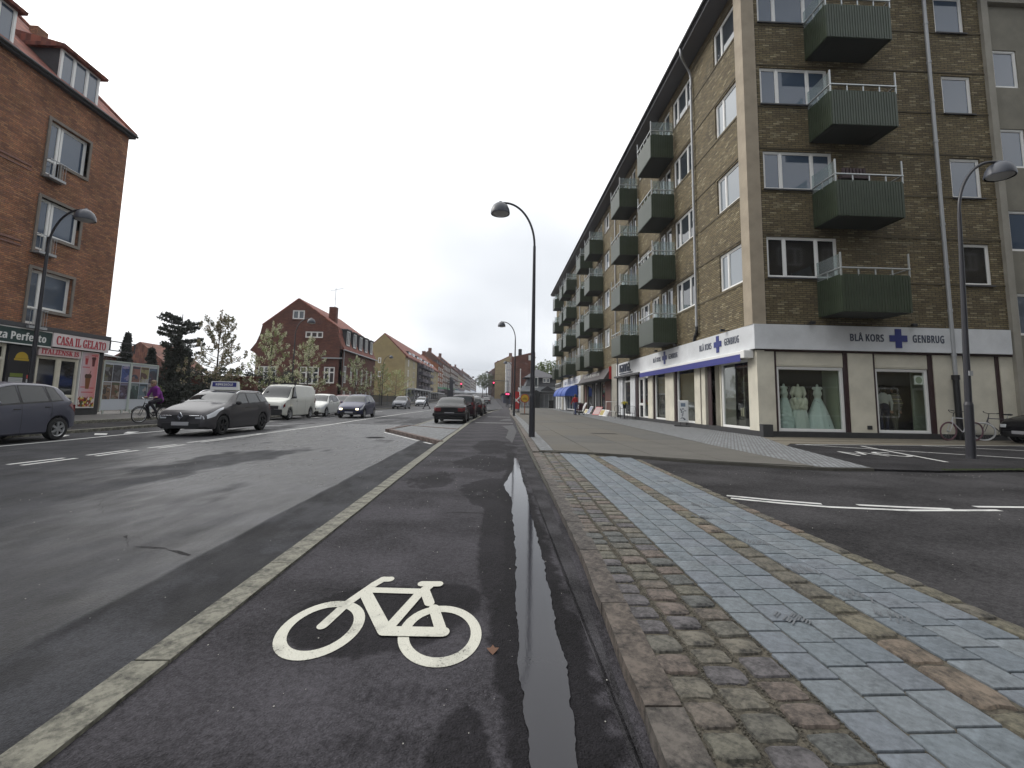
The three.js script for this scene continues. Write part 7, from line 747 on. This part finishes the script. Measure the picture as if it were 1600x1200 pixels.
{ // things in front of the shops
  const t = thing('pavement_sign', 'white upright pavement sign on a black foot before the shop window', 'pavement sign', [9.5, 0.112, -23.9], -0.5); const pr = canvasMat(128, 256, (c, w, h) => { c.fillStyle = '#d8dbdd'; c.fillRect(0, 0, w, h); c.fillStyle = '#6f7f92'; c.fillRect(30, 24, 68, 46); c.fillStyle = '#3e4654'; const r = rng(6); for (let i = 0; i < 22; i++) c.fillRect(18 + r() * 60, 90 + r() * 140, 8 + r() * 26, 5 + r() * 9); });
  put(t, new MB().rbox(-0.25, 0.25, 0.2, 1.3, -0.03, 0.03, 0.02).geo(), 'board', M.white); put(t, sheetPrint(0.43, 1.0, 0.01), 'poster', pr, [0, 0.76, 0.032]); put(t, new MB().bar([-0.15, 0.03, 0], [-0.15, 0.25, 0], 0.02).bar([0.15, 0.03, 0], [0.15, 0.25, 0], 0.02).rbox(-0.42, 0.42, 0, 0.06, -0.3, 0.3, 0.025).geo(), 'foot', M.black);
  const tb = thing('cafe_table', 'small dark cafe table outside the white shop with a flower pot on it', 'table', [9.0, 0.112, -33.1]); put(tb, new MB().lathe([[0, 0.72], [0.34, 0.72], [0.35, 0.74], [0, 0.75]], 0, 0, 0, 24).geo(), 'table_top', M.black); put(tb, new MB().bar([0, 0.03, 0], [0, 0.72, 0], 0.035).lathe([[0, 0.05], [0.1, 0.05], [0.24, 0.015], [0.24, 0]], 0, 0, 0, 20).geo(), 'leg', M.black);
  const pot = thing('flower_pot', 'black pot of yellow flowers standing on the cafe table', 'flower pot', [9.0, 0.862, -33.1]); put(pot, new MB().lathe([[0, 0], [0.1, 0], [0.14, 0.28], [0.12, 0.28], [0.1, 0.24], [0, 0.24]], 0, 0, 0, 18).geo(), 'pot', M.black); { const m = new MB(), f = new MB(), r = rng(5); for (let i = 0; i < 60; i++) { const a = r() * 6.3, q = 0.24 * Math.sqrt(r()), h = 0.34 + 0.16 * r() - q * 0.3; m.bar([Math.cos(a) * q * 0.3, 0.25, Math.sin(a) * q * 0.3], [Math.cos(a) * q, h, Math.sin(a) * q], 0.006, 0.004, 4); f.ball(Math.cos(a) * q, h, Math.sin(a) * q, 0.035, 0.025, 0.035, 6); } put(pot, m.geo(), 'stems', mat([0.06, 0.1, 0.03], 0.8)); put(pot, f.geo(), 'flowers', mat([0.5, 0.42, 0.04], 0.7)).userData.kind = 'stuff'; }
  const chair = (label, x, z, turn) => { const c = thing('cafe_chair', label, 'chair', [x, 0.112, z], turn); c.org = null; put(c, new MB().rbox(-0.2, 0.2, 0.43, 0.46, -0.2, 0.2, 0.012).geo(), 'seat', M.black); const b = new MB(); for (let i = 0; i < 5; i++) b.bar([-0.17 + i * 0.085, 0.5, 0.19], [-0.17 + i * 0.085, 0.86, 0.24], 0.008, 0.008, 5); b.tube([[-0.19, 0.46, 0.18], [-0.19, 0.86, 0.24], [0, 0.92, 0.25], [0.19, 0.86, 0.24], [0.19, 0.46, 0.18]], 0.012, 20, 6); put(c, b.geo(), 'backrest', M.black); for (const sx of [-1, 1]) for (const sz of [-1, 1]) put(c, new MB().bar([sx * 0.17, 0.43, sz * 0.17], [sx * 0.2, 0, sz * 0.2], 0.012).geo(), 'leg', M.black); };
  chair('dark metal cafe chair on the left of the cafe table', 8.75, -34.0, PI - 0.2); chair('dark metal cafe chair on the right of the cafe table', 9.2, -32.2, 0.1);
  const w = thing('wire_chair', 'white round wire chair frame by the beige pilaster', 'chair', [9.15, 0.112, -37.6], -0.6), wm = new MB(), ring = (r, y, k, tilt, z) => { const g = new THREE.TorusGeometry(r, 0.018, 6, 32); g.rotateX(tilt); g.translate(0, y, z); wm.add(g); }; w.org = null; ring(0.42, 1.2, 0, 0.25 + PI / 2 - 0.25, 0); ring(0.3, 0.45, 0, PI / 2, 0); put(w, wm.geo(), 'ring', M.white); const lg = new MB(); for (let i = 0; i < 12; i++) { const a = i / 12 * PI * 2; lg.bar([Math.cos(a) * 0.3, 0.45, Math.sin(a) * 0.3], [Math.cos(a) * 0.38, 0, Math.sin(a) * 0.38], 0.012, 0.012, 5); } put(w, lg.geo(), 'base', M.white); put(w, new MB().tube([[-0.42, 0, 0.1], [-0.42, 0.6, 0.05], [-0.42, 1.2, 0]], 0.018, 10, 6).tube([[0.42, 0.45, 0], [0.42, 0.8, 0.03], [0.42, 1.2, 0]], 0.018, 10, 6).geo(), 'upright', M.white);
  [['white panel leaning against the shop front, farthest left of the pictures', -50.6, 0.4, 1.25, [0.6, 0.6, 0.6]], ['small yellow picture leaning next to the white panel', -48.3, 0.55, 0.5, [0.5, 0.42, 0.2]], ['narrow blue framed picture leaning in the row', -46.6, 0.5, 0.85, [0.25, 0.28, 0.42]], ['large pale pink picture in a red frame leaning at the front', -43.2, 1.1, 0.85, [0.5, 0.36, 0.35]], ['yellow picture leaning right of the red framed one', -40.9, 0.7, 0.6, [0.45, 0.34, 0.08]], ['small white picture leaning nearest the wire chair', -39.6, 0.6, 0.6, [0.62, 0.62, 0.62]]].forEach(([l, z, pw, ph, c], i) => { const g = thing('leaning_picture', l, 'picture', [9.05, 0.112, z], FACE_S + 0.35); g.org = null; const f = put(g, new MB().box(-pw / 2, pw / 2, 0, ph, -0.03, 0).geo(), 'frame', i === 3 ? M.red : M.white); f.rotation.x = -0.55; put(f, new MB().box(-pw / 2 + 0.05, pw / 2 - 0.05, 0.05, ph - 0.05, 0, 0.006).geo(), 'picture_face', mat(c, 0.6, { map: rep(GRAIN, 0.8) })); });
}
/* ------------------------------------------------------------------ trees and shrubs */
const leafMat = (c) => mat(c, 0.8, { side: THREE.DoubleSide, transmission: 0.3, thickness: 0 });
function leaves(list, size, seed, aspect = 1.7) {           // list of [x, y, z, spread, count, droop]; every leaf a bent diamond of its own
  const R = rng(seed), pos = [], a = V(), b = V(), c = V(), q = new THREE.Quaternion(), e = new THREE.Euler();
  for (const [x, y, z, sp, n] of list) for (let i = 0; i < n; i++) { const u = R() * 2 - 1, t = R() * PI * 2, r = Math.cbrt(R()) * sp, k = Math.sqrt(1 - u * u), s = size * (0.6 + 0.8 * R()); const px = x + r * k * Math.cos(t), py = y + r * u, pz = z + r * k * Math.sin(t); q.setFromEuler(e.set(R() * 6.3, R() * 6.3, R() * 6.3)); const P = [[0, -s * aspect / 2, 0], [s / 2, 0, s * 0.15], [0, s * aspect / 2, 0], [-s / 2, 0, s * 0.15]].map((p) => a.set(...p).applyQuaternion(q).toArray()); for (const j of [0, 1, 2, 0, 2, 3]) pos.push(P[j][0] + px, P[j][1] + py, P[j][2] + pz); }
  const g = new THREE.BufferGeometry(); g.setAttribute('position', new THREE.Float32BufferAttribute(pos, 3)); g.computeVertexNormals(); return uvMetres(g);
}
function blossomTree(label, x, z, h, w, o) {
  const t = thing('blossom_tree', label, 'tree', [x, 0.1, z], 0, undefined), R = rng(o.seed), br = new MB(), L = [], B = []; t.org = null; const th = h * (o.trunk ?? 0.24);
  br.bar([0, -0.1, 0], [0.03, th, 0], 0.09, 0.065, 9).bar([0.03, th, 0], [0, h * 0.97, 0], 0.065, 0.012, 7);
  const N = o.limbs ?? 22; for (let i = 0; i < N; i++) { const k = i / N, y0 = lerp(th, h * 0.86, k), a = i * 2.4 + R(), len = w * (1 - 0.72 * k) * (0.75 + 0.4 * R()), up = lerp(0.35, 0.9, k) * len * (0.8 + 0.4 * R()), p0 = V(0, y0, 0), p1 = V(Math.cos(a) * len * 0.55, y0 + up * 0.35, Math.sin(a) * len * 0.55), p2 = V(Math.cos(a) * len, y0 + up, Math.sin(a) * len);
    br.tube([p0, p1, p2], 0.02 * (1.2 - k), 6, 5); for (let m = 0; m < (o.tuft ?? 5); m++) { const f = 0.35 + 0.65 * (m + R() * 0.6) / (o.tuft ?? 5), q = f < 0.55 ? p0.clone().lerp(p1, f / 0.55) : p1.clone().lerp(p2, (f - 0.55) / 0.45); const side = V(R() - 0.5, 0.3 + 0.5 * R(), R() - 0.5).multiplyScalar(0.55 * w / 2.2), s = q.clone().add(side); br.bar(q, s, 0.008, 0.004, 4); for (let c = 0; c < 3; c++) { const e = q.clone().lerp(s, 0.4 + 0.3 * c); (R() < o.flower ? B : L).push([e.x, e.y, e.z, 0.12 + 0.05 * R(), o.n ?? 7]); } }
    for (let c = 0; c < 4; c++) { const e = p2.clone().add(V(0, 0.1 * c, 0)); (R() < o.flower ? B : L).push([e.x, e.y, e.z, 0.1, o.n ?? 7]); } }
  for (let c = 0; c < 6; c++) B.push([0, h * (0.9 + c * 0.02), 0, 0.1, 12]);
  for (let c = 0; c < Math.round(0.42 * (o.low ?? 60)); c++) { const a = R() * 6.3, r = w * Math.sqrt(R()) * 0.95; (R() < o.flower * 0.7 ? B : L).push([Math.cos(a) * r, th + 0.15 + h * 0.33 * R() * (1.1 - r / w), Math.sin(a) * r, 0.24, o.n ?? 7]); }
  put(t, br.geo(), 'trunk', M.bark); put(t, leaves(L, 0.075, o.seed + 1), 'crown', leafMat(o.leaf ?? [0.22, 0.27, 0.1])); put(t, leaves(B, 0.085, o.seed + 2, 1.2), 'blossom', leafMat(o.bloom ?? [0.62, 0.62, 0.44])); return t;
}
blossomTree('young tree with dark upswept twigs behind the driving school car', -17.5, -30.2, 6.5, 2.0, { seed: 1, flower: 0.45, limbs: 30, tuft: 4, n: 9, low: 40, bloom: [0.3, 0.25, 0.17], leaf: [0.16, 0.16, 0.08] });
blossomTree('white blossoming tree at the left half of the brick gable', -17.6, -37.4, 6.9, 2.1, { seed: 11, flower: 0.55, low: 110 }); blossomTree('white blossoming tree in front of the gable, right of the lamp', -17.6, -44.8, 6.8, 2.3, { seed: 21, flower: 0.62, low: 100 });
blossomTree('loose blossoming tree before the street side of the brick house', -16.9, -57.5, 6.2, 2.3, { seed: 31, flower: 0.5, low: 70 }); blossomTree('light green tree right of the brick house, before the yellow gable', -17.2, -71, 6.1, 2.6, { seed: 41, flower: 0.4, low: 70, leaf: [0.26, 0.31, 0.1] }); blossomTree('pale green tree over the fence before the yellow house', -17.2, -82, 6.0, 3.4, { seed: 51, flower: 0.5, low: 130, leaf: [0.3, 0.34, 0.11], bloom: [0.6, 0.62, 0.36] });
function conifer(label, x, z, h, w, seed, col, open) {
  const t = thing('conifer_tree', label, 'tree', [x, 0, z]), R = rng(seed), br = new MB(), L = []; t.org = null; br.bar([0, 0, 0], [0, h, 0], 0.22 * h / 8, 0.03, 8);
  const tiers = Math.round(h * (open ? 2.2 : 3.4)); for (let i = 0; i < tiers; i++) { const k = i / tiers, y = lerp(h * 0.12, h * 0.98, k), n = open ? 5 : 8; for (let j = 0; j < n; j++) { const a = R() * 6.3, len = open ? w * (k < 0.45 ? 0.55 : 0.5 + 0.6 * Math.sin((k - 0.4) * 5)) * (0.5 + 0.6 * R()) : w * (1.02 - k) * (0.8 + 0.3 * R()), e = V(Math.cos(a) * len, y + (open ? 0.22 : -0.25) * len, Math.sin(a) * len); br.tube([[0, y, 0], [e.x * 0.5, y + (open ? 0.02 : -0.06) * len, e.z * 0.5], e], 0.025, 5, 4); const m = Math.max(2, Math.round(len * 4)); for (let c = 1; c <= m; c++) { const f = c / m; L.push([e.x * f, lerp(y, e.y, f) + 0.03, e.z * f, open ? 0.16 : 0.2, 16]); } } }
  if (open) for (let c = 0; c < 190; c++) { const y = h * 0.62 * Math.pow(R(), 0.8), r = w * 0.62 * Math.sqrt(R()) * (1 - 0.35 * y / h), a = R() * 6.3; L.push([Math.cos(a) * r, y, Math.sin(a) * r, 0.38, 26]); }
  put(t, br.geo(), 'trunk', M.bark); put(t, leaves(L, open ? 0.12 : 0.1, seed + 5, 2.6), 'crown', leafMat(col)); return t;
}
conifer('big dark ragged pine with ivy behind the cyclist', -28.3, -43, 8.4, 1.9, 7, [0.028, 0.038, 0.024], true); conifer('narrow dark spruce, left of two, above the poster board', -30.6, -40, 6.4, 0.9, 8, [0.03, 0.04, 0.034]); conifer('second dark spruce, wider, between the narrow one and the pine', -29.6, -41.5, 5.3, 1.1, 9, [0.025, 0.034, 0.026]);
function shrub(label, x, z, h, w, d, seed, col, n = 160, name = 'shrub') { const t = thing(name, label, 'shrub', [x, 0.05, z]), R = rng(seed), L = [], br = new MB(); t.org = null; for (let i = 0; i < n; i++) { const a = R() * 6.3, r = Math.sqrt(R()), y = h * R() * (1 - 0.5 * r * r); L.push([Math.cos(a) * r * w, y + 0.15, Math.sin(a) * r * d, 0.28, 26]); } for (let i = 0; i < 7; i++) { const a = i * 0.9; br.bar([0, 0, 0], [Math.cos(a) * w * 0.6, h * 0.7, Math.sin(a) * d * 0.6], 0.04, 0.01, 5); } put(t, br.geo(), 'stems', M.bark); put(t, leaves(L, 0.13, seed + 3), 'foliage', leafMat(col)); return t; }
shrub('dark evergreen shrub filling the gap right of the pine', -25.2, -43.5, 2.9, 2.2, 1.0, 61, [0.024, 0.034, 0.02], 200); shrub('dark shrub at the foot of the pine behind the cyclist', -28.6, -42, 2.6, 2.2, 1.0, 62, [0.02, 0.028, 0.016], 220); shrub('bare purple brown bush over the left poster board', -27.6, -33.5, 3.9, 1.6, 1.0, 63, [0.1, 0.06, 0.055], 60); shrub('light green bush between the two spruces', -29.4, -40, 3.0, 1.9, 0.8, 64, [0.12, 0.15, 0.05], 90); shrub('small bright green bush by the garden wall', -22.6, -41.5, 2.2, 0.8, 0.7, 65, [0.1, 0.14, 0.035], 60);
{ const t = thing('dark_hedge', 'long dark hedge behind the garden wall roof', 'hedge', [-25.5, 0, -48]); t.org = null; const R = rng(70), L = []; for (let i = 0; i < 300; i++) L.push([(R() - 0.5) * 11, 0.3 + 3.4 * R(), (R() - 0.5) * 1.2, 0.35, 22]); put(t, leaves(L, 0.15, 71), 'foliage', leafMat([0.028, 0.036, 0.02])); }
{ const t = thing('board_fence', 'dark wooden board fence under the pale trees', 'fence', [-17.0, 0, -66]); const m = new MB(), w = mat([0.025, 0.024, 0.024], 0.8); for (let i = 0; i < 9; i++) m.box(-16.95, -16.9, 0.15 + i * 0.17, 0.3 + i * 0.17, -95, -60); m.build('boards', w, t).userData.kind = 'stuff'; for (let z = -60; z > -95; z -= 5) new MB().box(-17.05, -16.93, 0.1, 1.85, z - 0.1, z).build('fence_post', w, t); }
function street(label, x, z, h, w, seed, col) { const [dx, dy] = bend(z), t = thing('street_tree', label, 'tree', [x + dx, dy, z]), R = rng(seed), L = [], br = new MB(); t.org = null; br.bar([0, -0.5, 0], [0, h * 0.6, 0], 0.2, 0.1, 7); for (let i = 0; i < 170; i++) { const u = R() * 2 - 1, a = R() * 6.3, k = Math.sqrt(1 - u * u), r = Math.cbrt(R()); L.push([Math.cos(a) * k * r * w, h * 0.66 + u * r * h * 0.36, Math.sin(a) * k * r * w, 0.5, 16]); } for (let i = 0; i < 8; i++) br.bar([0, h * 0.4, 0], [Math.cos(i) * w * 0.7, h * (0.6 + 0.04 * i), Math.sin(i) * w * 0.7], 0.06, 0.02, 5); put(t, br.geo(), 'trunk', M.bark); put(t, leaves(L, 0.26, seed + 1), 'crown', leafMat(col)); }
street('green street tree left of the far traffic light on the right side', -1.2, -215, 11, 4.2, 81, [0.1, 0.13, 0.06]); street('smaller green street tree deeper along the right side', -3.2, -262, 12, 4.5, 82, [0.1, 0.12, 0.06]); street('green tree rising behind the pavilion roof', 11.5, -100, 9.2, 3.6, 83, [0.11, 0.15, 0.04]);
shade(scene);
renderer.render(scene, camera);
